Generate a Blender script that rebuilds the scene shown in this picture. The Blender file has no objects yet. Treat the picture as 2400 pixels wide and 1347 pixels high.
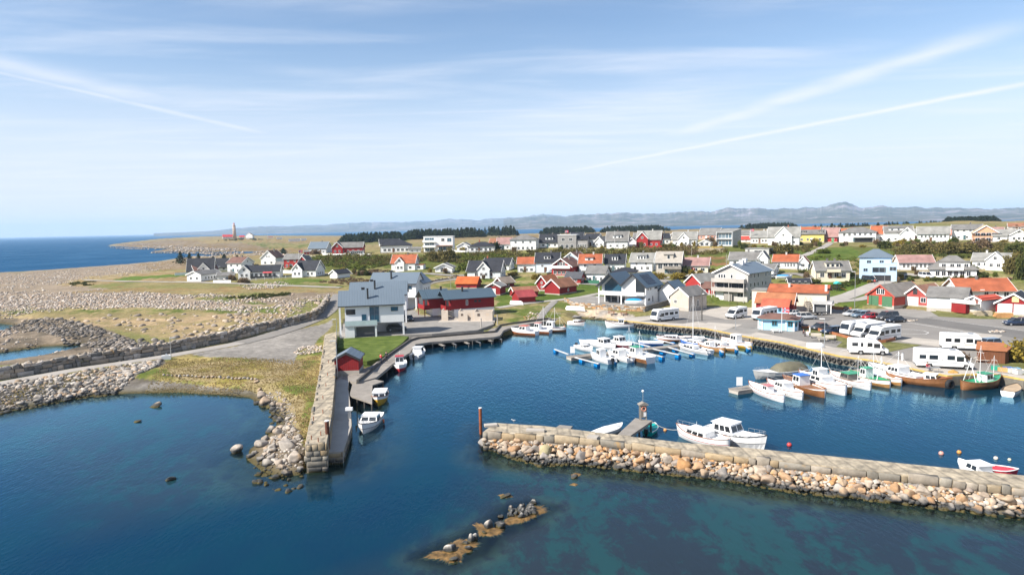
import bpy, bmesh, math, random
import numpy as np
from mathutils import Vector, Matrix
R = math.radians
random.seed(7)
rng = np.random.default_rng(11)
sc = bpy.context.scene
COL = sc.collection
# camera
CAM_H, FPX = 24.0, 1600.0                      # height above the sea, focal length in photo pixels
PITCH, ROLL = R(5.07), R(1.2)
_f = np.array([0, math.cos(PITCH), -math.sin(PITCH)])
_r0 = np.array([1.0, 0, 0])
_u0 = np.array([0, math.sin(PITCH), math.cos(PITCH)])
C_R = _r0 * math.cos(ROLL) - _u0 * math.sin(ROLL)
C_U = _u0 * math.cos(ROLL) + _r0 * math.sin(ROLL)
C_F = _f
cam_data = bpy.data.cameras.new('camera')
cam = bpy.data.objects.new('camera', cam_data)
COL.objects.link(cam)
m = Matrix.Identity(4)
for i in range(3):
 m[i][0], m[i][1], m[i][2] = C_R[i], C_U[i], -C_F[i]
m[2][3] = CAM_H
cam.matrix_world = m
cam_data.sensor_width = 36.0
cam_data.lens = FPX / 2400 * 36
cam_data.clip_start, cam_data.clip_end = 0.5, 90000
sc.camera = cam
# light
SUN_EL = R(41)
SUN_DIR = Vector((-0.91, -0.415, 0)).normalized() * math.cos(SUN_EL) + Vector((0, 0, math.sin(SUN_EL)))
sun_d = bpy.data.lights.new('sun', 'SUN')
sun_d.energy = 4.3
sun_d.angle = R(0.53)
sun_d.color = (1.0, 0.935, 0.84)
sun = bpy.data.objects.new('sun', sun_d)
sun.rotation_euler = SUN_DIR.to_track_quat('Z', 'Y').to_euler()
sun.location = (-100, -40, 120)
COL.objects.link(sun)
sc.view_settings.view_transform = 'Standard'
sc.view_settings.look = 'None'
sc.view_settings.gamma = 1.0
sc.view_settings.exposure = 1.06
sc.cycles.use_denoising = True
sc.cycles.max_bounces = 8
sc.cycles.volume_bounces = 1
sc.cycles.transparent_max_bounces = 24
sc.cycles.caustics_reflective = False
sc.cycles.caustics_refractive = False
sc.cycles.sample_clamp_indirect = 6.0
# pixel <-> world (photo pixels, 2400 x 1347)
def ray(px, py):
 d = C_R * ((px - 1200) / FPX) + C_U * ((673.5 - py) / FPX) + C_F
 return d
def P(px, py, z=0.0):
 "point where the line of sight through a photo pixel meets height z"
 d = ray(px, py)
 t = (z - CAM_H) / d[2]
 return Vector((d[0] * t, d[1] * t, z))
def proj(x, y, z):
 v = np.stack([x, y, z - CAM_H], -1)
 w = v @ C_F
 return 1200 + FPX * (v @ C_R) / w, 673.5 - FPX * (v @ C_U) / w
# node helper
def nd(nt, typ, ins=None, **props):
 n = nt.nodes.new(typ)
 for k, v in props.items():
  setattr(n, k, v)
 for k, v in (ins or {}).items():
  s = n.inputs[k]
  if isinstance(v, bpy.types.NodeSocket):
   nt.links.new(v, s)
  else:
   s.default_value = v
 return n
def math_(nt, op, a, b=0.0, c=0.0, clamp=False):
 n = nd(nt, 'ShaderNodeMath', {0: a, 1: b, 2: c}, operation=op)
 n.use_clamp = clamp
 return n.outputs[0]
def mix_(nt, fac, a, b, typ='RGBA', blend='MIX'):
 n = nt.nodes.new('ShaderNodeMix')
 n.data_type = typ
 if typ == 'RGBA':
  n.blend_type = blend
 ss = [s for s in n.inputs if s.enabled]
 for s, v in zip(ss, (fac, a, b)):
  if isinstance(v, bpy.types.NodeSocket):
   nt.links.new(v, s)
  else:
   s.default_value = v if typ != 'RGBA' or s is ss[0] or len(v) == 4 else (*v, 1)
 return [o for o in n.outputs if o.enabled][0]
def ramp_(nt, fac, stops):
 n = nt.nodes.new('ShaderNodeValToRGB')
 el = n.color_ramp.elements
 while len(el) < len(stops):
  el.new(0.5)
 for e, (p, c) in zip(el, stops):
  e.position = p
  e.color = (*c, 1) if not isinstance(c, (int, float)) else (c, c, c, 1)
 nt.links.new(fac, n.inputs[0])
 return n.outputs[0]
def srgb(r, g, b):
 f = lambda c: c / 12.92 if c <= .04045 else ((c + .055) / 1.055) ** 2.4
 return (f(r / 255), f(g / 255), f(b / 255))
# sky with cirrus and old contrails
world = bpy.data.worlds.new('World')
sc.world = world
world.use_nodes = True
wt = world.node_tree
wt.nodes.clear()
sky = nd(wt, 'ShaderNodeTexSky')
sky.sky_type = 'NISHITA'
sky.sun_disc = False
sky.sun_elevation = SUN_EL
sky.sun_rotation = math.atan2(SUN_DIR.x, SUN_DIR.y)
sky.altitude = 0
sky.air_density = 1.0
sky.dust_density = 0.2
sky.ozone_density = 3.2
tc = nd(wt, 'ShaderNodeTexCoord')
sep = nd(wt, 'ShaderNodeSeparateXYZ', {0: tc.outputs['Generated']})
dz = math_(wt, 'MAXIMUM', sep.outputs[2], 0.012)
pxn = math_(wt, 'DIVIDE', sep.outputs[0], dz)
pyn = math_(wt, 'DIVIDE', sep.outputs[1], dz)
pl = nd(wt, 'ShaderNodeCombineXYZ', {0: pxn, 1: pyn}).outputs[0]       # sheet of air at unit height
def cirrus(rot, scale, stretch, detail, lo, hi, seed):
 mp = nd(wt, 'ShaderNodeMapping', {0: pl, 1: (seed, seed * 1.7, 0), 2: (0, 0, rot), 3: (scale, scale * stretch, 1)})
 n = nd(wt, 'ShaderNodeTexNoise', {'Vector': mp.outputs[0], 'Scale': 1.0, 'Detail': detail, 'Roughness': 0.58, 'Distortion': 0.35})
 mr = nd(wt, 'ShaderNodeMapRange', {0: n.outputs[0], 1: lo, 2: hi, 3: 0.0, 4: 1.0}, interpolation_type='SMOOTHSTEP')
 return mr.outputs[0]
c1 = cirrus(R(24), 0.22, 2.6, 6, 0.40, 0.74, 3.1)
c2 = cirrus(R(-16), 0.40, 3.2, 7, 0.44, 0.78, 8.3)
c3 = cirrus(R(60), 0.10, 1.6, 4, 0.36, 0.68, 1.3)
cl = math_(wt, 'MULTIPLY', c1, c3)
cl = math_(wt, 'MULTIPLY_ADD', cl, 0.62, math_(wt, 'MULTIPLY', c2, 0.46))
def sky_pt(px, py):
 d = ray(px, py)
 return Vector((d[0] / d[2], d[1] / d[2], 0))
def contrail(a, b, w0, w1, strength, breakup=0.5, seed=0.0, taper=0.16):
 A, B = sky_pt(*a), sky_pt(*b)
 L = (B - A).length
 u = (B - A) / L
 v = Vector((-u.y, u.x, 0))
 q = nd(wt, 'ShaderNodeVectorMath', {0: pl, 1: tuple(A)}, operation='SUBTRACT').outputs[0]
 t = math_(wt, 'DIVIDE', nd(wt, 'ShaderNodeVectorMath', {0: q, 1: tuple(u)}, operation='DOT_PRODUCT').outputs['Value'], L)
 s = nd(wt, 'ShaderNodeVectorMath', {0: q, 1: tuple(v)}, operation='DOT_PRODUCT').outputs['Value']
 nn = nd(wt, 'ShaderNodeTexNoise', {'Vector': pl, 'Scale': 1.3, 'Detail': 5.0, 'Roughness': .6})
 s = math_(wt, 'ADD', s, math_(wt, 'MULTIPLY', math_(wt, 'SUBTRACT', nn.outputs[0], 0.5), (w0 + w1) * 0.7))
 w = math_(wt, 'MULTIPLY_ADD', t, w1 - w0, w0)
 w = math_(wt, 'MAXIMUM', w, min(w0, w1) * .5)
 g = math_(wt, 'DIVIDE', s, w)
 g = math_(wt, 'EXPONENT', math_(wt, 'MULTIPLY', math_(wt, 'MULTIPLY', g, g), -1.0))
 e0 = nd(wt, 'ShaderNodeMapRange', {0: t, 1: 0.0, 2: taper, 3: 0.0, 4: 1.0}, interpolation_type='SMOOTHSTEP').outputs[0]
 e1 = nd(wt, 'ShaderNodeMapRange', {0: t, 1: 1.0, 2: 1.0 - taper, 3: 0.0, 4: 1.0}, interpolation_type='SMOOTHSTEP').outputs[0]
 n2 = nd(wt, 'ShaderNodeTexNoise', {'Vector': pl, 'Scale': 2.2, 'Detail': 4.0})
 br = nd(wt, 'ShaderNodeMapRange', {0: n2.outputs[0], 1: 0.3, 2: 0.6, 3: 1 - breakup, 4: 1.0}).outputs[0]
 g = math_(wt, 'MULTIPLY', math_(wt, 'MULTIPLY', g, math_(wt, 'MULTIPLY', e0, e1)), br)
 return math_(wt, 'MULTIPLY', g, strength)
for args in (((-260, 110), (640, 318), .045, .09, .6, .5), ((-300, 75), (420, 250), .18, .24, .55, .5),
             ((1290, 410), (2800, 120), .15, .10, 1.0, .2), ((1560, 325), (2500, 20), .24, .17, .7, .4),
             ((500, 150), (1500, 240), .14, .2, .2, .6), ((-200, 322), (1300, 352), .16, .22, .30, .7),
             ((200, 410), (1100, 440), .25, .35, .34, .7)):
 cl = math_(wt, 'MAXIMUM', cl, contrail(*args))
hz = nd(wt, 'ShaderNodeMapRange', {0: sep.outputs[2], 1: 0.0, 2: 0.30, 3: 0.9, 4: 0.0}, interpolation_type='SMOOTHERSTEP').outputs[0]
up = nd(wt, 'ShaderNodeMapRange', {0: sep.outputs[2], 1: -0.02, 2: 0.0, 3: 0.0, 4: 1.0}).outputs[0]
cl = math_(wt, 'MULTIPLY', cl, up, clamp=True)
skyc = mix_(wt, math_(wt, 'MULTIPLY', hz, up), sky.outputs[0], (5.2, 5.45, 6.2, 1))
skyc = mix_(wt, cl, skyc, (6.0, 6.2, 6.8, 1))
bg = nd(wt, 'ShaderNodeBackground', {0: skyc, 1: 0.078})
wo = nd(wt, 'ShaderNodeOutputWorld', {0: bg.outputs[0]})
# materials
_mats = {}
def pm(name, rgb, rough=.6, var=.10, scale=.7, bump=0.0, bscale=6.0, metal=0.0, spec=.4, bands=None, grime=0.0, objvar=0.0, coat=0.0, var2=None):
 """painted / mineral surface: base colour with mottling; bands=(axis, period_m, depth, darkening) for boards, seams and tiles"""
 if name in _mats:
  return _mats[name]
 m = bpy.data.materials.new(name)
 m.use_nodes = True
 nt = m.node_tree
 b = nt.nodes['Principled BSDF']
 co = nd(nt, 'ShaderNodeTexCoord').outputs['Object']
 n = nd(nt, 'ShaderNodeTexNoise', {'Vector': co, 'Scale': scale, 'Detail': 5.0, 'Roughness': .62})
 lo = tuple(c * (1 - var) for c in rgb)
 hi = tuple(min(1, c * (1 + var)) for c in (var2 or rgb))
 col = ramp_(nt, n.outputs[0], [(.32, lo), (.68, hi)])
 if grime:
  n2 = nd(nt, 'ShaderNodeTexNoise', {'Vector': co, 'Scale': scale * .37, 'Detail': 7.0, 'Roughness': .7, 'Distortion': .6})
  g = nd(nt, 'ShaderNodeMapRange', {0: n2.outputs[0], 1: .48, 2: .72, 3: 0.0, 4: grime}).outputs[0]
  col = mix_(nt, g, col, tuple(c * .45 for c in rgb))
 if objvar:
  oi = nd(nt, 'ShaderNodeObjectInfo')
  f = math_(nt, 'MULTIPLY_ADD', oi.outputs['Random'], 2 * objvar, 1 - objvar)
  col = nd(nt, 'ShaderNodeVectorMath', {0: col, 'Scale': f}, operation='SCALE').outputs[0]
 hsum = None
 if bands:
  ax, per, dep, dark = bands
  sx = nd(nt, 'ShaderNodeSeparateXYZ', {0: co})
  if ax == 'XY':
   u = math_(nt, 'ADD', sx.outputs[0], sx.outputs[1])
  else:
   u = sx.outputs['XYZ'.index(ax)]
  fr = math_(nt, 'FRACT', math_(nt, 'DIVIDE', u, per))
  tri = math_(nt, 'ABSOLUTE', math_(nt, 'SUBTRACT', fr, .5))
  gr = nd(nt, 'ShaderNodeMapRange', {0: tri, 1: .36, 2: .5, 3: 0.0, 4: 1.0}).outputs[0]
  if dark:
   col = mix_(nt, math_(nt, 'MULTIPLY', gr, dark), col, tuple(c * .35 for c in rgb))
  if dep:
   bp = nd(nt, 'ShaderNodeBump', {'Strength': .8, 'Distance': dep, 'Height': math_(nt, 'SUBTRACT', 1.0, gr)})
   nt.links.new(bp.outputs[0], b.inputs['Normal'])
 if bump and not (bands and bands[2]):
  n3 = nd(nt, 'ShaderNodeTexNoise', {'Vector': co, 'Scale': bscale, 'Detail': 6.0, 'Roughness': .6})
  bp = nd(nt, 'ShaderNodeBump', {'Strength': .7, 'Distance': bump, 'Height': n3.outputs[0]})
  nt.links.new(bp.outputs[0], b.inputs['Normal'])
 nt.links.new(col, b.inputs['Base Color'])
 b.inputs['Roughness'].default_value = rough
 b.inputs['Metallic'].default_value = metal
 b.inputs['Specular IOR Level'].default_value = spec
 if coat:
  b.inputs['Coat Weight'].default_value = coat
 _mats[name] = m
 return m
def wallm(rgb):
 k = 'wall_%d_%d_%d' % tuple(int(c * 255) for c in rgb)
 return pm(k, rgb, rough=.62, var=.06, scale=.35, bands=('Z', .19, .012, .12), spec=.25)
def boardm(rgb, grime=.25):
 k = 'boards_%d_%d_%d' % tuple(int(c * 255) for c in rgb)
 return pm(k, rgb, rough=.72, var=.12, scale=.5, bands=('XY', .32, .02, .30), spec=.2, grime=grime)
def tilem(rgb, ax='XY', grime=.3):
 k = 'tiles_%d_%d_%d' % tuple(int(c * 255) for c in rgb)
 return pm(k, rgb, rough=.68, var=.26, scale=.35, bands=(ax, .30, .03, .22), spec=.25, grime=grime)
def seamm(rgb):
 k = 'seam_%d_%d_%d' % tuple(int(c * 255) for c in rgb)
 return pm(k, rgb, rough=.42, var=.05, scale=.2, bands=('X', .55, .03, .18), spec=.45)
def paint(rgb, rough=.35, var=.04):
 k = 'paint_%d_%d_%d_%d' % (*[int(c * 255) for c in rgb], int(rough * 100))
 return pm(k, rgb, rough=rough, var=var, scale=.8, spec=.5)
WHITE = wallm((.80, .80, .79))
WHITEP = paint((.80, .80, .79), .4)
GLASS = pm('window_glass', (.028, .036, .045), rough=.09, var=.25, scale=.4, spec=.6)
GLASS_B = pm('blue_tinted_glass', (.03, .09, .14), rough=.06, var=.2, scale=.4, spec=.7)
RUBBER = pm('black_rubber', (.018, .018, .019), rough=.8, var=.2, scale=3)
TYRE_OLD = pm('worn_tyre_rubber', (.035, .034, .033), rough=.85, var=.35, scale=2.5, grime=.3)
METAL = pm('galvanised_metal', (.48, .49, .50), rough=.38, var=.08, metal=.75)
DARKMETAL = pm('dark_metal', (.045, .045, .048), rough=.45, var=.1, metal=.3)
CONCRETE = pm('weathered_concrete', (.40, .365, .32), rough=.85, var=.14, scale=.35, grime=.35, bump=.02)
STONE_CAP = pm('lichen_stone_paving', (.275, .24, .19), rough=.9, var=.42, scale=.9, grime=.7, bands=('X', 1.35, .03, .45), var2=(.38, .32, .23))
WOOD_GREY = pm('weathered_grey_decking', (.26, .235, .205), rough=.82, var=.18, scale=.6, bands=('Y', .16, .01, .4), grime=.25)
WOOD_DARK = pm('dark_tarred_timber', (.085, .078, .07), rough=.8, var=.25, scale=.8, grime=.2)
WOOD_BROWN = pm('brown_stained_timber', (.24, .085, .035), rough=.6, var=.2, scale=1.0)
VARNISH = pm('varnished_planks', (.25, .112, .045), rough=.36, var=.3, scale=.9, bands=('Z', .13, .008, .35), spec=.5)
VARNISH_L = pm('honey_varnished_planks', (.37, .20, .072), rough=.36, var=.28, scale=.9, bands=('Z', .13, .008, .3), spec=.5)
GEL = pm('white_gelcoat', (.80, .80, .79), rough=.25, var=.03, scale=.6, spec=.5)
RUST = pm('rusty_steel', (.26, .075, .028), rough=.8, var=.4, scale=1.2, grime=.3, bump=.02)
YELLOWP = pm('worn_yellow_edge_paint', (.52, .36, .10), rough=.7, var=.25, scale=1.5, grime=.5)
BLUEF = pm('blue_plastic_float', (.0, .19, .50), rough=.4, var=.12, scale=1.2)
ORANGE_TILE = tilem((.36, .105, .048))
OLD_TILE = tilem((.29, .135, .078), grime=.6)
BLACK_TILE = tilem((.032, .034, .042), grime=.1)
GREY_TILE = tilem((.185, .178, .168), grime=.4)
LGREY_TILE = tilem((.26, .255, .235), grime=.35)
PINK_TILE = tilem((.32, .19, .17), grime=.3)
BROWN_TILE = tilem((.175, .095, .075), grime=.3)
SLATE_BLUE = seamm((.132, .168, .205))
STEEL_BLUE = seamm((.075, .112, .145))
RED = boardm((.25, .021, .022))
DRED = boardm((.19, .018, .018))
FRED = boardm((.36, .075, .065), .5)
# mesh builder
class MB:
 def __init__(s):
  s.v, s.f, s.m = [], [], []
 def add(s, vs, fs, m=0, M=None):
  o = len(s.v)
  s.v += [tuple(M @ Vector(v)) for v in vs] if M is not None else [tuple(v) for v in vs]
  s.f += [tuple(i + o for i in f) for f in fs]
  s.m += [m] * len(fs)
  return s
 def box(s, x0, x1, y0, y1, z0, z1, m=0, M=None):
  return s.add([(x0, y0, z0), (x1, y0, z0), (x1, y1, z0), (x0, y1, z0), (x0, y0, z1), (x1, y0, z1), (x1, y1, z1), (x0, y1, z1)],
                     [(3, 2, 1, 0), (4, 5, 6, 7), (0, 1, 5, 4), (1, 2, 6, 5), (2, 3, 7, 6), (3, 0, 4, 7)], m, M)
 def tube(s, p, q, r, m=0, n=8, r2=None):
  p, q = Vector(p), Vector(q)
  d = (q - p)
  Q = d.to_track_quat('Z', 'Y').to_matrix()
  r2 = r if r2 is None else r2
  vs = []
  for c, rr in ((p, r), (q, r2)):
   for k in range(n):
    a = 2 * math.pi * k / n
    vs.append(c + Q @ Vector((rr * math.cos(a), rr * math.sin(a), 0)))
  fs = [(k, (k + 1) % n, n + (k + 1) % n, n + k) for k in range(n)]
  fs += [tuple(range(n - 1, -1, -1)), tuple(range(n, 2 * n))]
  return s.add(vs, fs, m)
 def path(s, pts, r, m=0, n=6):
  for a, b in zip(pts[:-1], pts[1:]):
   s.tube(a, b, r, m, n)
  return s
 def extrude(s, poly, ax, a0, a1, m=0, M=None):
  "poly: 2-D outline in the two other axes (counter-clockwise), extruded along ax from a0 to a1"
  n = len(poly)
  def pt(a, p):
   return {'x': (a, p[0], p[1]), 'y': (p[0], a, p[1]), 'z': (p[0], p[1], a)}[ax]
  vs = [pt(a0, p) for p in poly] + [pt(a1, p) for p in poly]
  fs = [tuple(range(n - 1, -1, -1)), tuple(range(n, 2 * n))] + [(k, (k + 1) % n, n + (k + 1) % n, n + k) for k in range(n)]
  if ax == 'y':
   fs = [tuple(reversed(f)) for f in fs]
  return s.add(vs, fs, m, M)
 def loft(s, rings, m=0, close=True, caps=True):
  n = len(rings[0])
  o = len(s.v)
  for r_ in rings:
   s.v += [tuple(p) for p in r_]
  kk = n if close else n - 1
  for i in range(len(rings) - 1):
   for k in range(kk):
    a, b = o + i * n + k, o + i * n + (k + 1) % n
    s.f.append((a, b, b + n, a + n))
    s.m.append(m)
  if caps:
   s.f.append(tuple(o + k for k in range(n - 1, -1, -1)))
   s.f.append(tuple(o + (len(rings) - 1) * n + k for k in range(n)))
   s.m += [m, m]
  return s
 def mesh(s, name, mats, smooth=False):
  me = bpy.data.meshes.new(name)
  me.from_pydata(s.v, [], s.f)
  for m in (mats if isinstance(mats, (list, tuple)) else [mats]):
   me.materials.append(m)
  if any(s.m):
   me.polygons.foreach_set('material_index', s.m)
  if smooth:
   me.polygons.foreach_set('use_smooth', [True] * len(s.f))
  me.update()
  return me
 def build(s, name, mats, parent=None, smooth=False, fix=True):
  me = s.mesh(name, mats, smooth)
  if fix:
   bm = bmesh.new()
   bm.from_mesh(me)
   bmesh.ops.recalc_face_normals(bm, faces=bm.faces)
   bm.to_mesh(me)
   bm.free()
  return link(name, me, parent)
def link(name, me, parent=None):
 o = bpy.data.objects.new(name, me)
 COL.objects.link(o)
 if parent is not None:
  o.parent = parent
 return o
def tag(o, label, cat, group=None, kind=None):
 o['label'] = label
 o['category'] = cat
 if group:
  o['group'] = group
 if kind:
  o['kind'] = kind
 return o
def struct(o):
 o['kind'] = 'structure'
 return o
def empty(name, label, cat, loc, rz=0.0, group=None):
 o = bpy.data.objects.new(name, None)
 o.empty_display_size = .5
 COL.objects.link(o)
 o.location = loc
 o.rotation_euler = (0, 0, rz)
 return tag(o, label, cat, group)
def copy_tree(o, parent=None):
 c = o.copy()
 COL.objects.link(c)
 if parent is not None:
  c.parent = parent
 for ch in list(o.children):
  copy_tree(ch, c)
 return c
def mesh_np(name, verts, faces, mats, col=None, smooth=False, mat_idx=None):
 "fast mesh from numpy; faces all quads or all triangles; col = per-vertex rgb"
 me = bpy.data.meshes.new(name)
 nv, nf, k = len(verts), len(faces), faces.shape[1]
 me.vertices.add(nv)
 me.vertices.foreach_set('co', np.ascontiguousarray(verts, np.float32).ravel())
 me.loops.add(nf * k)
 me.loops.foreach_set('vertex_index', np.ascontiguousarray(faces, np.int32).ravel())
 me.polygons.add(nf)
 me.polygons.foreach_set('loop_start', np.arange(nf, dtype=np.int32) * k)
 me.polygons.foreach_set('loop_total', np.full(nf, k, np.int32))
 if smooth:
  me.polygons.foreach_set('use_smooth', np.ones(nf, bool))
 for m in (mats if isinstance(mats, (list, tuple)) else [mats]):
  me.materials.append(m)
 if mat_idx is not None:
  me.polygons.foreach_set('material_index', np.ascontiguousarray(mat_idx, np.int32))
 if col is not None:
  a = me.color_attributes.new('Col', 'FLOAT_COLOR', 'POINT')
  c4 = np.ones((nv, 4), np.float32)
  c4[:, :col.shape[1]] = col
  a.data.foreach_set('color', c4.ravel())
 me.update()
 me.validate()
 return me
# ground: elevation from surveyed points
_ctrl = """
-500,900,1.8 0,650,2.2 0,700,3.2 0,745,2.2 0,770,.7 0,800,1.2 100,700,3.4 300,700,3.8 300,650,3.4 -400,700,3.0 120,640,.8
200,800,1.3 300,780,1.6 250,745,2.2 400,650,4.4 500,652,5.0 700,652,5.2 790,648,5.4 650,700,3.8 500,745,2.9 450,770,2.2 650,750,2.6
0,905,1.8 200,868,1.8 400,838,1.8 600,790,1.8 720,745,2.2 770,712,2.8 795,690,3.4 600,830,1.8 700,800,1.8 600,880,1.5 700,950,1.5 640,1000,1.3
880,795,1.7 950,775,1.7 1050,762,1.7 1100,740,1.8 960,720,2.4 1000,680,3.4 1050,655,4.6 900,655,5.0 900,640,5.8 955,637,6.6 1100,674,3.2 1240,712,2.2 1310,692,2.7
1200,660,4.0 1200,640,6.2 1140,652,5.6 1320,650,5.4 1400,640,6.0 1380,662,3.6 1420,690,2.6 1250,730,1.8 1350,720,1.8
1460,714,2.2 1620,727,1.7 1735,702,2.2 1700,740,1.6 1640,690,2.8 1660,660,4.2 1500,638,6.8 1570,642,6.8 1630,642,6.8 1750,624,8.4 1800,650,5.6 1850,632,7.4 1850,725,1.9 1880,690,3.0
1800,780,1.6 1900,760,1.6 2050,760,1.6 2100,850,1.6 2200,860,1.6 2300,860,1.6 2390,880,1.6 2250,770,1.7 2390,780,1.8 2700,900,1.6 1960,690,2.6 1950,657,5.0 2060,656,5.2 2030,690,3.0
2080,717,1.8 2200,732,1.8 2320,735,1.8 2140,636,7.0 2230,652,5.4 2330,632,7.2 2340,665,4.6 2400,690,3.2 2700,650,6.5 2700,740,2
1020,640,6.6 1080,606,9.4 1100,590,12 1230,584,12.6 1340,582,12.8 1450,581,13 1520,578,13 1600,576,13 1700,576,13 1840,573,13 1960,568,13.2 2100,567,13.2 2190,567,13.2 2310,567,13.4 2400,567,13.6 2700,562,14
1250,610,9.0 1450,606,9.6 1600,604,9.8 1750,600,10.5 1850,600,10.4 2000,600,10.2 2150,590,11.4 2300,588,11.6 2400,600,10.4
880,592,11.8 960,592,12 820,597,11.6 740,597,11.4 700,610,9.0 780,620,8.0 850,615,8.6 640,622,6.0 560,640,5.2 600,605,4.0 690,630,5.6
1060,592,12 1120,588,12 1100,560,12.5 1300,550,13 1500,548,13.5 1750,545,14 2000,535,15 2300,530,17 2390,512,29 2330,509,30 2250,517,22 2700,505,38 2150,527,15
850,575,11 800,565,10 900,563,11 700,575,7 650,565,7 600,563,8 550,559,13 520,560,11 580,560,11.5 500,566,7 450,569,4.5 380,572,3 300,573,1.6 420,578,2.5 500,583,2 600,582,3
700,560,7 900,553,9 1100,545,10 1300,540,11 1600,536,11 1900,531,12
360,612,1.0 420,602,1.4
"""
_c = np.array([[float(t) for t in s.split(',')] for s in _ctrl.split()])
_cp = np.array([list(P(*r_)) for r_ in _c])
def _q(x, y):
 r_ = np.hypot(x, y)
 return np.stack([np.arctan2(x, np.maximum(y, 1e-3)), 0.9 * np.log(np.maximum(r_, 20.0))], -1)
_Q = _q(_cp[:, 0], _cp[:, 1])
_D = np.linalg.norm(_Q[:, None] - _Q[None], axis=-1)
_n = len(_Q)
_A = np.zeros((_n + 1, _n + 1))
_A[:_n, :_n] = _D - 0.0008 * np.eye(_n)
_A[_n, :_n] = _A[:_n, _n] = 1
_W = np.linalg.solve(_A, np.append(_cp[:, 2], 0))
def E(x, y):
 x, y = np.asarray(x, float).ravel(), np.asarray(y, float).ravel()
 out = np.empty(len(x))
 q = _q(x, y)
 for i in range(0, len(x), 20000):
  d = np.linalg.norm(q[i:i + 20000, None] - _Q[None], axis=-1)
  out[i:i + 20000] = d @ _W[:_n] + _W[_n]
 return out
def pxl(s):
 return [tuple(float(c) for c in t.split(',')) for t in s.split()]
def px_poly(s, z=0.0):
 return np.array([[*P(a, b, z)][:2] for a, b in pxl(s)])
COAST = px_poly("""-700,1150 -350,1050 0,968 100,948 200,930 270,923 420,919 520,925 585,931 605,945 640,962 655,985 640,1008 612,1032 585,1052 580,1078 612,1102 650,1118 705,1112
790,1100 818,1078 838,1000 838,940 838,905 850,892 925,862 962,822 990,806 1100,795 1168,796 1185,786 1290,766 1300,760 1362,760 1372,747 1430,752 1470,758 1484,763 1560,771 1653,780 1734,797 1827,813 1965,847 2054,858 2160,879 2212,892 2262,892 2330,891 2400,903 2800,972
3600,900 3600,510 2700,520 2400,526 2200,535 1886,542 1570,549 1400,556 1240,559 1100,560 900,558 790,557 700,557 640,557 520,559 420,562 320,567 262,573 252,576 300,579 345,581 380,583 420,582 370,587 350,590 420,591 600,590 612,592 606,600 520,603 460,602 420,605 350,616 130,632 0,640 -500,665 -900,690 -1500,800 -1500,1150""")
POOLS = [px_poly("-300,900 -100,872 0,856 60,846 140,828 205,815 190,808 100,812 0,826 -150,846"),
         px_poly("-200,782 -50,787 0,779 26,771 36,763 0,758 -80,762 -200,765")]
def inside(poly, x, y):
 c = np.zeros(len(x), bool)
 n = len(poly)
 for i in range(n):
  x0, y0 = poly[i]
  x1, y1 = poly[(i + 1) % n]
  if y0 == y1:
   continue
  k = ((y0 > y) != (y1 > y)) & (x < (x1 - x0) * (y - y0) / (y1 - y0) + x0)
  c ^= k
 return c
def sdist(poly, x, y):
 d2 = np.full(len(x), 1e18)
 n = len(poly)
 for i in range(n):
  a, b = poly[i], poly[(i + 1) % n]
  e = b - a
  L = e @ e
  t = np.clip(((x - a[0]) * e[0] + (y - a[1]) * e[1]) / L, 0, 1)
  d2 = np.minimum(d2, (x - a[0] - t * e[0]) ** 2 + (y - a[1] - t * e[1]) ** 2)
 d = np.sqrt(d2)
 return np.where(inside(poly, x, y), d, -d)
def coast(x, y):
 s = sdist(COAST, x, y)
 for p in POOLS:
  s = np.minimum(s, -sdist(p, x, y))
 return s
_perm = rng.random((256, 256))
def vnoise(x, y):
 xi, yi = np.floor(x).astype(int), np.floor(y).astype(int)
 fx, fy = x - xi, y - yi
 fx, fy = fx * fx * (3 - 2 * fx), fy * fy * (3 - 2 * fy)
 g = lambda a, b: _perm[a & 255, b & 255]
 return (g(xi, yi) * (1 - fx) + g(xi + 1, yi) * fx) * (1 - fy) + (g(xi, yi + 1) * (1 - fx) + g(xi + 1, yi + 1) * fx) * fy
def fbm(x, y, sc_, oct_=4, rough=.5):
 o, a, t = 0, 1.0, 0
 for k in range(oct_):
  o = o + a * vnoise(x / sc_ * 2 ** k + 17.3 * k, y / sc_ * 2 ** k + 5.1 * k)
  t += a
  a *= rough
 return o / t
QUAY_Z = 1.3
QUAY = px_poly("1421,749 1484,755 1552,763 1653,771 1734,788 1827,803 1965,836 2054,848 2160,871 2220,883 2262,880 2330,879 2400,892 2800,960 3200,960 3200,800 2400,742 2300,738 2190,729 2120,722 1990,724 1940,716 1850,728 1800,735 1770,712 1700,703 1640,716 1560,735", QUAY_Z)
YARD = px_poly("795,800 940,786 1030,798 1130,772 1165,760 1160,748 1030,746 985,738 960,715 935,720 900,725 850,742 806,752", 1.7)
PIER_LOW = px_poly("700,1095 815,1078 833,1010 832,880 830,800 795,800 770,860 740,1000", 1.2)
def terr(x, y, fine=True):
 x, y = np.asarray(x, float).ravel(), np.asarray(y, float).ravel()
 s = coast(x, y)
 e = E(x, y)
 e = np.maximum(e, .35)
 r_ = np.hypot(x, y)
 shore = np.where(s > 0, s * np.clip(.34 - (r_ - 200) / 2500, .13, .34), 0)
 h = np.where(s > 0, np.minimum(e, shore + .02), np.maximum(s * .30, -5.0) - .03)
 k = np.clip((e - np.abs(shore - e)) , 0, .6)
 h = np.where(s > 0, h - .1 * k, h)
 if fine:
  rough = np.clip(s / 3, 0, 1)
  amp = np.where(r_ < 260, .30, np.clip(.45 * r_ / 400, .3, 1.6))
  h = h + rough * amp * (fbm(x, y, 7.0, 3) - .5)
 for poly in (QUAY, YARD, PIER_LOW):
  k = inside(poly, x, y)
  h = np.where(k, np.minimum(h, e - .1) - .55, h)
 return h
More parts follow.
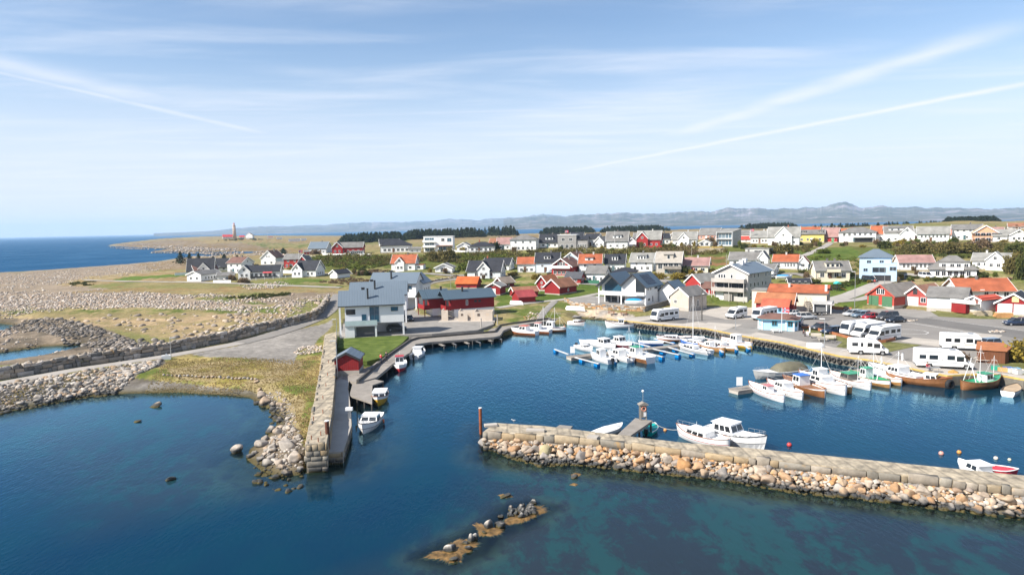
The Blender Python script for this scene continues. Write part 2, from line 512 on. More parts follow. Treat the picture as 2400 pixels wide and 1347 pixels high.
def G(px, py, sink=0.0, lo=40.0, hi=3500.0):
 "ground point seen at a photo pixel"
 d = ray(px, py)
 tt = np.geomspace(lo, hi, 1400)
 x, y, z = d[0] * tt, d[1] * tt, CAM_H + d[2] * tt
 h = np.maximum(terr(x, y, False), 0)
 i = int(np.argmax(z < h))
 if z[i] >= h[i]:
  return P(px, py, 1.0)
 t0, t1 = tt[max(i - 1, 0)], tt[i]
 h = max(float(h[i]), 0)
 for _ in range(14):
  t = .5 * (t0 + t1)
  hh = max(float(terr(np.array([d[0] * t]), np.array([d[1] * t]), False)[0]), 0)
  if CAM_H + d[2] * t < hh:
   t1 = t
   h = hh
  else:
   t0 = t
 return Vector((d[0] * t1, d[1] * t1, h - sink))
def mpp(p):
 "metres per photo pixel at a point"
 return ((np.array(p) - np.array([0, 0, CAM_H])) @ C_F) / FPX
# ground sheet: fan-shaped grid, finer near the harbour
NT, NR = 720, 640
th = np.linspace(R(-47), R(47), NT)
rr = np.linspace(38 ** -.62, 3600 ** -.62, NR) ** (-1 / .62)
TH, RR = np.meshgrid(th, rr)
gx, gy = (RR * np.sin(TH)).ravel(), (RR * np.cos(TH)).ravel()
gs = coast(gx, gy)
gz = terr(gx, gy)
gpx, gpy = proj(gx, gy, np.maximum(gz, 0))
# what covers the ground, as outlines traced on the photograph and carried onto the ground
dry = np.array(srgb(176, 160, 112)) * .52
tan = np.array(srgb(198, 178, 134)) * .50
green = np.array(srgb(120, 134, 62)) * .54
lawn = np.array(srgb(108, 132, 52)) * .54
olive = np.array(srgb(116, 118, 60)) * .55
stone = np.array(srgb(200, 180, 155)) * .47
slab = np.array(srgb(205, 178, 138)) * .50
wet = np.array(srgb(92, 84, 72)) * .6
gravel = np.array(srgb(172, 166, 158)) * .60
heath = np.array(srgb(158, 132, 88)) * .58
kelp = np.array([.035, .028, .012])
n1 = fbm(gx, gy, 28.0, 4)
n2 = fbm(gx + 500, gy, 6.0, 4)
n3 = fbm(gx, gy + 900, 2.2, 3)
nb = fbm(gx * 1.0, gy, 90.0, 4)
w_ = np.clip((n1 - .35) * 2.2, 0, 1)[:, None]
gcol = dry * (1 - w_) + green * w_
w_ = np.clip((n2 - .50) * 3, 0, 1)[:, None] * .7
gcol = gcol * (1 - w_) + (olive * .5 + tan * .5) * w_
far = np.clip((np.hypot(gx, gy) - 420) / 250, 0, 1)[:, None]
fcol = tan * .85 * (1 - np.clip((nb - .4) * 3, 0, 1)[:, None]) + (heath * .9) * np.clip((nb - .4) * 3, 0, 1)[:, None]
gcol = gcol * (1 - far) + fcol * far
jx, jy = (n2 - .5), (n3 - .5)
def zone(s, c, soft=1.0, mottled=0.0, c2=None, amt=1.0):
 global gcol
 poly = np.array(pxl(s))
 k_ = np.clip(soft * np.hypot(gx, gy) / 150, 0, 12) if False else soft
 x, y = gpx + jx * 60 * soft, gpy + (jx * 14 + jy * 8) * soft
 q = (gpx > poly[:, 0].min() - 60) & (gpx < poly[:, 0].max() + 60) & (gpy > poly[:, 1].min() - 30) & (gpy < poly[:, 1].max() + 30)
 idx = np.nonzero(q)[0]
 idx = idx[inside(poly, x[idx], y[idx])]
 cc = np.repeat(np.array(c)[None], len(idx), 0)
 if c2 is not None:
  t = np.clip((n2[idx] * .6 + n3[idx] * .4 - .5 + mottled * .2) * 5 + .5, 0, 1)[:, None]
  cc = cc * (1 - t) + np.array(c2) * t
 gcol[idx] = gcol[idx] * (1 - amt) + cc * amt
zone("-600,690 0,640 410,604 410,625 330,640 180,655 150,668 280,678 420,690 500,688 640,700 720,712 650,722 560,732 330,724 0,736 -600,760", stone, 1, 0, stone * .78)
zone("-600,760 0,722 330,718 560,715 700,722 640,740 400,748 0,750", tan, 1, 0, dry)
zone("-300,765 0,744 250,736 640,732 660,748 560,785 400,796 250,768 0,748", slab, 1, 0, dry * .9)
zone("180,748 420,752 640,736 700,720 660,748 540,775 400,780 300,765", dry, 1.4, .15, slab)
zone("0,722 330,724 700,714 640,728 300,738 0,734", green * .95, 1.2, 0, dry)
zone("-600,775 0,744 150,748 240,768 300,790 350,820 250,842 150,848 0,858 -600,920", wet * 1.5, .8, 0, stone * .7)
zone("-600,835 0,775 100,776 170,792 150,818 60,836 0,848 -300,870", stone * .85, .6, 0, wet * 1.6)
zone("130,668 200,650 300,640 430,634 520,640 480,655 300,660 200,672", heath * 1.1, .6, 0, tan)
zone("262,654 310,648 380,645 440,641 440,646 330,655 280,660", lawn, .3, 0, lawn * 1.15)
zone("320,618 430,606 520,604 560,612 430,632 340,635", heath, .6, 0, stone * .8)
zone("130,690 300,672 420,676 640,672 800,676 795,690 640,688 420,688 250,684", dry * 1.05, .8, 0, heath)
zone("420,690 640,682 780,690 760,705 640,712 480,706", green * .9, 1.0, .2, dry)
zone("560,700 700,688 790,684 790,690 720,702 640,712", stone * .9, .8, 0, stone * .7)
zone("640,660 700,652 770,656 760,663 700,668 650,666", lawn * .9, .3, 0, green)
zone("700,664 800,654 900,660 960,664 940,672 800,672", green * .95, .6, 0, dry)
zone("300,573 420,560 560,556 700,553 800,556 800,566 640,566 480,567 360,578", heath * 1.1, .4, 0, dry)
zone("240,578 300,571 400,563 480,566 420,578 340,583", stone * .85, .5, 0, heath * .8)
zone("250,578 300,570 420,572 560,570 640,574 640,586 420,580 340,583", heath * .9, .7, 0, stone * .7)
zone("340,592 360,585 440,579 620,584 700,588 640,596 600,594", stone * .7, .6, 0, heath * .8)
zone("560,566 700,570 800,566 900,566 900,572 740,580 620,580", green * .8, .8, 0, dry)
zone("800,556 960,552 960,566 900,570 800,566", green * 1.05, .4, 0, dry)
zone("620,600 700,605 760,600 1000,598 1100,605 1400,592 1700,585 1900,582 2400,576 2400,610 2150,600 1900,605 1640,602 1400,605 1180,625 1100,640 900,628 720,640", olive, .8, 0, green * .8)
zone("1000,598 1400,588 1900,580 2400,574 2400,585 1900,590 1400,596 1000,606", green * .95, .6, .3, olive)
zone("1865,590 2000,578 2020,600 1990,610 1900,612", lawn * .85, .6, 0, green)
zone("1655,600 1705,603 1705,622 1660,622", np.array(srgb(170, 125, 90)) * .55, .4, 0, olive)
zone("950,640 1240,625 1330,650 1420,655 1420,668 1270,690 1180,680 980,668", green, .8, 0, dry)
zone("1160,668 1420,660 1420,700 1200,720 1160,735", green, .8, .2, lawn * .8)
zone("1165,720 1330,705 1360,735 1300,745 1180,770", green * .95, .8, 0, dry)
zone("1345,728 1400,722 1485,738 1490,752 1440,748 1365,742", np.array(srgb(222, 200, 172)) * .66, .3, 0, gravel)
zone("1930,655 2060,650 2040,690 1935,720 1920,700", lawn * .95, .5, 0, green)
zone("1990,695 2080,680 2110,700 2000,722 1950,712", green, .4, 0, lawn)
zone("2090,640 2240,655 2260,690 2180,690 2130,665", green, .6, 0, tan)
zone("2160,660 2260,655 2250,680 2190,680", tan, .6, 0, dry)
zone("2260,655 2400,600 2400,660", green, .6, 0, tan)
zone("2175,728 2400,735 2400,748 2200,742", green, .3, 0, dry)
zone("2320,830 2400,790 2600,800 2600,900 2400,880 2330,862", green, .3, 0, lawn)
zone("790,790 960,784 900,850 850,860 800,880", lawn, .2, .3, lawn * 1.2)
zone("300,900 400,838 760,790 760,1080 560,1060 600,940", np.array(srgb(192, 172, 112)) * .6, .5, 0, green * .9)
zone("380,850 720,845 700,890 600,905 420,890", np.array(srgb(160, 148, 78)) * .6, .7, .3, tan * .9)
zone("560,905 640,900 720,940 700,1030 640,1010", tan * .95, .6, 0, dry)
zone("-300,1000 0,940 300,885 400,895 590,915 620,945 400,925 200,935 0,972", gravel * .82, .5, 0, wet * 1.3)
zone("-80,915 0,903 208,870 385,843 388,850 300,892 205,928 0,972 -80,990", wet * 1.5, .35, 0, gravel * .6)
zone("560,930 640,925 690,1000 720,1060 700,1130 560,1130", stone * .8, .4, 0, wet * 1.4)
zone("795,790 880,786 1160,740 985,738 960,715 900,725 806,752 795,770", gravel * .8, .2, 0, gravel * .7)
zone("446,829 560,808 650,786 745,762 782,750 772,776 752,790 735,808 695,820 694,838 692,855 640,848 556,838 480,836", gravel, .25, 0, gravel * .82)
t = np.clip((.55 - gz) / .5, 0, 1)[:, None] * np.clip(1.4 - np.hypot(gx, gy) / 400, 0, 1)[:, None]
gcol = gcol * (1 - t) + (kelp * 1.6 * (1 - n2[:, None]) + np.array([.10, .085, .035]) * n2[:, None]) * t
deep = (gs < -1.0)[:, None]
gcol = np.where(deep, np.array([.05, .075, .06]) * (.4 + 1.2 * n1[:, None]), gcol)
gcol = gcol * (.82 + .36 * n3[:, None])
ii = np.arange(NT * NR).reshape(NR, NT)
gf = np.stack([ii[:-1, :-1], ii[:-1, 1:], ii[1:, 1:], ii[1:, :-1]], -1).reshape(-1, 4)
keep = (gz[gf] > -4.6).any(1)
gm = bpy.data.materials.new('ground_cover')
gm.use_nodes = True
nt = gm.node_tree
b = nt.nodes['Principled BSDF']
at = nd(nt, 'ShaderNodeVertexColor', layer_name='Col')
geo = nd(nt, 'ShaderNodeNewGeometry')
na = nd(nt, 'ShaderNodeTexNoise', {'Vector': geo.outputs['Position'], 'Scale': .9, 'Detail': 8.0, 'Roughness': .72})
nb_ = nd(nt, 'ShaderNodeTexNoise', {'Vector': geo.outputs['Position'], 'Scale': .16, 'Detail': 4.0, 'Roughness': .6})
f = nd(nt, 'ShaderNodeMapRange', {0: na.outputs[0], 1: .25, 2: .75, 3: .55, 4: 1.5}).outputs[0]
f2 = nd(nt, 'ShaderNodeMapRange', {0: nb_.outputs[0], 1: .3, 2: .7, 3: .84, 4: 1.16}).outputs[0]
c = nd(nt, 'ShaderNodeVectorMath', {0: at.outputs[0], 'Scale': math_(nt, 'MULTIPLY', f, f2)}, operation='SCALE').outputs[0]
nt.links.new(c, b.inputs['Base Color'])
bp = nd(nt, 'ShaderNodeBump', {'Strength': .8, 'Distance': .25, 'Height': na.outputs[0]})
nt.links.new(bp.outputs[0], b.inputs['Normal'])
b.inputs['Roughness'].default_value = .95
b.inputs['Specular IOR Level'].default_value = .1
me = mesh_np('terrain', np.stack([gx, gy, gz], -1), gf[keep], gm, gcol, smooth=True)
struct(link('terrain', me))
from mathutils.bvhtree import BVHTree
_bvh = BVHTree.FromPolygons([tuple(v) for v in np.stack([gx, gy, gz], -1)], [tuple(q) for q in gf[keep]])
def Z(x, y, default=0.0):
 h = _bvh.ray_cast(Vector((x, y, 200)), Vector((0, 0, -1)))
 return h[0].z if h[0] is not None else default
# water
wx_th = np.linspace(R(-52), R(52), 420)
wr = np.concatenate([np.linspace(30 ** -.7, 900 ** -.7, 330) ** (-1 / .7), np.geomspace(950, 60000, 40)])
WT, WR = np.meshgrid(wx_th, wr)
wx, wy = (WR * np.sin(WT)).ravel(), (WR * np.cos(WT)).ravel()
ws = coast(wx, wy)
wpx, wpy = proj(wx, wy, np.zeros_like(wx))
dep = np.clip(-ws * .16, 0, 4)
BW = px_poly("1128,1075 1200,1090 1500,1125 1800,1165 2400,1225 2900,1285 2900,1200 2400,1130 1900,1080 1500,1040 1130,1000")
bs = np.maximum(-sdist(BW, wx, wy), 0)
dep = np.minimum(dep, bs * .30 + .05)
REEF = px_poly("985,1305 1060,1270 1150,1225 1190,1190 1240,1178 1290,1190 1240,1225 1170,1250 1140,1290 1060,1325 1020,1318")
rs = np.maximum(-sdist(REEF, wx, wy), 0)
dep = np.minimum(dep, rs * .45 + .02)
qd = -sdist(QUAY, wx, wy)
dep = np.where((qd > -1) & (qd < 9), np.maximum(dep, .75), dep)
def near(s, soft):
 p = px_poly(s)
 return np.clip(.5 + sdist(p, wx, wy) / soft, 0, 1)
weed = near("760,1400 1000,1320 1120,1200 1140,1110 1250,1090 1500,1110 1900,1165 2400,1215 3200,1300 3200,1900 700,1900", 9.0)
weed = np.maximum(weed,  .75 * near("-100,960 400,922 600,940 640,990 560,1060 620,1130 500,1180 250,1230 0,1050", 9.0))
open_sea = np.clip((np.hypot(wx, wy) - 330) / 120, 0, 1)
wcol = np.stack([dep / 4, weed, open_sea], -1)
ii = np.arange(len(wx)).reshape(WT.shape)
wf = np.stack([ii[:-1, :-1], ii[:-1, 1:], ii[1:, 1:], ii[1:, :-1]], -1).reshape(-1, 4)
wm = bpy.data.materials.new('sea_water')
wm.use_nodes = True
nt = wm.node_tree
nt.nodes.clear()
at = nd(nt, 'ShaderNodeVertexColor', layer_name='Col')
sp = nd(nt, 'ShaderNodeSeparateColor', {0: at.outputs[0]})
d_, weed_, open_ = sp.outputs
geo = nd(nt, 'ShaderNodeNewGeometry')
pos = geo.outputs['Position']
def wn(scale, detail, rot=0.0, st=(1, 1, 1), rough=.55, dist=0.0):
 mp = nd(nt, 'ShaderNodeMapping', {0: pos, 2: (0, 0, rot), 3: st})
 return nd(nt, 'ShaderNodeTexNoise', {'Vector': mp.outputs[0], 'Scale': scale, 'Detail': detail, 'Roughness': rough, 'Distortion': dist}).outputs[0]
rip = math_(nt, 'ADD', wn(2.6, 3, R(35), (1, .42, 1)), math_(nt, 'MULTIPLY', wn(.95, 2, R(-20), (1, .5, 1)), .7))
swell = wn(.06, 4, R(15), (1, .35, 1))
calm = nd(nt, 'ShaderNodeMapRange', {0: wn(.022, 3, R(70), (1, .5, 1)), 1: .38, 2: .62, 3: .30, 4: 1.0}).outputs[0]
amp = math_(nt, 'MULTIPLY', calm, math_(nt, 'MULTIPLY_ADD', open_, 1.0, .05))
b1 = nd(nt, 'ShaderNodeBump', {'Strength': 1.0, 'Distance': amp, 'Height': rip})
b2 = nd(nt, 'ShaderNodeBump', {'Strength': 1.0, 'Distance': math_(nt, 'MULTIPLY', open_, 3.2), 'Height': swell, 'Normal': b1.outputs[0]})
nrm = b2.outputs[0]
pat = wn(.55, 8, 0, (1, .55, 1), .72, .3)
pat2 = wn(.13, 5, 0, (1, .5, 1), .62)
weedmask = nd(nt, 'ShaderNodeMapRange', {0: math_(nt, 'MULTIPLY_ADD', pat2, .5, math_(nt, 'MULTIPLY', pat, .6)), 1: .50, 2: .572, 3: 0.0, 4: 1.0}).outputs[0]
shoal = mix_(nt, weedmask, (.014, .047, .052, 1), (.018, .026, .036, 1))
deepc = mix_(nt, nd(nt, 'ShaderNodeMapRange', {0: pat2, 1: .35, 2: .65, 3: 0.0, 4: 1.0}).outputs[0], (.0004, .027, .050, 1), (.0006, .020, .048, 1))
body = mix_(nt, weed_, deepc, shoal)
body = mix_(nt, open_, body, (.002, .042, .110, 1))
shal = nd(nt, 'ShaderNodeMapRange', {0: d_, 1: 0.0, 2: .30, 3: .45, 4: 0.0}).outputs[0]
body = mix_(nt, shal, body, mix_(nt, weedmask, (.060, .060, .030, 1), (.018, .016, .010, 1)))
dif = nd(nt, 'ShaderNodeBsdfDiffuse', {0: body})
clear = nd(nt, 'ShaderNodeMapRange', {0: d_, 1: .01, 2: .16, 3: .80, 4: 0.0}).outputs[0]
tr = nd(nt, 'ShaderNodeBsdfTransparent', {0: (.55, .78, .80, 1)})
inner = nd(nt, 'ShaderNodeMixShader', {0: clear, 1: dif.outputs[0], 2: tr.outputs[0]})
gl = nd(nt, 'ShaderNodeBsdfGlossy', {0: (.45, .80, 1, 1), 1: math_(nt, 'MULTIPLY_ADD', open_, .22, .035), 'Normal': nrm})
fr = nd(nt, 'ShaderNodeFresnel', {0: 1.33, 1: nrm})
cap = nd(nt, 'ShaderNodeMapRange', {0: open_, 3: .62, 4: .26}).outputs[0]
fac = math_(nt, 'MINIMUM', math_(nt, 'MULTIPLY', math_(nt, 'POWER', fr.outputs[0], 1.5), 2.45), cap)
ms = nd(nt, 'ShaderNodeMixShader', {0: fac, 1: inner.outputs[0], 2: gl.outputs[0]})
nd(nt, 'ShaderNodeOutputMaterial', {0: ms.outputs[0]})
me = mesh_np('water', np.stack([wx, wy, np.zeros_like(wx)], -1), wf, wm, wcol)
struct(link('water', me))
# far hills across the fjord
SKY = pxl("380,546 450,543 520,538 560,534 620,531 700,529 760,527 800,524 900,520 1000,518 1060,515 1130,514 1200,511 1240,508 1275,505 1330,507 1370,503 1430,500 1480,500 1530,497 1600,499 1650,494 1700,490 1760,489 1820,490 1870,492 1910,485 1950,481 1985,479 2010,484 2060,484 2100,487 2160,484 2210,488 2270,491 2330,488 2400,485 2700,478")
sk = np.array(SKY)
def hills(name, r0, r1, frac, px0, px1, seed, mat, nth=900, nr=90):
 pxs = np.linspace(px0, px1, nth)
 tops = np.interp(pxs, sk[:, 0], sk[:, 1])
 az, hh = [], []
 for a, b_ in zip(pxs, tops):
  d = ray(a, b_)
  az.append(math.atan2(d[0], d[1]))
  hh.append(CAM_H + d[2] / math.hypot(d[0], d[1]) * (r0 + .55 * (r1 - r0)))
 az, hh = np.array(az), np.maximum(np.array(hh), 6) * frac
 hh = hh * (1 + .42 * (fbm(az * 42 + seed * 9, az * 0 + seed, 1.0, 6, .62) - .5))
 v = np.linspace(0, 1, nr)
 prof = np.interp(v, [0, .03, .12, .35, .55, .8, 1], [-.05, .03, .28, .72, 1.0, .8, -.05])
 A, V = np.meshgrid(az, v)
 rad = r0 + V * (r1 - r0)
 x, y = rad * np.sin(A), rad * np.cos(A)
 nz = fbm(x + seed * 900, y, (r1 - r0) * .30, 6, .55)
 rg = 1 - np.abs(2 * fbm(x, y + seed * 700, (r1 - r0) * .16, 5, .55) - 1)
 rg2 = 1 - np.abs(2 * fbm(x * 1.0, y + seed * 300, (r1 - r0) * .055, 4, .55) - 1)
 z = hh[None] * prof[:, None] * (1 + .50 * (nz - .5) + .75 * (rg - .72) * np.minimum(1, 3 * V * (1 - V) + .2) + .35 * (rg2 - .7)) 
 pk = z.max(0)
 z = z * np.clip(hh / np.maximum(pk, 1e-6), .6, 1.6)[None] - np.where(prof[:, None] < 0, 4, 0)
 ii = np.arange(A.size).reshape(A.shape)
 f = np.stack([ii[:-1, :-1], ii[:-1, 1:], ii[1:, 1:], ii[1:, :-1]], -1).reshape(-1, 4)
 me = mesh_np(name, np.stack([x.ravel(), y.ravel(), z.ravel()], -1), f, mat, smooth=False)
 return struct(link(name, me))
hm = bpy.data.materials.new('bare_rock_hill')
hm.use_nodes = True
nt = hm.node_tree
b = nt.nodes['Principled BSDF']
geo = nd(nt, 'ShaderNodeNewGeometry')
na = nd(nt, 'ShaderNodeTexNoise', {'Vector': geo.outputs['Position'], 'Scale': .0035, 'Detail': 9.0, 'Roughness': .68})
nz = nd(nt, 'ShaderNodeSeparateXYZ', {0: geo.outputs['Normal']}).outputs[2]
st = math_(nt, 'MULTIPLY_ADD', nz, -.35, math_(nt, 'ADD', na.outputs[0], .22))
c = ramp_(nt, st, [(.28, (.045, .05, .03)), (.40, (.10, .092, .065)), (.50, (.22, .19, .20)), (.70, (.40, .34, .34))])
nt.links.new(c, b.inputs['Base Color'])
b.inputs['Roughness'].default_value = .95
b.inputs['Specular IOR Level'].default_value = .05
hills('hills', 9500, 16000, 1.0, 360, 1500, 1, hm)
hills('hills', 6200, 11000, 1.0, 1180, 2760, 2, hm)
hills('hills', 5600, 7600, .40, 1180, 2760, 3, hm)
# stones
def colm(name, rough=.9, amt=.35, scale=2.0, bump=.05, tide=True, guano=False, objrand=None):
 "stone: colour from the mesh (or from a palette per object), fine mottling, lichen, and the dark band the tide leaves"
 m = bpy.data.materials.new(name)
 m.use_nodes = True
 nt = m.node_tree
 b = nt.nodes['Principled BSDF']
 geo = nd(nt, 'ShaderNodeNewGeometry')
 pos = geo.outputs['Position']
 n = nd(nt, 'ShaderNodeTexNoise', {'Vector': pos, 'Scale': scale, 'Detail': 7.0, 'Roughness': .7})
 f = nd(nt, 'ShaderNodeMapRange', {0: n.outputs[0], 1: .28, 2: .72, 3: 1 - amt, 4: 1 + amt}).outputs[0]
 if objrand:
  oi = nd(nt, 'ShaderNodeObjectInfo')
  base = ramp_(nt, oi.outputs['Random'], objrand)
 else:
  base = nd(nt, 'ShaderNodeVertexColor', layer_name='Col').outputs[0]
 c = nd(nt, 'ShaderNodeVectorMath', {0: base, 'Scale': f}, operation='SCALE').outputs[0]
 n2 = nd(nt, 'ShaderNodeTexNoise', {'Vector': pos, 'Scale': .8, 'Detail': 5.0, 'Roughness': .65})
 if not guano:
  li = nd(nt, 'ShaderNodeMapRange', {0: n2.outputs[0], 1: .60, 2: .70, 3: 0.0, 4: .55}).outputs[0]
  c = mix_(nt, li, c, (.40, .235, .075, 1))
 else:
  li = nd(nt, 'ShaderNodeMapRange', {0: n2.outputs[0], 1: .46, 2: .62, 3: 0.0, 4: .75}).outputs[0]
  sp = nd(nt, 'ShaderNodeSeparateXYZ', {0: geo.outputs['Normal']})
  li = math_(nt, 'MULTIPLY', li, nd(nt, 'ShaderNodeMapRange', {0: sp.outputs[2], 1: -.1, 2: .5, 3: 0.0, 4: 1.0}).outputs[0])
  c = mix_(nt, li, c, (.56, .54, .49, 1))
 if tide:
  z = nd(nt, 'ShaderNodeSeparateXYZ', {0: pos}).outputs[2]
  z = math_(nt, 'MULTIPLY_ADD', math_(nt, 'SUBTRACT', n2.outputs[0], .5), .7, z)
  t1 = nd(nt, 'ShaderNodeMapRange', {0: z, 1: .62, 2: .34, 3: 0.0, 4: 1.0}).outputs[0]
  t2 = nd(nt, 'ShaderNodeMapRange', {0: z, 1: .22, 2: .08, 3: 0.0, 4: 1.0}).outputs[0]
  c = mix_(nt, t1, c, nd(nt, 'ShaderNodeVectorMath', {0: (.055, .056, .056), 'Scale': f}, operation='SCALE').outputs[0])
  c = mix_(nt, t2, c, nd(nt, 'ShaderNodeVectorMath', {0: (.075, .060, .022), 'Scale': f}, operation='SCALE').outputs[0])
 nt.links.new(c, b.inputs['Base Color'])
 bp = nd(nt, 'ShaderNodeBump', {'Strength': .8, 'Distance': bump, 'Height': n.outputs[0]})
 nt.links.new(bp.outputs[0], b.inputs['Normal'])
 b.inputs['Roughness'].default_value = rough
 b.inputs['Specular IOR Level'].default_value = .2
 return m
PAL = [(0, (.36, .27, .185)), (.25, (.40, .25, .14)), (.42, (.27, .24, .205)), (.60, (.43, .35, .27)), (.75, (.36, .20, .09)), (.9, (.22, .205, .19)), (1, (.47, .41, .35))]
PALG = [(0, (.29, .26, .225)), (.3, (.36, .32, .275)), (.55, (.24, .22, .195)), (.75, (.34, .25, .17)), (1, (.42, .38, .335))]
M_BOULDER = colm('granite_boulder', objrand=PAL)
M_BOULDERG = colm('pale_granite_boulder', objrand=PALG)
M_REEF = colm('guano_streaked_rock', objrand=PALG, guano=True, amt=.45)
M_STONES = colm('loose_stones')
M_BLOCK = colm('quarried_stone_blocks', amt=.3, scale=1.4)
M_BLOCKD = colm('dry_quarried_blocks', amt=.3, scale=1.4, tide=False)
def ico(sub):
 bm = bmesh.new()
 bmesh.ops.create_icosphere(bm, subdivisions=sub, radius=1)
 bm.verts.ensure_lookup_table()
 v = np.array([x.co[:] for x in bm.verts])
 f = np.array([[q.index for q in x.verts] for x in bm.faces])
 bm.free()
 return v, f
ICO1, ICO2, ICO3 = ico(1), ico(2), ico(3)
def rock_verts(V, seed, ang=.35):
 "rounded-angular stone: sphere cut by random planes, then roughened"
 g = np.random.default_rng(seed)
 v = V.copy()
 for _ in range(11):
  n = g.normal(size=3)
  n /= np.linalg.norm(n)
  d = g.uniform(.46, .88)
  o = v @ n - d
  v = v - np.maximum(o, 0)[:, None] * n * (1 - ang * .3)
 for _ in range(3):
  n = g.normal(size=3) * 2.2
  v = v * (1 + .05 * np.sin(V @ n + g.uniform(0, 6)))[:, None]
 return v
ROCKS = {}
def rock_mesh(kind, mat, n=14, V=None):
 if kind not in ROCKS:
  vv, ff = V or ICO3
  ROCKS[kind] = [mesh_np('boulder', rock_verts(vv, 100 + k + hash(kind) % 1 ), ff, mat, smooth=True) for k in range(n)]
 return ROCKS[kind]
def put_rock(kind, mat, name, x, y, z, s, label, cat, group, flat=.75):
 me = random.choice(rock_mesh(kind, mat))
 o = link(name, me)
 o.location = (x, y, z)
 o.rotation_euler = (random.uniform(-.5, .5), random.uniform(-.5, .5), random.uniform(0, 6.28))
 o.scale = (s * random.uniform(.85, 1.25), s * random.uniform(.8, 1.1), s * flat * random.uniform(.85, 1.15))
 return tag(o, label, cat, group)
def stones_mesh(pts, sizes, cols, V=ICO1, flat=.7):
 "many small stones as one mesh (uncountable)"
 vv, ff = V
 vars_ = [rock_verts(vv, 500 + k) for k in range(12)]
 N, n = len(pts), len(vv)
 a = rng.uniform(0, 6.28, N)
 ca, sa = np.cos(a), np.sin(a)
 base = np.stack([vars_[k] for k in rng.integers(0, 12, N)])
 sx = sizes[:, None] * rng.uniform(.8, 1.3, (N, 1))
 sy = sizes[:, None] * rng.uniform(.7, 1.1, (N, 1))
 x, y = base[:, :, 0] * sx, base[:, :, 1] * sy
 X = x * ca[:, None] - y * sa[:, None]
 Y = x * sa[:, None] + y * ca[:, None]
 Zz = base[:, :, 2] * sizes[:, None] * flat
 v = np.stack([X, Y, Zz], -1) + pts[:, None]
 f = (ff[None] + (np.arange(N) * n)[:, None, None]).reshape(-1, 3)
 return v.reshape(-1, 3), f, np.repeat(cols, n, 0)
def scatter_px(poly_s, n, seed=0):
 "n ground points spread evenly over the ground inside a traced outline"
 p = px_poly(poly_s, 1.5)
 g = np.random.default_rng(seed)
 lo, hi = p.min(0), p.max(0)
 out = np.zeros((0, 2))
 while len(out) < n:
  q = g.uniform(lo, hi, (n * 4, 2))
  out = np.concatenate([out, q[inside(p, q[:, 0], q[:, 1])]])
 return out[:n]
def scatter_px_persp(poly_s, n, seed=0):
 g = np.random.default_rng(seed)
 p = np.array(pxl(poly_s))
 lo, hi = p.min(0), p.max(0)
 out = np.zeros((0, 2))
 while len(out) < n:
  q = g.uniform(lo, hi, (n * 4, 2))
  out = np.concatenate([out, q[inside(p, q[:, 0], q[:, 1])]])
 out = out[:n]
 d = C_R[None] * ((out[:, :1] - 1200) / FPX) + C_U[None] * ((673.5 - out[:, 1:]) / FPX) + C_F[None]
 tt = np.geomspace(45, 1800, 500)
 res = np.zeros((n, 2))
 hit = np.zeros(n, bool)
 for t in tt:
  X = d * t
  k = ~hit
  if not k.any():
   break
  h = E(X[k, 0], X[k, 1])
  b_ = CAM_H + X[k, 2] < h
  idx = np.nonzero(k)[0][b_]
  res[idx] = X[idx, :2]
  hit[idx] = True
 return res[hit]
def zs(xy, dz=0.0):
 return np.array([Z(a, b) for a, b in xy]) + dz
def pal_cols(n, pal):
 p = np.array([c for _, c in pal])
 return p[rng.integers(0, len(p), n)] * rng.uniform(.8, 1.2, (n, 1))
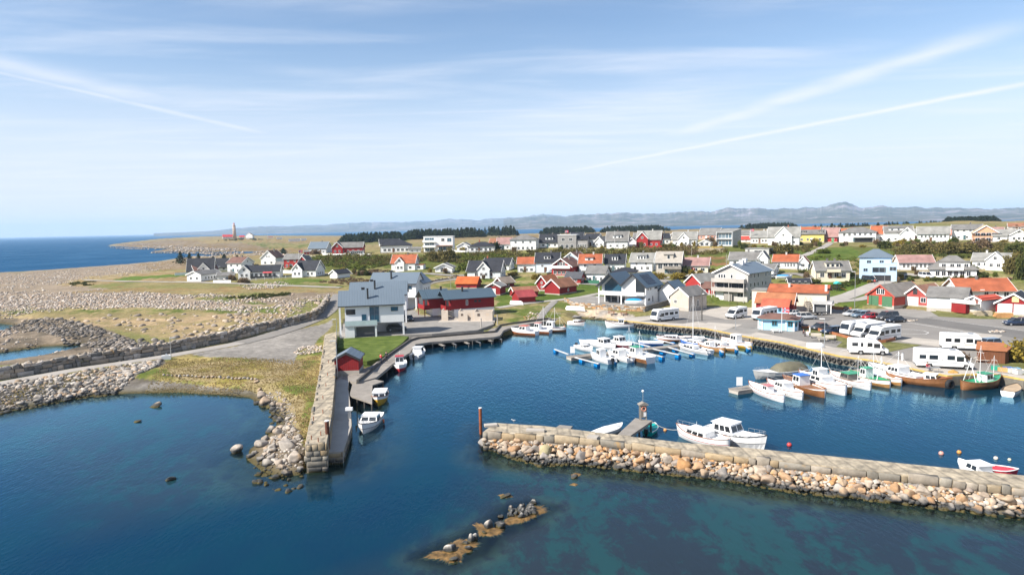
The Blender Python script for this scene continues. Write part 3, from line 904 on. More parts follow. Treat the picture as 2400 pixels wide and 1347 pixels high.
# coursed stone walls
def resample(pts, step):
 pts = [Vector(p) for p in pts]
 out = [pts[0]]
 for a, b in zip(pts[:-1], pts[1:]):
  n = max(1, int((b - a).length / step))
  out += [a.lerp(b, (k + 1) / n) for k in range(n)]
 return out
def block_wall(pts, hts, w, depth, pal, jit=.06, out=None):
 "pts: base line (x,y,z) ; hts: course heights ; blocks of mean width w laid with open joints"
 pts = [Vector(p) for p in pts]
 seg = [(b - a).length for a, b in zip(pts[:-1], pts[1:])]
 L = sum(seg)
 def at(s):
  s = min(max(s, 0), L - 1e-4)
  for a, b, l in zip(pts[:-1], pts[1:], seg):
   if s <= l:
    d = (b - a) / l
    return a + d * s, d
   s -= l
  return b, d
 V, F, Cc = out if out else ([], [], [])
 z = 0
 p_ = np.array([c for _, c in pal])
 for ci, h in enumerate(hts):
  s = random.uniform(0, .5 * w)
  while s < L:
   bw = w * random.choice((.5, .7, .9, 1.1, 1.5, 1.9)) * random.uniform(.85, 1.15)
   a, d = at(s)
   e, d2 = at(min(s + bw, L))
   s += bw
   t = (e - a)
   if t.length < .05:
    continue
   t2 = Vector((t.x, t.y, 0)).normalized()
   n = Vector((t2.y, -t2.x, 0))
   gap = .025
   a, e = a + t2 * gap, e - t2 * gap
   off = random.uniform(-jit, jit) + .0
   hh = h * random.uniform(.9, 1.04)
   if ci == len(hts) - 1:
    hh = h * random.uniform(.8, 1.2)
   J = lambda: random.uniform(-jit, jit) * .5
   o = len(V)
   r_ = min(.05, h * .08)
   f0 = n * (off)
   bk = n * (-depth + off)
   za, ze = a.z + z + .02, e.z + z + .02
   ring = [a + Vector((0, 0, za - a.z)), e + Vector((0, 0, ze - e.z)), e + Vector((J(), J(), ze - e.z + hh - .03 + J())), a + Vector((J(), J(), za - a.z + hh - .03 + J()))]
   cen = sum(ring, Vector()) / 4
   front = [q + f0 for q in ring]
   inset = [q + (cen - q).normalized() * r_ * 1.6 + f0 + n * r_ for q in ring]
   back = [q + bk for q in ring]
   V += front + inset + back
   F += [(o + 4, o + 5, o + 6, o + 7)]
   for k in range(4):
    k2 = (k + 1) % 4
    F += [(o + k, o + k2, o + 4 + k2, o + 4 + k), (o + 8 + k, o + 8 + k2, o + k2, o + k)]
   F += [(o + 11, o + 10, o + 9, o + 8)]
   c = p_[random.randrange(len(p_))] * random.uniform(.75, 1.2)
   Cc += [c] * 12
  z += h
 return V, F, Cc
def block_obj(name, data, mat, parent=None):
 V, F, Cc = data
 me = mesh_np(name, np.array([tuple(v) for v in V]), np.array(F), mat, np.array(Cc))
 return link(name, me, parent)
WPAL = [(0, (.32, .275, .225)), (.2, (.22, .195, .165)), (.4, (.38, .31, .24)), (.6, (.27, .23, .19)), (.8, (.18, .17, .155)), (1, (.40, .36, .32))]
TPAL = [(0, (.31, .25, .17)), (.3, (.27, .235, .19)), (.6, (.33, .25, .155)), (1, (.23, .21, .175))]
# roads and yards, draped on the ground
def strip(name, cpx, w, mat, dz=.09, step=2.5):
 pts = [G(a, b) if b_ is None else P(a, b, b_) for a, b, b_ in [(q + (None,))[:3] for q in cpx]]
 pts = [Vector((p.x, p.y, 0)) for p in pts]
 for _ in range(2):
  q = [pts[0]]
  for a, b in zip(pts[:-1], pts[1:]):
   q += [a.lerp(b, .25), a.lerp(b, .75)]
  pts = q + [pts[-1]]
 pts = resample(pts, step)
 V, F = [], []
 K = 4
 for i, p in enumerate(pts):
  a, b = pts[max(i - 1, 0)], pts[min(i + 1, len(pts) - 1)]
  t = (b - a).normalized()
  n = Vector((-t.y, t.x, 0))
  ww = w if not isinstance(w, (list, tuple)) else w[0] + (w[1] - w[0]) * i / (len(pts) - 1)
  for k in range(K + 1):
   q = p + n * ww * (k / K - .5)
   q2 = p + n * ww * .96 * (k / K - .5)
   V.append((q.x, q.y, .5 * (Z(q.x, q.y) + Z(p.x, p.y)) + dz - (.10 if k in (0, K) else 0) + p.y * .0004))
 for i in range(len(pts) - 1):
  for k in range(K):
   a = i * (K + 1) + k
   F.append((a, a + 1, a + K + 2, a + K + 1))
 me = mesh_np(name, np.array(V), np.array(F), mat, smooth=True)
 return struct(link(name, me))
ASPHALT = pm('asphalt', (.225, .210, .192), rough=.92, var=.10, scale=.12, grime=.22, bump=.01, bscale=20, spec=.15)
ASPHALT_D = pm('darker_asphalt', (.155, .147, .138), rough=.92, var=.12, scale=.2, grime=.2, spec=.15)
ROADM = pm('pale_worn_road', (.34, .315, .285), rough=.92, var=.12, scale=.3, grime=.2, spec=.15)
GRAVELM = pm('grey_gravel', (.255, .24, .22), rough=.95, var=.16, scale=.5, grime=.25, bump=.03, bscale=9, spec=.1)
GRASSM = pm('mown_grass', (.10, .112, .034), rough=.95, var=.30, scale=.9, grime=.25, bump=.05, bscale=5, spec=.1, var2=(.16, .155, .06))
LAWNM = pm('bright_lawn', (.070, .112, .020), rough=.95, var=.28, scale=.5, grime=.2, bump=.05, bscale=6, spec=.1, var2=(.10, .128, .03))
CONC_L = pm('pale_concrete_apron', (.41, .372, .325), rough=.9, var=.12, scale=.3, grime=.25, spec=.15)
strip('road', [(-160, 930), (0, 899), (208, 861), (383, 836), (475, 820), (556, 804), (646, 783), (720, 759), (764, 735), (783, 712), (800, 690)], [3.4, 3.6], ROADM)
strip('road', [(560, 803), (646, 782), (720, 757), (764, 735), (783, 712), (797, 690)], 4.4, ASPHALT, dz=.11)
strip('path', [(200, 656), (300, 660), (440, 661), (560, 665), (680, 670), (800, 674)], 3.2, ROADM)
strip('road', [(760, 642), (900, 641), (1000, 643), (1090, 645)], 3.6, GRAVELM)
strip('road', [(960, 690), (985, 672), (1010, 661), (1085, 650), (1110, 640)], 4.0, GRAVELM)
strip('path', [(1163, 722), (1260, 707), (1340, 700), (1405, 688)], 2.6, ROADM)
strip('path', [(1330, 660), (1380, 666), (1425, 668)], 3.5, GRAVELM)
strip('path', [(1263, 748), (1278, 728), (1300, 706)], 2.0, GRAVELM)
strip('road', [(1925, 716), (1985, 694), (2050, 668), (2100, 652), (2140, 642)], [6.0, 4.5], ROADM)
strip('road', [(1940, 713), (2020, 702), (2068, 684)], 3.4, ROADM)
strip('road', [(1625, 708), (1640, 690), (1600, 668), (1545, 655)], 4.4, GRAVELM)
strip('path', [(1535, 652), (1600, 650), (1660, 646)], 3.2, ROADM)
strip('path', [(1868, 604), (1900, 594), (1930, 580), (1946, 570)], 3.2, ROADM)
strip('path', [(1820, 645), (1870, 640), (1910, 652)], 4.5, ASPHALT)
strip('path', [(2065, 655), (2130, 648), (2190, 642)], 5.0, ASPHALT_D)
def sheet(name, s, z, mat, thick=None):
 "flat traced area at height z; thick gives it real depth"
 p = px_poly(s, z)
 mb = MB()
 poly = [tuple(q) for q in p]
 ar = sum(a[0] * b[1] - b[0] * a[1] for a, b in zip(poly, poly[1:] + poly[:1]))
 if ar < 0:
  poly.reverse()
 if thick:
  mb.extrude(poly, 'z', z - thick, z)
 else:
  mb.add([(*q, z) for q in poly], [tuple(range(len(poly)))])
 return struct(mb.build(name, mat))
sheet('quay_pavement', "1421,749 1484,755 1552,763 1653,771 1734,788 1827,803 1965,836 2054,848 2160,871 2220,883 2262,880 2330,879 2400,892 2800,960 3200,960 3200,800 2400,742 2300,738 2190,729 2120,722 1990,724 1940,712 1850,722 1800,728 1770,712 1700,700 1640,712 1560,735", QUAY_Z, ASPHALT, 3.2)
sheet('quay_apron', "1421,749 1484,755 1552,763 1653,771 1734,788 1827,803 1965,836 2054,848 2160,871 2220,883 2262,880 2330,879 2400,892 2800,960 2800,940 2400,880 2300,868 2240,868 2060,833 1900,803 1745,772 1660,758 1560,740 1500,742", QUAY_Z + .004, CONC_L)
sheet('quay_apron', "1700,748 1640,735 1690,712 1765,714 1800,731 1770,748", QUAY_Z + .006, CONC_L)
sheet('road', "1950,712 2100,730 2195,733 2185,745 2400,775 2800,815 2800,850 2400,795 2190,762 2060,742", QUAY_Z + .005, ASPHALT_D)
sheet('road', "1985,722 2110,718 2185,716 2182,730 2205,741 2160,746 2085,735", QUAY_Z + .009, GRAVELM)
sheet('verge', "2180,729 2400,733 2420,748 2300,747 2200,741", QUAY_Z + .03, GRASSM, .4)
sheet('verge', "1945,706 1990,700 2040,702 2035,718 1955,716", 1.75, GRASSM, .5)
sheet('yard', "795,798 940,785 1012,782 1120,773 1158,759 1150,748 1100,746 1030,744 985,738 965,700 935,700 900,725 850,742 806,752", 1.7, GRAVELM, 2.0)
sheet('lawn', "792,793 930,786 958,788 940,806 893,838 860,846 843,846 843,815 792,815", 1.74, LAWNM, 1.5)
sheet('lawn', "1880,766 1905,772 2015,800 2050,797 2160,808 2075,826 1960,812 1975,800 1895,784", QUAY_Z + .05, GRASSM, .3)
sheet('lawn', "2330,842 2420,818 2560,830 2560,905 2420,882 2345,862", QUAY_Z + .05, GRASSM, .3)
for k_, q in enumerate(("1500,752 1600,758 1660,750 1570,744", "1640,762 1720,768 1740,760 1660,755", "1690,776 1760,783 1790,770 1720,766", "1900,800 1960,806 1990,795 1930,790", "2110,800 2200,812 2230,800 2140,790", "2090,765 2170,772 2200,764 2110,757", "1850,742 1940,752 1960,744 1880,736", "2230,790 2330,800 2350,785 2260,778")):
 sheet('asphalt_patch', q, QUAY_Z + .012, (ASPHALT_D, CONC_L, ASPHALT)[k_ % 3] if k_ != 2 else GRAVELM)
WLINE = pm('worn_white_road_paint', (.62, .61, .58), rough=.8, var=.2, scale=2, grime=.5)
mb = MB()
c0 = P(2135, 779, QUAY_Z)
pa = [P(2105, 771, QUAY_Z), P(2140, 772, QUAY_Z), P(2165, 775, QUAY_Z), P(2177, 779, QUAY_Z), P(2170, 782.5, QUAY_Z), P(2140, 782.5, QUAY_Z), P(2105, 781, QUAY_Z)]
for ln in (pa, [P(1975, 735, QUAY_Z), P(2010, 738, QUAY_Z)], [P(2175, 745, QUAY_Z), P(2400, 775, QUAY_Z)], [P(1970, 822, QUAY_Z), P(2000, 815, QUAY_Z)], [P(2105, 752, QUAY_Z), P(2300, 783, QUAY_Z)]):
 for a, b in zip(ln[:-1], ln[1:]):
  t = (b - a).normalized()
  n = Vector((-t.y, t.x, 0)) * .09
  z = Vector((0, 0, .014))
  mb.add([a - n + z, b - n + z, b + n + z, a + n + z], [(0, 1, 2, 3)])
struct(mb.build('road_markings', WLINE))
# the tyre-hung quay wall
EDGE = [P(a, b, QUAY_Z) for a, b in pxl("1421,749 1484,755 1552,763 1653,771 1734,788 1827,803 1965,836 2054,848 2160,871 2220,883 2262,880 2330,879 2400,892 2800,960")]
quay = empty('quay_wall', 'long concrete quay wall with yellow kerb and hanging tyres', 'quay', EDGE[0])
def loc(o, pts):
 return [Vector(p) - Vector(o.location) for p in pts]
def ribbon(pts, w0, w1, z0, z1):
 "box section following a line: from w0 to w1 across (right of travel positive), z0..z1 above the line"
 mb = MB()
 rings = []
 for i, p in enumerate(pts):
  a, b = pts[max(i - 1, 0)], pts[min(i + 1, len(pts) - 1)]
  t = (b - a)
  t.z = 0
  t.normalize()
  n = Vector((t.y, -t.x, 0))
  rings.append([p + n * w0 + Vector((0, 0, z0)), p + n * w1 + Vector((0, 0, z0)), p + n * w1 + Vector((0, 0, z1)), p + n * w0 + Vector((0, 0, z1))])
 mb.loft(rings)
 return mb
lp = loc(quay, EDGE)
ribbon(lp, -.35, .02, .002, .20).build('kerb', YELLOWP, quay)
ribbon(lp, -.3, .10, -3.4, -.03).build('face', pm('stained_quay_concrete', (.16, .145, .12), rough=.9, var=.3, scale=.6, grime=.6), quay)
mb = MB()
for p in resample(lp, 2.1):
 mb.box(p.x - .09, p.x + .09, p.y - .32, p.y - .08, -2.2, -.05)
mb.build('fender_timbers', WOOD_DARK, quay)
def torus(R0, r0, n=22, k=9, flat=1.25):
 vs, fs = [], []
 for i in range(n):
  a = 2 * math.pi * i / n
  for j in range(k):
   b_ = 2 * math.pi * j / k
   rr_ = R0 + r0 * math.cos(b_)
   vs.append((rr_ * math.cos(a), r0 * flat * math.sin(b_), rr_ * math.sin(a)))
 for i in range(n):
  for j in range(k):
   fs.append((i * k + j, ((i + 1) % n) * k + j, ((i + 1) % n) * k + (j + 1) % k, i * k + (j + 1) % k))
 return vs, fs
TYRE_ME = MB().add(*torus(.33, .125)).mesh('tyre_fender', TYRE_OLD, True)
run = 0.0
segs = [(1490, 1548), (1562, 1728), (1770, 2092), (2100, 2214)]
line = resample(EDGE, .05)
nextd = 0
cum = 0
for a, b in zip(line[:-1], line[1:]):
 cum += (b - a).length
 if cum < nextd:
  continue
 u, _ = proj(np.array([b.x]), np.array([b.y]), np.array([1.0]))
 if not any(s0 <= u[0] <= s1 for s0, s1 in segs):
  continue
 nextd = cum + random.uniform(.93, 1.08)
 t = (b - a).normalized()
 o = link('tyre_fender', TYRE_ME)
 o.location = b + Vector((t.y, -t.x, 0)) * .27 + Vector((0, 0, -.62 + random.uniform(-.07, .07)))
 o.rotation_euler = (random.uniform(-.08, .08), random.uniform(0, 6), math.atan2(t.y, t.x) + random.uniform(-.1, .1))
 s_ = random.uniform(.92, 1.08)
 o.scale = (s_, s_, s_)
 tag(o, 'worn black tyre hung as a fender along the yellow-edged quay', 'tyre', 'tyres hung along the quay wall')
for px_, py_ in ((1556, 763), (1763, 793)):
 p = P(px_, py_, QUAY_Z)
 l = empty('quay_ladder', 'yellow ladder on the quay wall ' + ('near the white fishing boat' if px_ < 1600 else 'beside the end of the inner pontoon'), 'ladder', p, R(-14))
 mb = MB()
 for x in (-.22, .22):
  mb.tube((x, -.25, -2), (x, -.25, .6), .03)
 mb.build('rail', YELLOWP, l)
 for k in range(8):
  MB().tube((-.22, -.25, -1.7 + k * .28), (.22, -.25, -1.7 + k * .28), .02).build('rung', YELLOWP, l)
# long right-hand breakwater
BZ = 2.0
front = [P(a, b, BZ) for a, b in pxl("1131,1013 1242,1019 1352,1026 1412,1032 1545,1046 1682,1062 1800,1076 1995,1098 2200,1121 2400,1143 2800,1190")]
backl = [P(a, b, BZ) for a, b in pxl("1160,990 1275,997 1400,1012 1480,1022 1600,1036 1770,1050 2000,1073 2200,1093 2400,1113 2800,1155")]
base = [P(a, b, 0) for a, b in pxl("1131,1046 1198,1074 1266,1095 1329,1088 1397,1096 1545,1111 1694,1126 1847,1153 1995,1168 2142,1186 2400,1218 2800,1270")]
bwk = empty('breakwater', 'long stone breakwater with paved top and rubble seaward slope', 'breakwater', front[0])
mb = MB()
poly = [(p.x, p.y) for p in loc(bwk, front)] + [(p.x, p.y) for p in reversed(loc(bwk, backl))]
n = Vector((0, .12))
mb.extrude([(p[0], p[1] + (.14 if i < len(front) else 0)) for i, p in enumerate(poly)], 'z', -4.0, -.02)
mb.build('paved_top', STONE_CAP, bwk)
bl = loc(bwk, [Vector((p.x, p.y, BZ - .72)) for p in front])
block_obj('parapet_blocks', block_wall(bl, [.70], 1.35, .5, TPAL, .10), M_BLOCK, bwk)
bl = loc(bwk, [Vector((p.x, p.y + .06, -.9)) for p in front])
block_obj('wall_blocks', block_wall(bl, [.75, .75, .68], 1.1, .5, TPAL, .07), M_BLOCK, bwk)
bl = loc(bwk, [Vector((front[0].x, front[0].y, -1)), Vector((backl[0].x, backl[0].y, -1))][::-1])
block_obj('end_blocks', block_wall(bl, [.8, .75, .7, .7], 1.2, .5, TPAL, .05), M_BLOCK, bwk)
for a, b, w, d in ((1150, 998, 1.4, .8), (1255, 1010, 2.0, .7), (1390, 1026, 1.1, .9)):
 p = P(a, b, BZ) - Vector(bwk.location)
 M = Matrix.Translation(p) @ Matrix.Rotation(random.uniform(-.5, .5), 4, 'Z')
 MB().box(-w / 2, w / 2, -d / 2, d / 2, 0, .22, M=M).build('loose_slab', CONCRETE, bwk)
def line_at(L, u):
 seg = [(b - a).length for a, b in zip(L[:-1], L[1:])]
 s = u * sum(seg)
 for a, b, l in zip(L[:-1], L[1:], seg):
  if s <= l:
   return a.lerp(b, s / l)
  s -= l
 return L[-1]
Lvis = [p for p in front if p.x < 52]
f2, b2 = front[:-1], base[:-1]
f2 = [Vector((p.x, p.y, 1.3)) for p in f2]
cnt = 0
big = P(1282, 1080, 0)
o = put_rock('bigtan', colm('lichen_green_boulder', objrand=[(0, (.33, .29, .17)), (1, (.33, .29, .17))]), 'boulder', big.x, big.y + .75, .75, 1.0, 'huge rounded olive-tan boulder at the foot of the breakwater near its head', 'boulder', None, 1.0)
o.scale = (1.18, 1.05, 1.12)
N = 175
for k in range(N):
 u = (k + random.uniform(.1, .9)) / N
 v = [.08, .55, .30, .80, .18, .68, .42][k % 7] + random.uniform(-.08, .08)
 a, b = line_at(f2, u), line_at(b2, u)
 p = a.lerp(b, v)
 s = random.choice((.28, .36, .44, .56, .70)) * random.uniform(.85, 1.15) * (1 if v > .25 else .75)
 put_rock('boulder', M_BOULDER, 'boulder', p.x, p.y, p.z + .02, s, 'rounded tan or grey boulder in the rubble slope of the long breakwater', 'boulder', 'boulders heaped along the long breakwater')
n = 2600
u = rng.random(n)
v = rng.uniform(-.05, 1.25, n)
pts = np.array([list(line_at(f2, a).lerp(line_at(b2, a), b)) for a, b in zip(u, v)])
pts[:, 2] = 1.3 - np.clip(v, 0, 1.4) * 1.32 - .10
sz = rng.uniform(.10, .34, n)
V_, F_, C_ = stones_mesh(pts, sz, pal_cols(n, PAL), ICO2)
tag(link('rubble', mesh_np('rubble', V_, F_, M_STONES, C_, smooth=True)), 'smaller stones wedged between the breakwater boulders', 'rubble', None, 'stuff')
mb = MB()    # core under the rubble
co_ = [[Vector((p.x, p.y + .3, 1.15)), Vector((q.x, q.y + .2, -.35)), Vector((q.x, q.y - 2.2, -2.5)), Vector((p.x, p.y + 1, -2.5))] for p, q in zip([line_at(f2, t) for t in np.linspace(0, 1, 30)], [line_at(b2, t) for t in np.linspace(0, 1, 30)])]
mb.loft(co_)
mb.build('rubble_core', pm('wet_rubble', (.10, .085, .06), rough=.9, var=.4, scale=1.2), None)['kind'] = 'structure'
# left pier: high wall and low walkway
PZ, WZ = 2.9, 1.25
pier = empty('stone_pier', 'old stone pier with a high wall and a low concrete walkway', 'pier', P(716, 1041, PZ))
Lw = [P(a, b, PZ) for a, b in pxl("716,1041 730,972 744,900 754,838 762,784")]
Rw = [P(a, b, PZ) for a, b in pxl("765,1038 777,973 784,900 787,840 789,777")]
wl, wr_ = loc(pier, Lw), loc(pier, Rw)
mb = MB()
mb.extrude([(p.x, p.y) for p in wr_] + [(p.x, p.y) for p in reversed(wl)], 'z', -3.6, 0)
mb.build('paved_top', STONE_CAP, pier)
pf = Vector(wl[0]), Vector(wr_[0])
dn = Vector((0, 0, -3.5))
block_obj('end_blocks', block_wall([pf[0] + dn + Vector((-.3, -.12, 0)), pf[1] + dn + Vector((.1, -.12, 0))], [.6, .55, .6, .5, .55, .62], 1.0, .5, TPAL, .05), M_BLOCK, pier)
block_obj('side_blocks', block_wall([p + Vector((.02, 0, -1.75)) for p in wr_], [.6, .55, .56], 1.2, .3, TPAL, .035), M_BLOCK, pier)
block_obj('outer_blocks', block_wall([p + Vector((-.02, 0, -2.0)) for p in reversed(wl)], [.7, .65, .62], 1.2, .3, TPAL, .04), M_BLOCK, pier)
lowp = loc(pier, [P(a, b, WZ) for a, b in pxl("767,1060 804,1057 824,996 820,940 815,908 818,890 800,880 788,890 778,985 764,1045")])
mb = MB()
mb.extrude([(p.x, p.y) for p in lowp], 'z', -4.4, WZ - PZ)
mb.build('walkway', CONCRETE, pier)
fr_ = [lowp[0], lowp[1]]
zz = Vector((0, 0, -1.25 - .9))
block_obj('walkway_blocks', block_wall([fr_[0] + zz + Vector((-.4, -.1, 0)), fr_[1] + zz + Vector((0, -.1, 0))], [.55, .5, .5, .5], .95, .4, TPAL, .05), M_BLOCK, pier)
block_obj('walkway_side_blocks', block_wall([p + zz for p in lowp[1:5]], [.55, .5, .5, .5], 1.1, .4, TPAL, .05), M_BLOCK, pier)
mb = MB()
for a, b in ((730, 1030), (752, 1020), (735, 985), (757, 968), (757, 935), (764, 905), (768, 880), (770, 850), (746, 1035)):
 p = P(a, b, PZ) - Vector(pier.location)
 mb.tube(p, p + Vector((0, 0, .45)), .05)
mb.build('mooring_pins', RUST, pier)
def pile(px_, py_, z, h, r, label, mat=RUST, cap=WHITEP):
 p = P(px_, py_, z)
 o = empty('mooring_post', label, 'post', p)
 MB().tube((0, 0, -2.5), (0, 0, h), r, n=14).build('shaft', mat, o)
 MB().tube((0, 0, h), (0, 0, h + .07), r * 1.08, n=14).build('cap', cap, o)
 return o
pile(1127, 1016, 0, 3.05, .18, 'tall rusty steel post with white cap at the breakwater head')
pile(769, 1052, WZ, 3.0, .22, 'dark rusty steel post standing at the end of the stone pier', pm('dark_rust', (.10, .035, .02), rough=.8, var=.4, scale=1.2))
p = P(819, 980, WZ)
o = empty('service_post', 'short grey service post with white top on the pier walkway edge', 'post', p)
MB().box(-.14, .14, -.14, .14, 0, 1.0).build('shaft', METAL, o)
MB().box(-.42, .42, -.22, .22, 1.0, 1.35).build('head', WHITEP, o)
# boardwalk and small decks, left side of the basin
DZ = 1.3
def deck(name, label, cat, s, z, thick, mat, piles=0, pmat=WOOD_DARK, group=None):
 p = [P(a, b, z) for a, b in pxl(s)]
 o = empty(name, label, cat, p[0], 0, group)
 q = [(v.x, v.y) for v in loc(o, p)]
 if sum(a[0] * b[1] - b[0] * a[1] for a, b in zip(q, q[1:] + q[:1])) < 0:
  q.reverse()
 MB().extrude(q, 'z', -thick, 0).build('decking', mat, o)
 if piles:
  mb = MB()
  for v in resample([Vector((*a, 0)) for a in q] + [Vector((*q[0], 0))], piles):
   c = Vector((sum(a[0] for a in q) / len(q), sum(a[1] for a in q) / len(q), 0))
   v = v + (c - v).normalized() * .3
   mb.tube((v.x, v.y, -3.5), (v.x, v.y, -thick), .12)
  mb.build('piles', pmat, o)
 return o
bw = deck('boardwalk', 'grey boardwalk with a raised dark kerb along the harbour lawn', 'boardwalk',
          "800,886 872,856 930,810 968,790 1020,784 1141,777 1163,762 1205,753 1290,744 1290,750 1200,766 1180,774 1172,786 1159,789 1010,801 974,806 960,826 924,849 882,884 835,896", DZ, .45, WOOD_GREY, 4.5)
kl = loc(bw, [P(a, b, DZ) for a, b in pxl("838,896 912,834 960,800 980,794 1160,779 1171,765 1205,759 1288,748")])
ribbon(kl, -.16, .16, .002, .42).build('kerb', WOOD_DARK, bw)
fin = ((1014, 800, 1041, 811, 1), (1038, 797, 1069, 808, 0), (1074, 795, 1099, 806, 1), (1098, 793, 1126, 804, 0), (1123, 789, 1153, 800, 1), (1146, 787, 1176, 796, 0))
for i, (a, b, c, d, wide) in enumerate(fin):
 p, q = P(a, b, .75), P(c, d, .55)
 o = empty('mooring_finger', ('broad plank' if wide else 'thin metal') + ' mooring finger off the boardwalk, ' + ['nearest the white outboard boat', 'second from the white outboard boat', 'third from the white outboard boat', 'fourth from the white outboard boat', 'fifth from the white outboard boat', 'farthest from the white outboard boat'][i], 'mooring finger', p, 0, 'mooring fingers off the boardwalk')
 v = q - p
 t = Vector((v.x, v.y, 0)).normalized()
 n = Vector((-t.y, t.x, 0)) * (.30 if wide else .13)
 mb = MB()
 mb.loft([[-n, n, n + Vector((0, 0, .12)), -n + Vector((0, 0, .12))], [v - n, v + n, v + n + Vector((0, 0, .12)), v - n + Vector((0, 0, .12))]])
 mb.build('beam', WOOD_GREY if wide else METAL, o)
 MB().tube(v + Vector((0, 0, -1.6)), v + Vector((0, 0, -.02)), .16).build('float', WOOD_DARK, o)
deck('landing_stage', 'square grey plank landing beside the yellow and white boat', 'landing stage', "819,926 872,944 873,902 900,893 868,886 826,899", 1.1, .22, WOOD_GREY, 1.6)
deck('jetty', 'grey timber jetty with a stone path behind the fishing boats', 'jetty', "1261,752 1289,737 1343,737 1363,741 1300,748 1268,757", 1.0, .9, WOOD_GREY, 0)
bd = deck('dock', 'short grey plank dock on the inner side of the breakwater', 'dock', "1448,1017 1489,979 1529,985 1478,1020", 1.55, .3, WOOD_GREY, 2.2)
mb = MB()
for k in range(4):
 c = P(1481 + k * 9, 1016 - k * 7, 1.0) - Vector(bd.location)
 mb.add([v_ for v_ in [Vector(v_) * .16 + c + Vector((.1, -.1, 0)) for v_ in ICO1[0]]], [tuple(f_) for f_ in ICO1[1]])
mb.build('bumpers', GEL, bd, True)
deck('float_platform', 'small square grey float platform behind the breakwater top', 'platform', "1298,1004 1312,995 1342,998 1334,1007", 1.7, .2, WOOD_GREY, 1.8)
p = P(1507, 983, 1.55)
o = empty('lifebuoy_station', 'little timber lifebuoy station with gabled top and ball-topped pole', 'lifebuoy station', p, R(8))
mb = MB()
for x in (-.33, .33):
 for y in (-.22, .22):
  mb.box(x - .05, x + .05, y - .05, y + .05, 0, 1.75)
mb.box(-.33, .33, .14, .2, .2, 1.75)
mb.build('frame', WOOD_GREY, o)
mb = MB()
mb.extrude([(-.55, 1.75), (.55, 1.75), (.55, 1.85), (0, 2.1), (-.55, 1.85)], 'y', -.4, .4)
mb.build('roof', WOOD_GREY, o)
vs, fs = torus(.24, .06, 20, 8, 1)
b_ = MB().add(vs, fs, 0, Matrix.Translation((0, -.30, 1.35))).build('lifebuoy', pm('red_white_lifebuoy', (.62, .25, .17), rough=.5, var=.3, scale=4), o, True)
MB().box(.0, .30, -.30, -.26, .45, .95).build('notice_board', WHITEP, o)
MB().tube((0, 0, 2.0), (0, 0, 3.25), .03).build('pole', METAL, o)
MB().add([tuple(Vector(v_) * .15 + Vector((0, 0, 3.35))) for v_ in ICO2[0]], [tuple(f_) for f_ in ICO2[1]]).build('ball', WHITEP, o, True)
def pontoon(label, pts, w, z=.55, sign=None):
 L = [P(a, b, z) for a, b in pts]
 o = empty('pontoon', label, 'pontoon', L[0])
 l = loc(o, L)
 ribbon(l, -w / 2, w / 2, -.14, .02).build('decking', WOOD_GREY, o)
 ribbon(l, -w / 2 + .12, w / 2 - .12, -.75, -.15).build('floats', CONCRETE, o)
 if sign:
  a = P(*sign, z) - Vector(o.location)
  s_ = MB()
  s_.box(a.x - .42, a.x + .42, a.y - .03, a.y + .03, .55, 1.75)
  sg = s_.build('notice_board', WHITEP, o)
  MB().tube((a.x - .3, a.y + .05, 0), (a.x - .3, a.y + .05, .6), .04).tube((a.x + .3, a.y + .05, 0), (a.x + .3, a.y + .05, .6), .04).build('sign_legs', METAL, sg)
 return o
pontoon('inner wooden pontoon leading from the tyre quay out to the white boats', [(1333, 836), (1470, 822), (1600, 808), (1750, 791)], 2.1, sign=(1342, 834))
pontoon('outer wooden pontoon with a white notice board on its tip', [(1719, 913), (1800, 900), (1880, 887), (2060, 862)], 2.0, sign=(1733, 912))
FING = [(1300, 819, 1333, 831, [(1303, 822)]), (1348, 838, 1404, 853, [(1364, 845), (1399, 854)]), (1440, 828, 1444, 848, [(1441, 848)]), (1466, 828, 1482, 846, [(1479, 845)]),
  (1496, 822, 1554, 837, [(1512, 828), (1551, 839)]), (1530, 818, 1592, 832, [(1553, 825), (1589, 834)]), (1566, 814, 1626, 831, [(1582, 820), (1622, 831)]),
  (1640, 808, 1664, 828, [(1660, 828)]), (1672, 806, 1694, 826, [(1691, 826)]), (1704, 802, 1728, 820, [(1725, 820)]), (1730, 800, 1756, 818, [(1754, 818)]),
  (1478, 801, 1524, 813, [(1478, 806), (1508, 812)]), (1534, 794, 1580, 806, [(1543, 799), (1576, 805)]), (1628, 788, 1684, 799, [(1636, 792)])]
fl = ['at the very tip of the inner pontoon', 'in front of the boat with the black outboard', 'between the two white cruisers nearest the pontoon tip', 'left of the green wheelhouse trawler', 'right of the green wheelhouse trawler', 'second right of the trawler', 'left of the white sloop', 'right of the white sloop', 'left of the yellow hulled boats', 'between the two yellow hulled boats', 'right of the yellow hulled boats', 'behind the trawler on the quay side', 'left of the varnished cabin boat', 'right of the blue sailing boat']
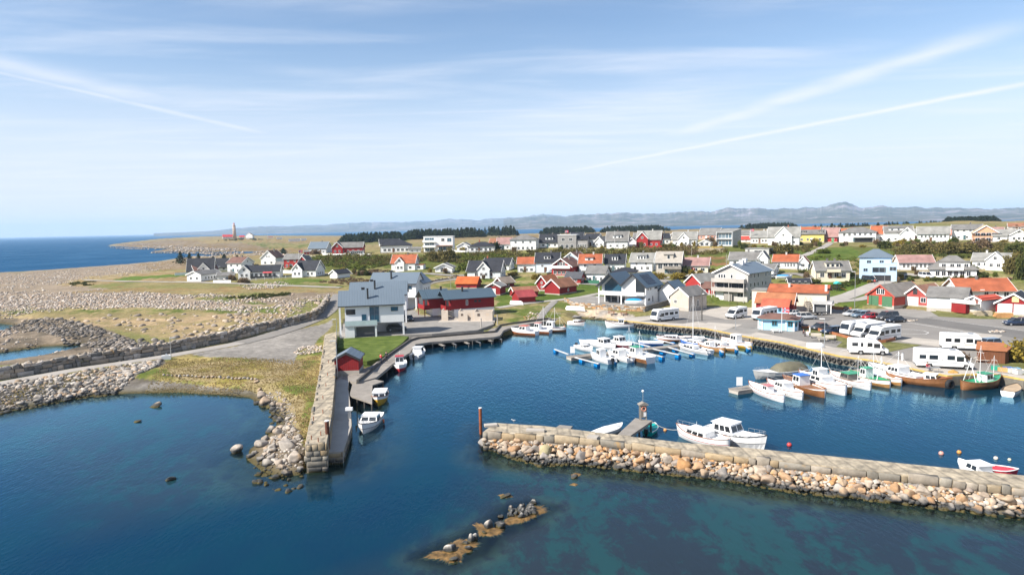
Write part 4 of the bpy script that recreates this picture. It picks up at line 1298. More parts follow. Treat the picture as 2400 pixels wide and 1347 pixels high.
for (a, b, c, d, fls), w_ in zip(FING, fl):
 p, q = P(a, b, .5), P(c, d, .5)
 o = empty('pontoon_finger', 'white finger boom with blue float, ' + w_, 'mooring boom', p, 0, 'finger booms of the inner pontoon')
 v = q - p
 n = Vector((-v.y, v.x, 0)).normalized() * .17
 mb = MB()
 mb.loft([[-n, n, n + Vector((0, 0, .13)), -n + Vector((0, 0, .13))], [v - n, v + n, v + n + Vector((0, 0, .13)), v - n + Vector((0, 0, .13))]])
 mb.build('boom', pm('pale_galvanised_boom', (.52, .52, .51), rough=.5, var=.1), o)
 for e, g in fls:
  m_ = P(e, g, .2) - Vector(o.location)
  fm = MB()
  M = Matrix.Translation(m_) @ Matrix.Rotation(math.atan2(v.y, v.x), 4, 'Z')
  fm.extrude([(-.42, -.35), (.42, -.35), (.48, -.2), (.48, .15), (.42, .28), (-.42, .28), (-.48, .15), (-.48, -.2)], 'y', -.34, .34, 0, M)
  fm.build('float', BLUEF, o)
# coast road wall of great blocks, and the bank below the road
rw = [P(a, b, z) for a, b, z in ((-160, 915, 1.6), (0, 893, 1.7), (208, 857, 1.7), (383, 831, 1.75), (475, 812, 1.75), (545, 799, 1.8), (602, 783, 1.9), (690, 763, 2.0), (741, 748, 2.2), (764, 726, 2.4), (773, 708, 2.8))]
o = empty('sea_wall', 'long sea wall of great rough stone blocks beside the coast road', 'stone wall', rw[0])
l = loc(o, rw)
block_obj('lower_blocks', block_wall(l, [.85], 1.35, 1.2, WPAL, .12), M_BLOCKD, o)
block_obj('upper_blocks', block_wall([p + Vector((-.12, .25, .85)) for p in l], [.62, .5], 1.15, 1.1, WPAL, .24), M_BLOCKD, o)
tq = []
for p in resample(rw, .75):
 for k in range(2):
  tq.append((p.x - .3 + random.uniform(-.5, .3), p.y + .55 + random.uniform(-.3, .9), p.z + 1.9 + random.uniform(-.45, .2)))
V_, F_, C_ = stones_mesh(np.array(tq), rng.uniform(.18, .62, len(tq)), pal_cols(len(tq), WPAL), ICO2)
link('top_stones', mesh_np('top_stones', V_, F_, M_STONES, C_), o)['kind'] = 'stuff'
bpy.data.objects['top_stones'].location = -Vector(o.location)
rb = [P(a, b, .2) for a, b in ((-160, 965), (0, 939), (110, 912), (210, 890))]
o = empty('retaining_wall', 'dark coursed stone wall holding the road above the bay', 'stone wall', rb[0])
block_obj('blocks', block_wall(loc(o, rb), [.55, .5, .5], 1.0, 1.2, WPAL, .08), M_BLOCK, o)
o = empty('garden_wall', 'low dry stone wall curving beside the lane near the black-roofed house', 'stone wall', G(1000, 666))
block_obj('stones', block_wall(loc(o, [G(1000, 668), G(1012, 662), G(1045, 656), G(1085, 651)]), [.4, .4], .7, .5, WPAL, .1), M_BLOCKD, o)
tw = [P(a, b, 1.25) for a, b in ((1322, 711), (1340, 722), (1400, 728), (1470, 733), (1512, 735))]
o = empty('terrace_wall', 'pale rubble stone wall under the twin-gabled house terrace', 'stone wall', tw[0])
block_obj('blocks', block_wall(loc(o, tw), [.5, .45, .45, .3], .75, .6, PAL, .07), M_BLOCKD, o)
cw = [P(a, b, z) for a, b, z in ((1512, 735, 1.0), (1566, 719, 1.6))]
l = loc(o, cw)
ribbon(l, -.2, .15, 0, 1.9).build('concrete_return', pm('dark_concrete', (.17, .16, .15), rough=.85, var=.2, scale=.8), o)
sheet('terrace', "1322,703 1400,690 1500,706 1562,700 1568,706 1512,722 1470,719 1400,714 1340,708", 2.55, GRAVELM, 1.4)
# loose stones, heaps, beach
def stuff_stones(name, label, xy, smin, smax, pal, mat, V=ICO1, sink=.0, dens=None):
 n = len(xy)
 z = zs(xy)
 sz = smin * (smax / smin) ** (rng.random(n) ** 1.8)
 pts = np.stack([xy[:, 0], xy[:, 1], z + sz * .15 - sink], -1)
 V_, F_, C_ = stones_mesh(pts, sz, pal_cols(n, pal), V)
 return tag(link(name, mesh_np(name, V_, F_, mat, C_, smooth=(V is not ICO1))), label, 'stones', None, 'stuff')
BEACH = [(0, (.37, .32, .27)), (.2, (.45, .405, .355)), (.4, (.33, .28, .235)), (.6, (.43, .33, .25)), (.8, (.25, .215, .185)), (1, (.53, .47, .41))]
DARKS = [(0, (.10, .092, .084)), (.3, (.15, .135, .12)), (.6, (.20, .175, .15)), (1, (.27, .24, .21))]
xy = np.concatenate([scatter_px_persp("-60,690 0,645 410,612 410,628 330,642 180,657 150,670 280,680 420,692 500,690 640,700 720,712 650,722 560,730 330,722 0,735 -60,735", 17000, 1),
                     scatter_px_persp("-60,850 0,775 100,776 170,792 150,818 60,836 -60,865", 2200, 2),
                     scatter_px_persp("540,716 700,686 790,684 780,700 700,730 560,790 420,800 560,760", 900, 3)])
xy = xy[fbm(xy[:, 0], xy[:, 1], 14.0, 3) + .25 * rng.random(len(xy)) > .53]
stuff_stones('beach_boulders', 'pale pink-grey boulder beach between the sea and the road', xy, .13, .62, BEACH, M_STONES)
xy = np.concatenate([scatter_px_persp("-60,790 0,744 180,752 250,775 300,795 380,820 250,845 190,808 100,780 0,772", 1300, 4), scatter_px_persp("250,795 420,800 560,775 560,795 400,830 280,850", 500, 5)])
stuff_stones('wet_boulders', 'dark wet boulders round the tidal pools', xy, .22, .8, DARKS, M_STONES)
xy = scatter_px_persp("0,742 250,738 640,734 700,700 780,690 760,720 640,765 560,788 400,795 250,765", 420, 6)
stuff_stones('slab_stones', 'scattered flat slabs among the dry grass', xy, .15, 1.1, [(0, (.36, .29, .22)), (1, (.27, .23, .19))], M_STONES, ICO2, .12)
xy = scatter_px_persp("250,577 320,571 440,578 520,582 620,586 620,592 520,592 350,592 440,583 330,582", 2600, 7)
stuff_stones('point_boulders', 'boulders along the lighthouse point', xy, .6, 2.2, [(k_, tuple(v * .8 for v in c_)) for k_, c_ in BEACH], M_STONES)
xy = scatter_px_persp("420,606 520,602 620,598 760,604 700,600 620,593 560,600 460,600", 350, 8)
stuff_stones('inlet_stones', 'stones along the inlet behind the left houses', xy, .4, 1.2, BEACH, M_STONES)
xy = scatter_px_persp("560,668 660,660 690,668 640,676 580,680", 260, 9)
stuff_stones('garden_stones', 'stone spread below the white fenced garden', xy, .25, .6, BEACH, M_STONES)
xy = np.concatenate([scatter_px("-40,968 0,950 110,915 210,892 385,846 370,862 300,890 220,918 100,948 0,970", 1500, 10), scatter_px("-40,950 -40,912 0,906 110,888 210,873 383,846 300,880 110,925 0,955", 900, 110)])
stuff_stones('bank_stones', 'grey stones on the bank between the coast road and the bay', xy, .14, .62, PALG, M_STONES, ICO2)
xy = scatter_px("400,905 560,900 600,925 600,935 520,928 420,922 330,915", 1500, 11)
stuff_stones('shingle', 'shingle at the head of the small bay', xy, .05, .16, PALG, M_STONES)
xy = scatter_px("690,828 712,815 752,814 755,826 720,834 695,834", 150, 12)
stuff_stones('rubble_heap', 'heap of pale rubble on the grass beside the pier wall', xy, .2, .42, BEACH, M_STONES, ICO2)
xy = np.concatenate([scatter_px("985,789 1040,782 1130,762 1150,762 1130,775 1060,784 1000,790", 500, 13), scatter_px("955,786 1015,782 1015,785 960,789", 120, 14)])
stuff_stones('edging_stones', 'tan stones edging the yard above the boardwalk', xy, .14, .36, PAL, M_STONES)
xy = np.concatenate([scatter_px("1228,744 1240,736 1262,737 1270,746 1250,752 1235,752", 90, 15), scatter_px("1350,742 1380,732 1440,738 1440,742 1372,740", 130, 16)])
stuff_stones('cove_stones', 'pink stones around the little harbour cove', xy, .15, .45, PAL, M_STONES)
for k in range(24):
 a = 384 + k * 9.4
 p = G(a, 879 + k * .42 + random.uniform(-1, 1))
 put_rock('rowstone', M_BOULDERG, 'kerb_stone', p.x, p.y, p.z + .08, random.uniform(.20, .34), 'pale stone in the low row across the grass above the bay', 'stone', 'row of stones across the grass')
for (a, b, s) in ((611, 925, .85), (621, 938, 1.0), (603, 905, .45), (608, 915, .5), (640, 945, .7), (657, 975, .5), (637, 1000, .85), (622, 1025, .55), (612, 1040, .9), (650, 1010, .6), (638, 1055, .6), (672, 1060, 1.1), (690, 1080, .85), (655, 1085, .7), (628, 1080, .6), (610, 1070, .5), (645, 1105, .5), (672, 1100, .55), (700, 1040, .6), (660, 1035, .45), (598, 1055, .45), (585, 1060, .5), (690, 1020, .45), (668, 940, .4)):
 h = P(a, b, .6)
 zt = max(Z(h.x, h.y), -.1)
 put_rock('pierbig', M_BOULDERG, 'boulder', h.x, h.y, zt + s * .22, s, 'large rounded pale boulder beside the head of the stone pier', 'boulder', 'boulders on the point beside the stone pier', .82)
xy = scatter_px("590,915 640,912 680,940 690,1000 720,1060 706,1115 650,1118 600,1100 590,1065 640,1010 650,980", 75, 21)
for a, b in xy:
 s = random.uniform(.22, .5)
 put_rock('boulder2', M_BOULDERG, 'boulder', a, b, max(Z(a, b), -.15) + s * .2, s, 'mid-sized pale grey boulder on the rubble point left of the pier', 'boulder', 'boulders on the point beside the stone pier')
xy = scatter_px("590,915 650,905 690,940 700,1000 730,1060 706,1115 650,1120 600,1105 590,1065 640,1010 650,980", 900, 22)
stuff_stones('point_rubble', 'small rubble on the point left of the pier', xy, .09, .26, PALG, M_STONES, ICO2)
p = P(549, 1062, 0)
put_rock('pierbig', M_BOULDERG, 'boulder', p.x, p.y + .5, .25, .8, 'lone dark boulder standing in the water off the rubble point', 'boulder', None)
for a, b, s, l in ((399, 1124, .62, 'lone pale rock in the open bay water at lower left'), (364, 953, .8, 'flat brown rock awash near the far side of the bay'), (322, 988, .42, 'small dark rock awash in the left bay'), (1184, 1163, .5, 'weedy rock awash behind the reef'), (1345, 1118, .5, 'weedy rock awash off the breakwater foot')):
 p = P(a, b, 0)
 put_rock('awash', M_BOULDERG if b > 1000 and a < 1000 else M_STONES if False else M_BOULDERG, 'rock', p.x, p.y, .05, s, l, 'rock', None, .5)
for a, b, s, fl_, l in ((1147, 1236, .52, 1.5, 'upright white-streaked rock in the middle of the reef'), (1171, 1232, .50, .95, 'rounded white-topped rock beside the upright one'), (1103, 1268, .42, 1.6, 'tall narrow guano-white rock on the reef'), (1112, 1262, .36, 1.3, 'leaning pale rock behind the tall narrow one'), (1056, 1292, .66, .9, 'broad streaked rock at the near end of the reef'), (1098, 1287, .44, .6, 'low oval pale rock on the near part of the reef'), (1091, 1275, .34, .8, 'small grey rock below the tall narrow one'), (1064, 1313, .38, .5, 'flat white-splashed rock at the reef tip'), (1134, 1250, .26, .7, 'small pale rock left of the upright one'), (1175, 1212, .34, .9, 'dark small rock between the two parts of the reef')):
 p = P(a, b, 0)
 o = put_rock('reef', M_REEF, 'rock', p.x, p.y, .12, s * .82, l, 'rock', 'rocks of the foreground reef', fl_)
 o.rotation_euler[0] *= .4
 o.rotation_euler[1] *= .4
for k in range(34):
 a, b = 1190 + random.uniform(-2, 62) , 0
 t = (a - 1190) / 60
 b = 1216 - 22 * t + random.uniform(-16, 12)
 p = P(a, b, 0)
 put_rock('reef', M_REEF, 'rock', p.x, p.y, .17, random.uniform(.22, .38), 'pale rounded stone in the pile at the far end of the reef', 'rock', 'stones piled at the far end of the reef', .9)
kelpm = pm('brown_seaweed', (.085, .055, .020), rough=.55, var=.5, scale=2.2, bump=.08, bscale=5, spec=.4, var2=(.17, .10, .035))
def weedbed(s, z, label):
 p = px_poly(s, 0)
 q = MB()
 c = p.mean(0)
 n_ = len(p)
 vs = [(c[0], c[1], z + .06)]
 for k in range(n_ * 8):
  i, t = k // 8, (k % 8) / 8
  e = p[i] * (1 - t) + p[(i + 1) % n_] * t
  j = 1 + .10 * math.sin(k * 2.7) + random.uniform(-.09, .09)
  e = c + (e - c) * j
  m1 = c + (e - c) * .55
  vs += [(m1[0], m1[1], z + .05 + random.uniform(-.02, .02)), (e[0], e[1], z - .06)]
 N_ = n_ * 8
 fs = []
 for k in range(N_):
  a, b = 1 + 2 * k, 1 + 2 * ((k + 1) % N_)
  fs += [(0, a, b), (a, a + 1, b + 1), (a, b + 1, b)]
 tag(q.add(vs, fs).build('seaweed', kelpm, None, True), label, 'seaweed', None, 'stuff')
weedbed("1190,1232 1160,1238 1185,1212 1215,1190 1240,1178 1275,1183 1294,1194 1268,1206 1240,1220 1215,1228", .03, 'brown seaweed round the far stones of the reef')
weedbed("1105,1228 1115,1222 1160,1232 1182,1240 1180,1252 1150,1258 1120,1256 1118,1245", .03, 'brown seaweed round the upright reef rock')
weedbed("985,1308 1010,1292 1035,1290 1050,1272 1075,1258 1105,1260 1128,1270 1110,1290 1085,1300 1085,1318 1050,1322 1035,1314", .03, 'brown seaweed at the near end of the reef')
weedbed("1162,1160 1175,1156 1200,1158 1205,1164 1185,1168", .02, 'patch of seaweed awash behind the reef')
weedbed("1335,1112 1350,1106 1366,1110 1352,1120", .02, 'patch of seaweed awash off the breakwater')
weedbed("1332,1136 1345,1130 1358,1134 1350,1139", .02, 'small patch of weed in the green shallows')
# houses
def gblock(o, x0, x1, y0, y1, h, rise, axis, wm, rm, z0=-1.6, over=.38, trim=WHITEP, th_=.16, zb=0.0):
 """walls and roof of one block in the house's own axes. axis x: ridge runs along x; y: along y; hip; flat; shed (high at the back)"""
 mb = MB()
 if axis in ('hip', 'flat'):
  mb.box(x0, x1, y0, y1, z0 + zb, h + zb)
  w = mb.build('wall', wm, o)
  if axis == 'flat':
   r = MB().box(x0 - over * .5, x1 + over * .5, y0 - over * .5, y1 + over * .5, h + zb + .004, h + zb + .22).build('roof', rm, o)
   return w, r
  a, b, c, d = x0 - over, x1 + over, y0 - over, y1 + over
  ym, k = (c + d) / 2, min((d - c) / 2, (b - a) * .42)
  z = h + zb + .01
  vs = [(a, c, z), (b, c, z), (b, d, z), (a, d, z), (a + k, ym, z + rise), (b - k, ym, z + rise), (a, c, z - .14), (b, c, z - .14), (b, d, z - .14), (a, d, z - .14)]
  mb = MB().add(vs, [(0, 1, 5, 4), (1, 2, 5), (2, 3, 4, 5), (3, 0, 4), (6, 7, 1, 0), (7, 8, 2, 1), (8, 9, 3, 2), (9, 6, 0, 3), (9, 8, 7, 6)])
  return w, mb.build('roof', rm, o)
 if axis == 'shed':
  prof = [(y0, z0 + zb), (y1, z0 + zb), (y1, h + rise + zb), (y0, h + zb)]
  w = MB().extrude(prof, 'x', x0, x1).build('wall', wm, o)
  sl = rise / (y1 - y0)
  a, b = y0 - over, y1 + over
  za, zb_ = h + zb - over * sl + .01, h + zb + rise + over * sl + .01
  r = MB().extrude([(a, za), (b, zb_), (b, zb_ + th_), (a, za + th_)], 'x', x0 - over, x1 + over).build('roof', rm, o)
  return w, r
 if axis == 'x':
  u0, u1, v0, v1, ex = y0, y1, x0, x1, 'x'
 else:
  u0, u1, v0, v1, ex = x0, x1, y0, y1, 'y'
 um = (u0 + u1) / 2
 prof = [(u0, z0 + zb), (u1, z0 + zb), (u1, h + zb), (um, h + rise + zb), (u0, h + zb)]
 w = MB().extrude(prof, ex, v0, v1).build('wall', wm, o)
 sl = rise / ((u1 - u0) / 2)
 e = over
 zl = h + zb - e * sl + .012
 zt = h + zb + rise + .012
 tv = th_ * math.sqrt(1 + sl * sl)
 prof = [(u0 - e, zl), (um, zt), (u1 + e, zl), (u1 + e, zl + tv), (um, zt + tv), (u0 - e, zl + tv)]
 r = MB().extrude(prof, ex, v0 - e, v1 + e).build('roof', rm, o)
 if trim:
  k = .16
  prof = [(u0 - e - .03, zl - k), (um, zt - k), (u1 + e + .03, zl - k), (u1 + e + .03, zl + tv + .04), (um, zt + tv + .05), (u0 - e - .03, zl + tv + .04)]
  for a in (v0 - e - .07, v1 + e + .003):
   MB().extrude(prof, ex, a, a + .067).build('bargeboard', trim, r)
 return w, r
_wm = {}
def win(o, x, y, z, w, h, rz=0.0, frame=WHITEP, glass=None, nx=2, ny=1, fw=.085):
 "window: frame with bars, pane as its own mesh; z is the sill"
 glass = glass or GLASS
 w, h = round(w, 1), round(h, 1)
 key = (w, h, frame.name, glass.name, nx, ny, fw)
 if key not in _wm:
  mb = MB()
  a, b = -.06, .05
  mb.box(-w / 2, w / 2, a, b, 0, fw).box(-w / 2, w / 2, a, b, h - fw, h)
  mb.box(-w / 2, -w / 2 + fw, a, b, fw, h - fw).box(w / 2 - fw, w / 2, a, b, fw, h - fw)
  for k in range(1, nx):
   c = -w / 2 + w * k / nx
   mb.box(c - fw * .35, c + fw * .35, a + .01, b, fw, h - fw)
  for k in range(1, ny):
   c = h * k / ny
   mb.box(-w / 2 + fw, w / 2 - fw, a + .012, b, c - fw * .3, c + fw * .3)
  _wm[key] = (mb.mesh('window', frame), MB().box(-w / 2 + fw * .5, w / 2 - fw * .5, -.025, .04, fw * .5, h - fw * .5).mesh('pane', glass))
 f = link('window', _wm[key][0], o)
 f.location = (x, y, z)
 f.rotation_euler = (0, 0, rz)
 link('pane', _wm[key][1], f)
 return f
def door(o, x, y, z, w=1.0, h=2.05, rz=0.0, m=None, name='door'):
 m = m or paint((.16, .05, .04), .5)
 mb = MB().box(-w / 2, w / 2, -.05, .05, 0, h)
 d = mb.build(name, m, o)
 d.location = (x, y, z)
 d.rotation_euler = (0, 0, rz)
 MB().box(w * .32, w * .40, -.10, -.05, h * .46, h * .52).build('handle', METAL, d) if w < 1.6 else MB().box(-.2, .2, -.09, -.05, .25, .31).build('handle', METAL, d)
 return d
LS = R(-90)
RS = R(90)
def row(o, side, x0, x1, y0, y1, z, n, w=1.1, h=1.2, u0=-.8, u1=.8, **k):
 for i in range(n):
  t = u0 + (u1 - u0) * ((i + .5) / n if n > 1 else .5)
  if side == 'f':
   win(o, (x0 + x1) / 2 + t * (x1 - x0) / 2, y0, z, w, h, 0, **k)
  elif side == 'l':
   win(o, x0, (y0 + y1) / 2 - t * (y1 - y0) / 2, z, w, h, LS, **k)
  else:
   win(o, x1, (y0 + y1) / 2 + t * (y1 - y0) / 2, z, w, h, RS, **k)
BRICK = pm('chimney_render', (.16, .15, .145), rough=.8, var=.2)
PALEBRICK = pm('pale_chimney', (.50, .50, .48), rough=.8, var=.15)
REDBRICK = pm('red_brick', (.34, .10, .055), rough=.85, var=.2)
def chimney(r, x, y, z, h=1.1, w=.5, m=None):
 mb = MB().box(x - w / 2, x + w / 2, y - w / 2, y + w / 2, z - 1.2, z + h)
 mb.box(x - w / 2 - .06, x + w / 2 + .06, y - w / 2 - .06, y + w / 2 + .06, z + h, z + h + .1)
 return mb.build('chimney', m or BRICK, r)
def place(name, label, cat, px_, py_, yaw=0, z=None, group=None):
 p = G(px_, py_) if z is None else P(px_, py_, z)
 o = empty(name, label, cat, p, -math.atan2(p.x, p.y) + R(yaw), group)
 return o, mpp(p)
def dormer(o, r, x, y, z, w, h, kind, wm, rm, dep=2.6, n=2):
 "dormer standing on the front roof slope; y is its front plane"
 d = MB().box(x - w / 2, x + w / 2, y, y + dep, z - .6, z + h)
 if kind == 'gable':
  d.extrude([(x - w / 2, z + h), (x + w / 2, z + h), (x, z + h + w * .36)], 'y', y + .002, y + dep)
 d = d.build('dormer', wm, o)
 if kind == 'gable':
  mb = MB().extrude([(x - w / 2 - .25, z + h - .10), (x, z + h + w * .36 + .05), (x + w / 2 + .25, z + h - .10), (x + w / 2 + .25, z + h + .06), (x, z + h + w * .36 + .22), (x - w / 2 - .25, z + h + .06)], 'y', y - .3, y + dep + .6)
 else:
  mb = MB().extrude([(y - .35, z + h + .01), (y + dep + .2, z + h + .45), (y + dep + .2, z + h + .58), (y - .35, z + h + .14)], 'x', x - w / 2 - .2, x + w / 2 + .2)
 mb.build('dormer_roof', rm, d)
 for k in range(n):
  win(d, x - w / 2 + w * (k + .5) / n, y, z + .15, min(1.0, w / n * .75), max(.6, h - .35), nx=1)
 return d
TEALD = paint((.06, .12, .14), .5)
BROWND = paint((.13, .06, .03), .5)
def house(label, px_, py_, w, h, rise, d, axis, wm, rm, yaw=0, name='house', cat='house', win_=None, side=None, dorm=None, xg=None, chim=None, cm=None, trim=WHITEP, annex=None, over=.38, group=None, drs=None, z=None, frame=WHITEP):
 """w,h,rise in photo pixels at the house, d in metres; win_: [(sill m, n, w, h, u0, u1)] front; side: ('l'|'r', [(sill, n, w, h)]);
 dorm: [(u, w, h, kind)]; xg: (u, w_m, extra rise, projection) front cross gable"""
 o, s = place(name, label, cat, px_, py_, yaw, z, group)
 W, H_, Rr = w * s, h * s, rise * s
 if axis == 'x':
  Rr = max(.5, Rr - .5 * d * (CAM_H - o.location.z) / math.hypot(*o.location.xy) * .75)
 x0, x1 = -W / 2, W / 2
 wl_, r = gblock(o, x0, x1, 0, d, H_, Rr, axis, wm, rm, trim=trim, over=over)
 MB().box(x0 - .03, x1 + .03, -.03, d + .03, -1.7, .32).build('foundation', CONCRETE, o)
 if axis in 'xhip' and name == 'house' and not xg:
  g = MB().box(x0 - .3, x1 + .3, -over - .14, -over - .02, H_ - .22, H_ - .10)
  for xx in (x0 + .1, x1 - .1):
   g.tube((xx, -.08, 0), (xx, -.08, H_ - .2), .045, n=5)
  g.build('gutter', METAL if rm is not BLACK_TILE else DARKMETAL, o)
  if not drs:
   door(o, x0 + W * .42, -.01, .33, 1.0, 2.0, m=random.choice((WHITEP, TEALD, BROWND)))
 if win_ is None:
  win_ = [(.9, max(2, int(W / 2.7)), 1.1, 1.15, -.9, .9)]
  if H_ > 4.4:
   win_.append((3.2, max(2, int(W / 3.2)), 1.1, 1.1, -.85, .85))
 for q in win_:
  zz, n, ww, wh = q[:4]
  u0, u1 = (q[4], q[5]) if len(q) > 5 else (-.85, .85)
  if zz + wh > H_ - .1 and axis != 'y':
   zz = max(.4, H_ - .2 - wh)
  row(o, 'f', x0, x1, 0, d, zz, n, ww, wh, u0, u1, frame=frame)
 sd = side
 if sd is None:
  sd = ('r' if yaw < 0 else 'l', [(.9, 2, 1.0, 1.1)] + ([(H_ + .1, 1, .9, .9)] if axis == 'x' and Rr > 2.2 else []))
 if sd:
  for q in sd[1]:
   row(o, sd[0], x0, x1, 0, d, q[0], q[1], q[2], q[3], -.7, .7, frame=frame)
 for c in (chim if chim is not None else [(.25, .5)]):
  zc = H_ + Rr if axis in ('x',) else H_ + Rr
  chimney(r, x0 + W * (c[0] * .5 + .5), d * c[1], zc - (.15 if c[1] == .5 else Rr * abs(c[1] - .5) * 2), 1.0, .55, cm)
 for q in (dorm or []):
  u, ww, wh, kind = q[:4]
  yy = d * .5 * .28
  dormer(o, r, u * W / 2, yy, H_ + Rr * .28, ww, wh, kind, q[4] if len(q) > 4 else wm, rm, d * .5 - yy, q[5] if len(q) > 5 else 2)
 if xg:
  u, ww, rr_, pj = xg
  c = u * W / 2
  gblock(o, c - ww / 2, c + ww / 2, -pj, d * .5, H_ + rr_ * .25, min(Rr * 1.02, ww * .55), 'y', wm, rm, trim=trim, over=.28)
  win(o, c, -pj, H_ + .35, 1.0, 1.1)
  row(o, 'f', c - ww / 2, c + ww / 2, -pj, 0, .9, 2, 1.0, 1.2)
 if drs:
  for u, m_ in drs:
   door(o, u * W / 2, 0, .1, m=m_)
 if annex:
  a0, a1, ad, ah, ar, ax_ = annex
  gblock(o, a0, a1, .6, .6 + ad, ah, ar, ax_, wm, rm, trim=trim, over=.25)
  row(o, 'f', a0, a1, .6, .6 + ad, .8, max(1, int((a1 - a0) / 2)), 1.2, 1.2)
 return o
CREAM = wallm((.70, .62, .48))
LBLUE = wallm((.42, .55, .68))
LGREY = wallm((.55, .56, .57))
MGREY = wallm((.36, .36, .355))
TAUPE = wallm((.46, .42, .37))
YELLOW = wallm((.60, .50, .17))
PINKW = wallm((.56, .28, .22))
DWOOD = boardm((.10, .055, .035))
REDP = boardm((.34, .034, .032), .15)
# the white cluster on the left, by the lighthouse road
house('white house with steep black roof and white triangular gable beside dark conifers', 470, 642, 58, 8, 28, 8, 'x', WHITE, BLACK_TILE, -10, xg=(.25, 5.2, 2.5, .3), chim=[])
house('low white bungalow gable-on at the end of the left cluster', 455, 660, 40, 16, 8, 12, 'y', WHITE, GREY_TILE, -42, win_=[(.8, 2, 1.1, 1.2)], side=('r', [(.8, 5, 1.0, 1.1)]), chim=[])
house('low white house with long brown roof behind the gable-on bungalow', 484, 641, 52, 8, 13, 8, 'x', WHITE, BROWN_TILE, 14, chim=[])
house('white carport with dark roof next to the gable-on bungalow', 528, 656, 34, 10, 8, 6, 'x', WHITE, GREY_TILE, -8, name='carport', cat='carport', win_=[], side=False, chim=[])
house('small white house with steep black roof behind the brown roof', 517, 635, 32, 9, 20, 7, 'x', WHITE, BLACK_TILE, -12, chim=[])
house('tall white two-storey house with grey-brown roof in the left cluster', 550, 641, 40, 25, 13, 9, 'x', WHITE, BROWN_TILE, -38, chim=[(.3, .5)])
o = house('long low white house with black roof and red awning', 612, 652, 84, 16, 14, 8, 'x', WHITE, BLACK_TILE, -12, win_=[(.8, 7, 1.1, 1.3)], chim=[(-.5, .5)], xg=(-.86, 4.6, 1.0, 1.2))
MB().extrude([(-1.6, 2.2), (-1.6, 2.3), (0, 2.75), (0, 2.65)], 'x', 1.0, 4.6).build('awning', paint((.60, .09, .10), .7), o)
MB().box(-3.5, 7.0, -3.2, -3.1, .2, 1.1).build('glass_railing', DARKMETAL, o)
house('white house with brown tiled roof, gable-on, next to the inlet', 629, 621, 36, 17, 16, 11, 'y', WHITE, BROWN_TILE, -26, win_=[(.7, 2, 1.2, 1.2), (4.2, 2, .8, .9, -.3, .3)], side=('r', [(.8, 3, 1.0, 1.1)]))
house('white shed with grey roof below the red house in the left cluster', 658, 629, 24, 9, 7, 5, 'x', WHITE, GREY_TILE, -15, name='shed', cat='shed', win_=[(.6, 2, .8, .9)], side=False, chim=[])
house('red two-storey house with grey roof and dark brown gable in the left cluster', 684, 629, 40, 22, 12, 8, 'x', REDP, GREY_TILE, -28, annex=(3.2, 7.6, 7, 3.6, 2.4, 'y'), chim=[])
o = house('white house with black roof and glazed garden room, right of the left cluster', 716, 649, 52, 17, 21, 8, 'x', WHITE, BLACK_TILE, -28, win_=[(.8, 2, 1.0, 1.2, .1, .8)], xg=(-.62, 4.4, .6, 1.6), side=('r', [(.8, 3, .9, 1.2), (4.2, 1, 1.0, 1.0)]), chim=[])
house('white garage with black roof standing alone in the grass', 782, 653, 24, 12, 8, 7, 'y', WHITE, BLACK_TILE, -46, name='garage', cat='garage', win_=[], side=False, chim=[], drs=[(0, WHITEP)])
# upper left row
house('grey-roofed white house at the left end of the upper row', 744, 595, 44, 13, 15, 10, 'x', LGREY, SLATE_BLUE, -24)
house('small red shed beside the grey-roofed house at the end of the upper row', 722, 597, 17, 7, 4, 4, 'x', REDP, GREY_TILE, -5, name='shed', cat='shed', win_=[(.5, 2, .6, .7)], side=False, chim=[])
o = house('long red house with grey roof and white-trimmed gable in the upper row', 816, 595, 66, 15, 12, 9, 'x', REDP, GREY_TILE, -10, xg=(-.72, 5.5, .8, 1.4), chim=[])
house('white glazed garden room in front of the long red house', 836, 598, 32, 9, 2, 4, 'flat', WHITE, LGREY_TILE, -5, name='garden_room', cat='garden room', win_=[(.5, 6, 1.0, 1.3)], side=False, chim=[])
house('house with black ridged roof and skylights behind the hipped bungalow', 914, 577, 46, 6, 11, 8, 'x', WHITE, BLACK_TILE, 6, chim=[])
house('wide white bungalow with black hipped roof', 928, 592, 72, 17, 13, 11, 'hip', WHITE, BLACK_TILE, -4, win_=[(.8, 6, 1.5, 1.3)], chim=[])
house('white shed left of the modern cube house', 972, 592, 28, 9, 4, 5, 'x', WHITE, GREY_TILE, 0, name='shed', cat='shed', win_=[(.6, 2, .8, .8)], side=False, chim=[])
o, s = place('house', 'modern white flat-roofed cube house with stacked glass balconies', 'house', 1027, 590, -8)
w = 69 * s
gblock(o, -w / 2, w / 2, .9, 9, 7.6, 0, 'flat', WHITE, WHITEP, over=.3)
for z in (2.4, 5.0):
 MB().box(-w / 2 - .3, -w * .08, -.7, .9, z - .12, z + .1).box(-w / 2 - .3, -w * .08, -.7, -.66, z + .1, z + 1.0).build('balcony', WHITEP, o)
for z in (.4, 2.9, 5.4):
 row(o, 'f', -w / 2, -w * .1, .9, 9, z, 2, 2.4, 1.7, glass=GLASS_B)
win(o, w * .16, .9, 5.2, 1.6, 1.6)
win(o, w * .38, .9, 4.9, 2.2, 2.0, glass=GLASS_B)
row(o, 'f', -.04 * w, w / 2, .9, 9, .5, 3, 2.3, 2.2, glass=GLASS_B)
MB().box(-.05 * w, w / 2, -.4, .9, 2.9, 3.15).build('canopy', WOOD_BROWN, o)
house('small white gabled house between the cube house and the hipped bungalow', 1086, 590, 30, 13, 8, 8, 'y', WHITE, GREY_TILE, -12, chim=[])
house('low white house with dark hipped roof right of the cube house', 1128, 591, 62, 14, 10, 10, 'hip', WHITE, BLACK_TILE, -6, win_=[(.8, 5, 1.3, 1.3)], chim=[(-.2, .5)], cm=REDBRICK)
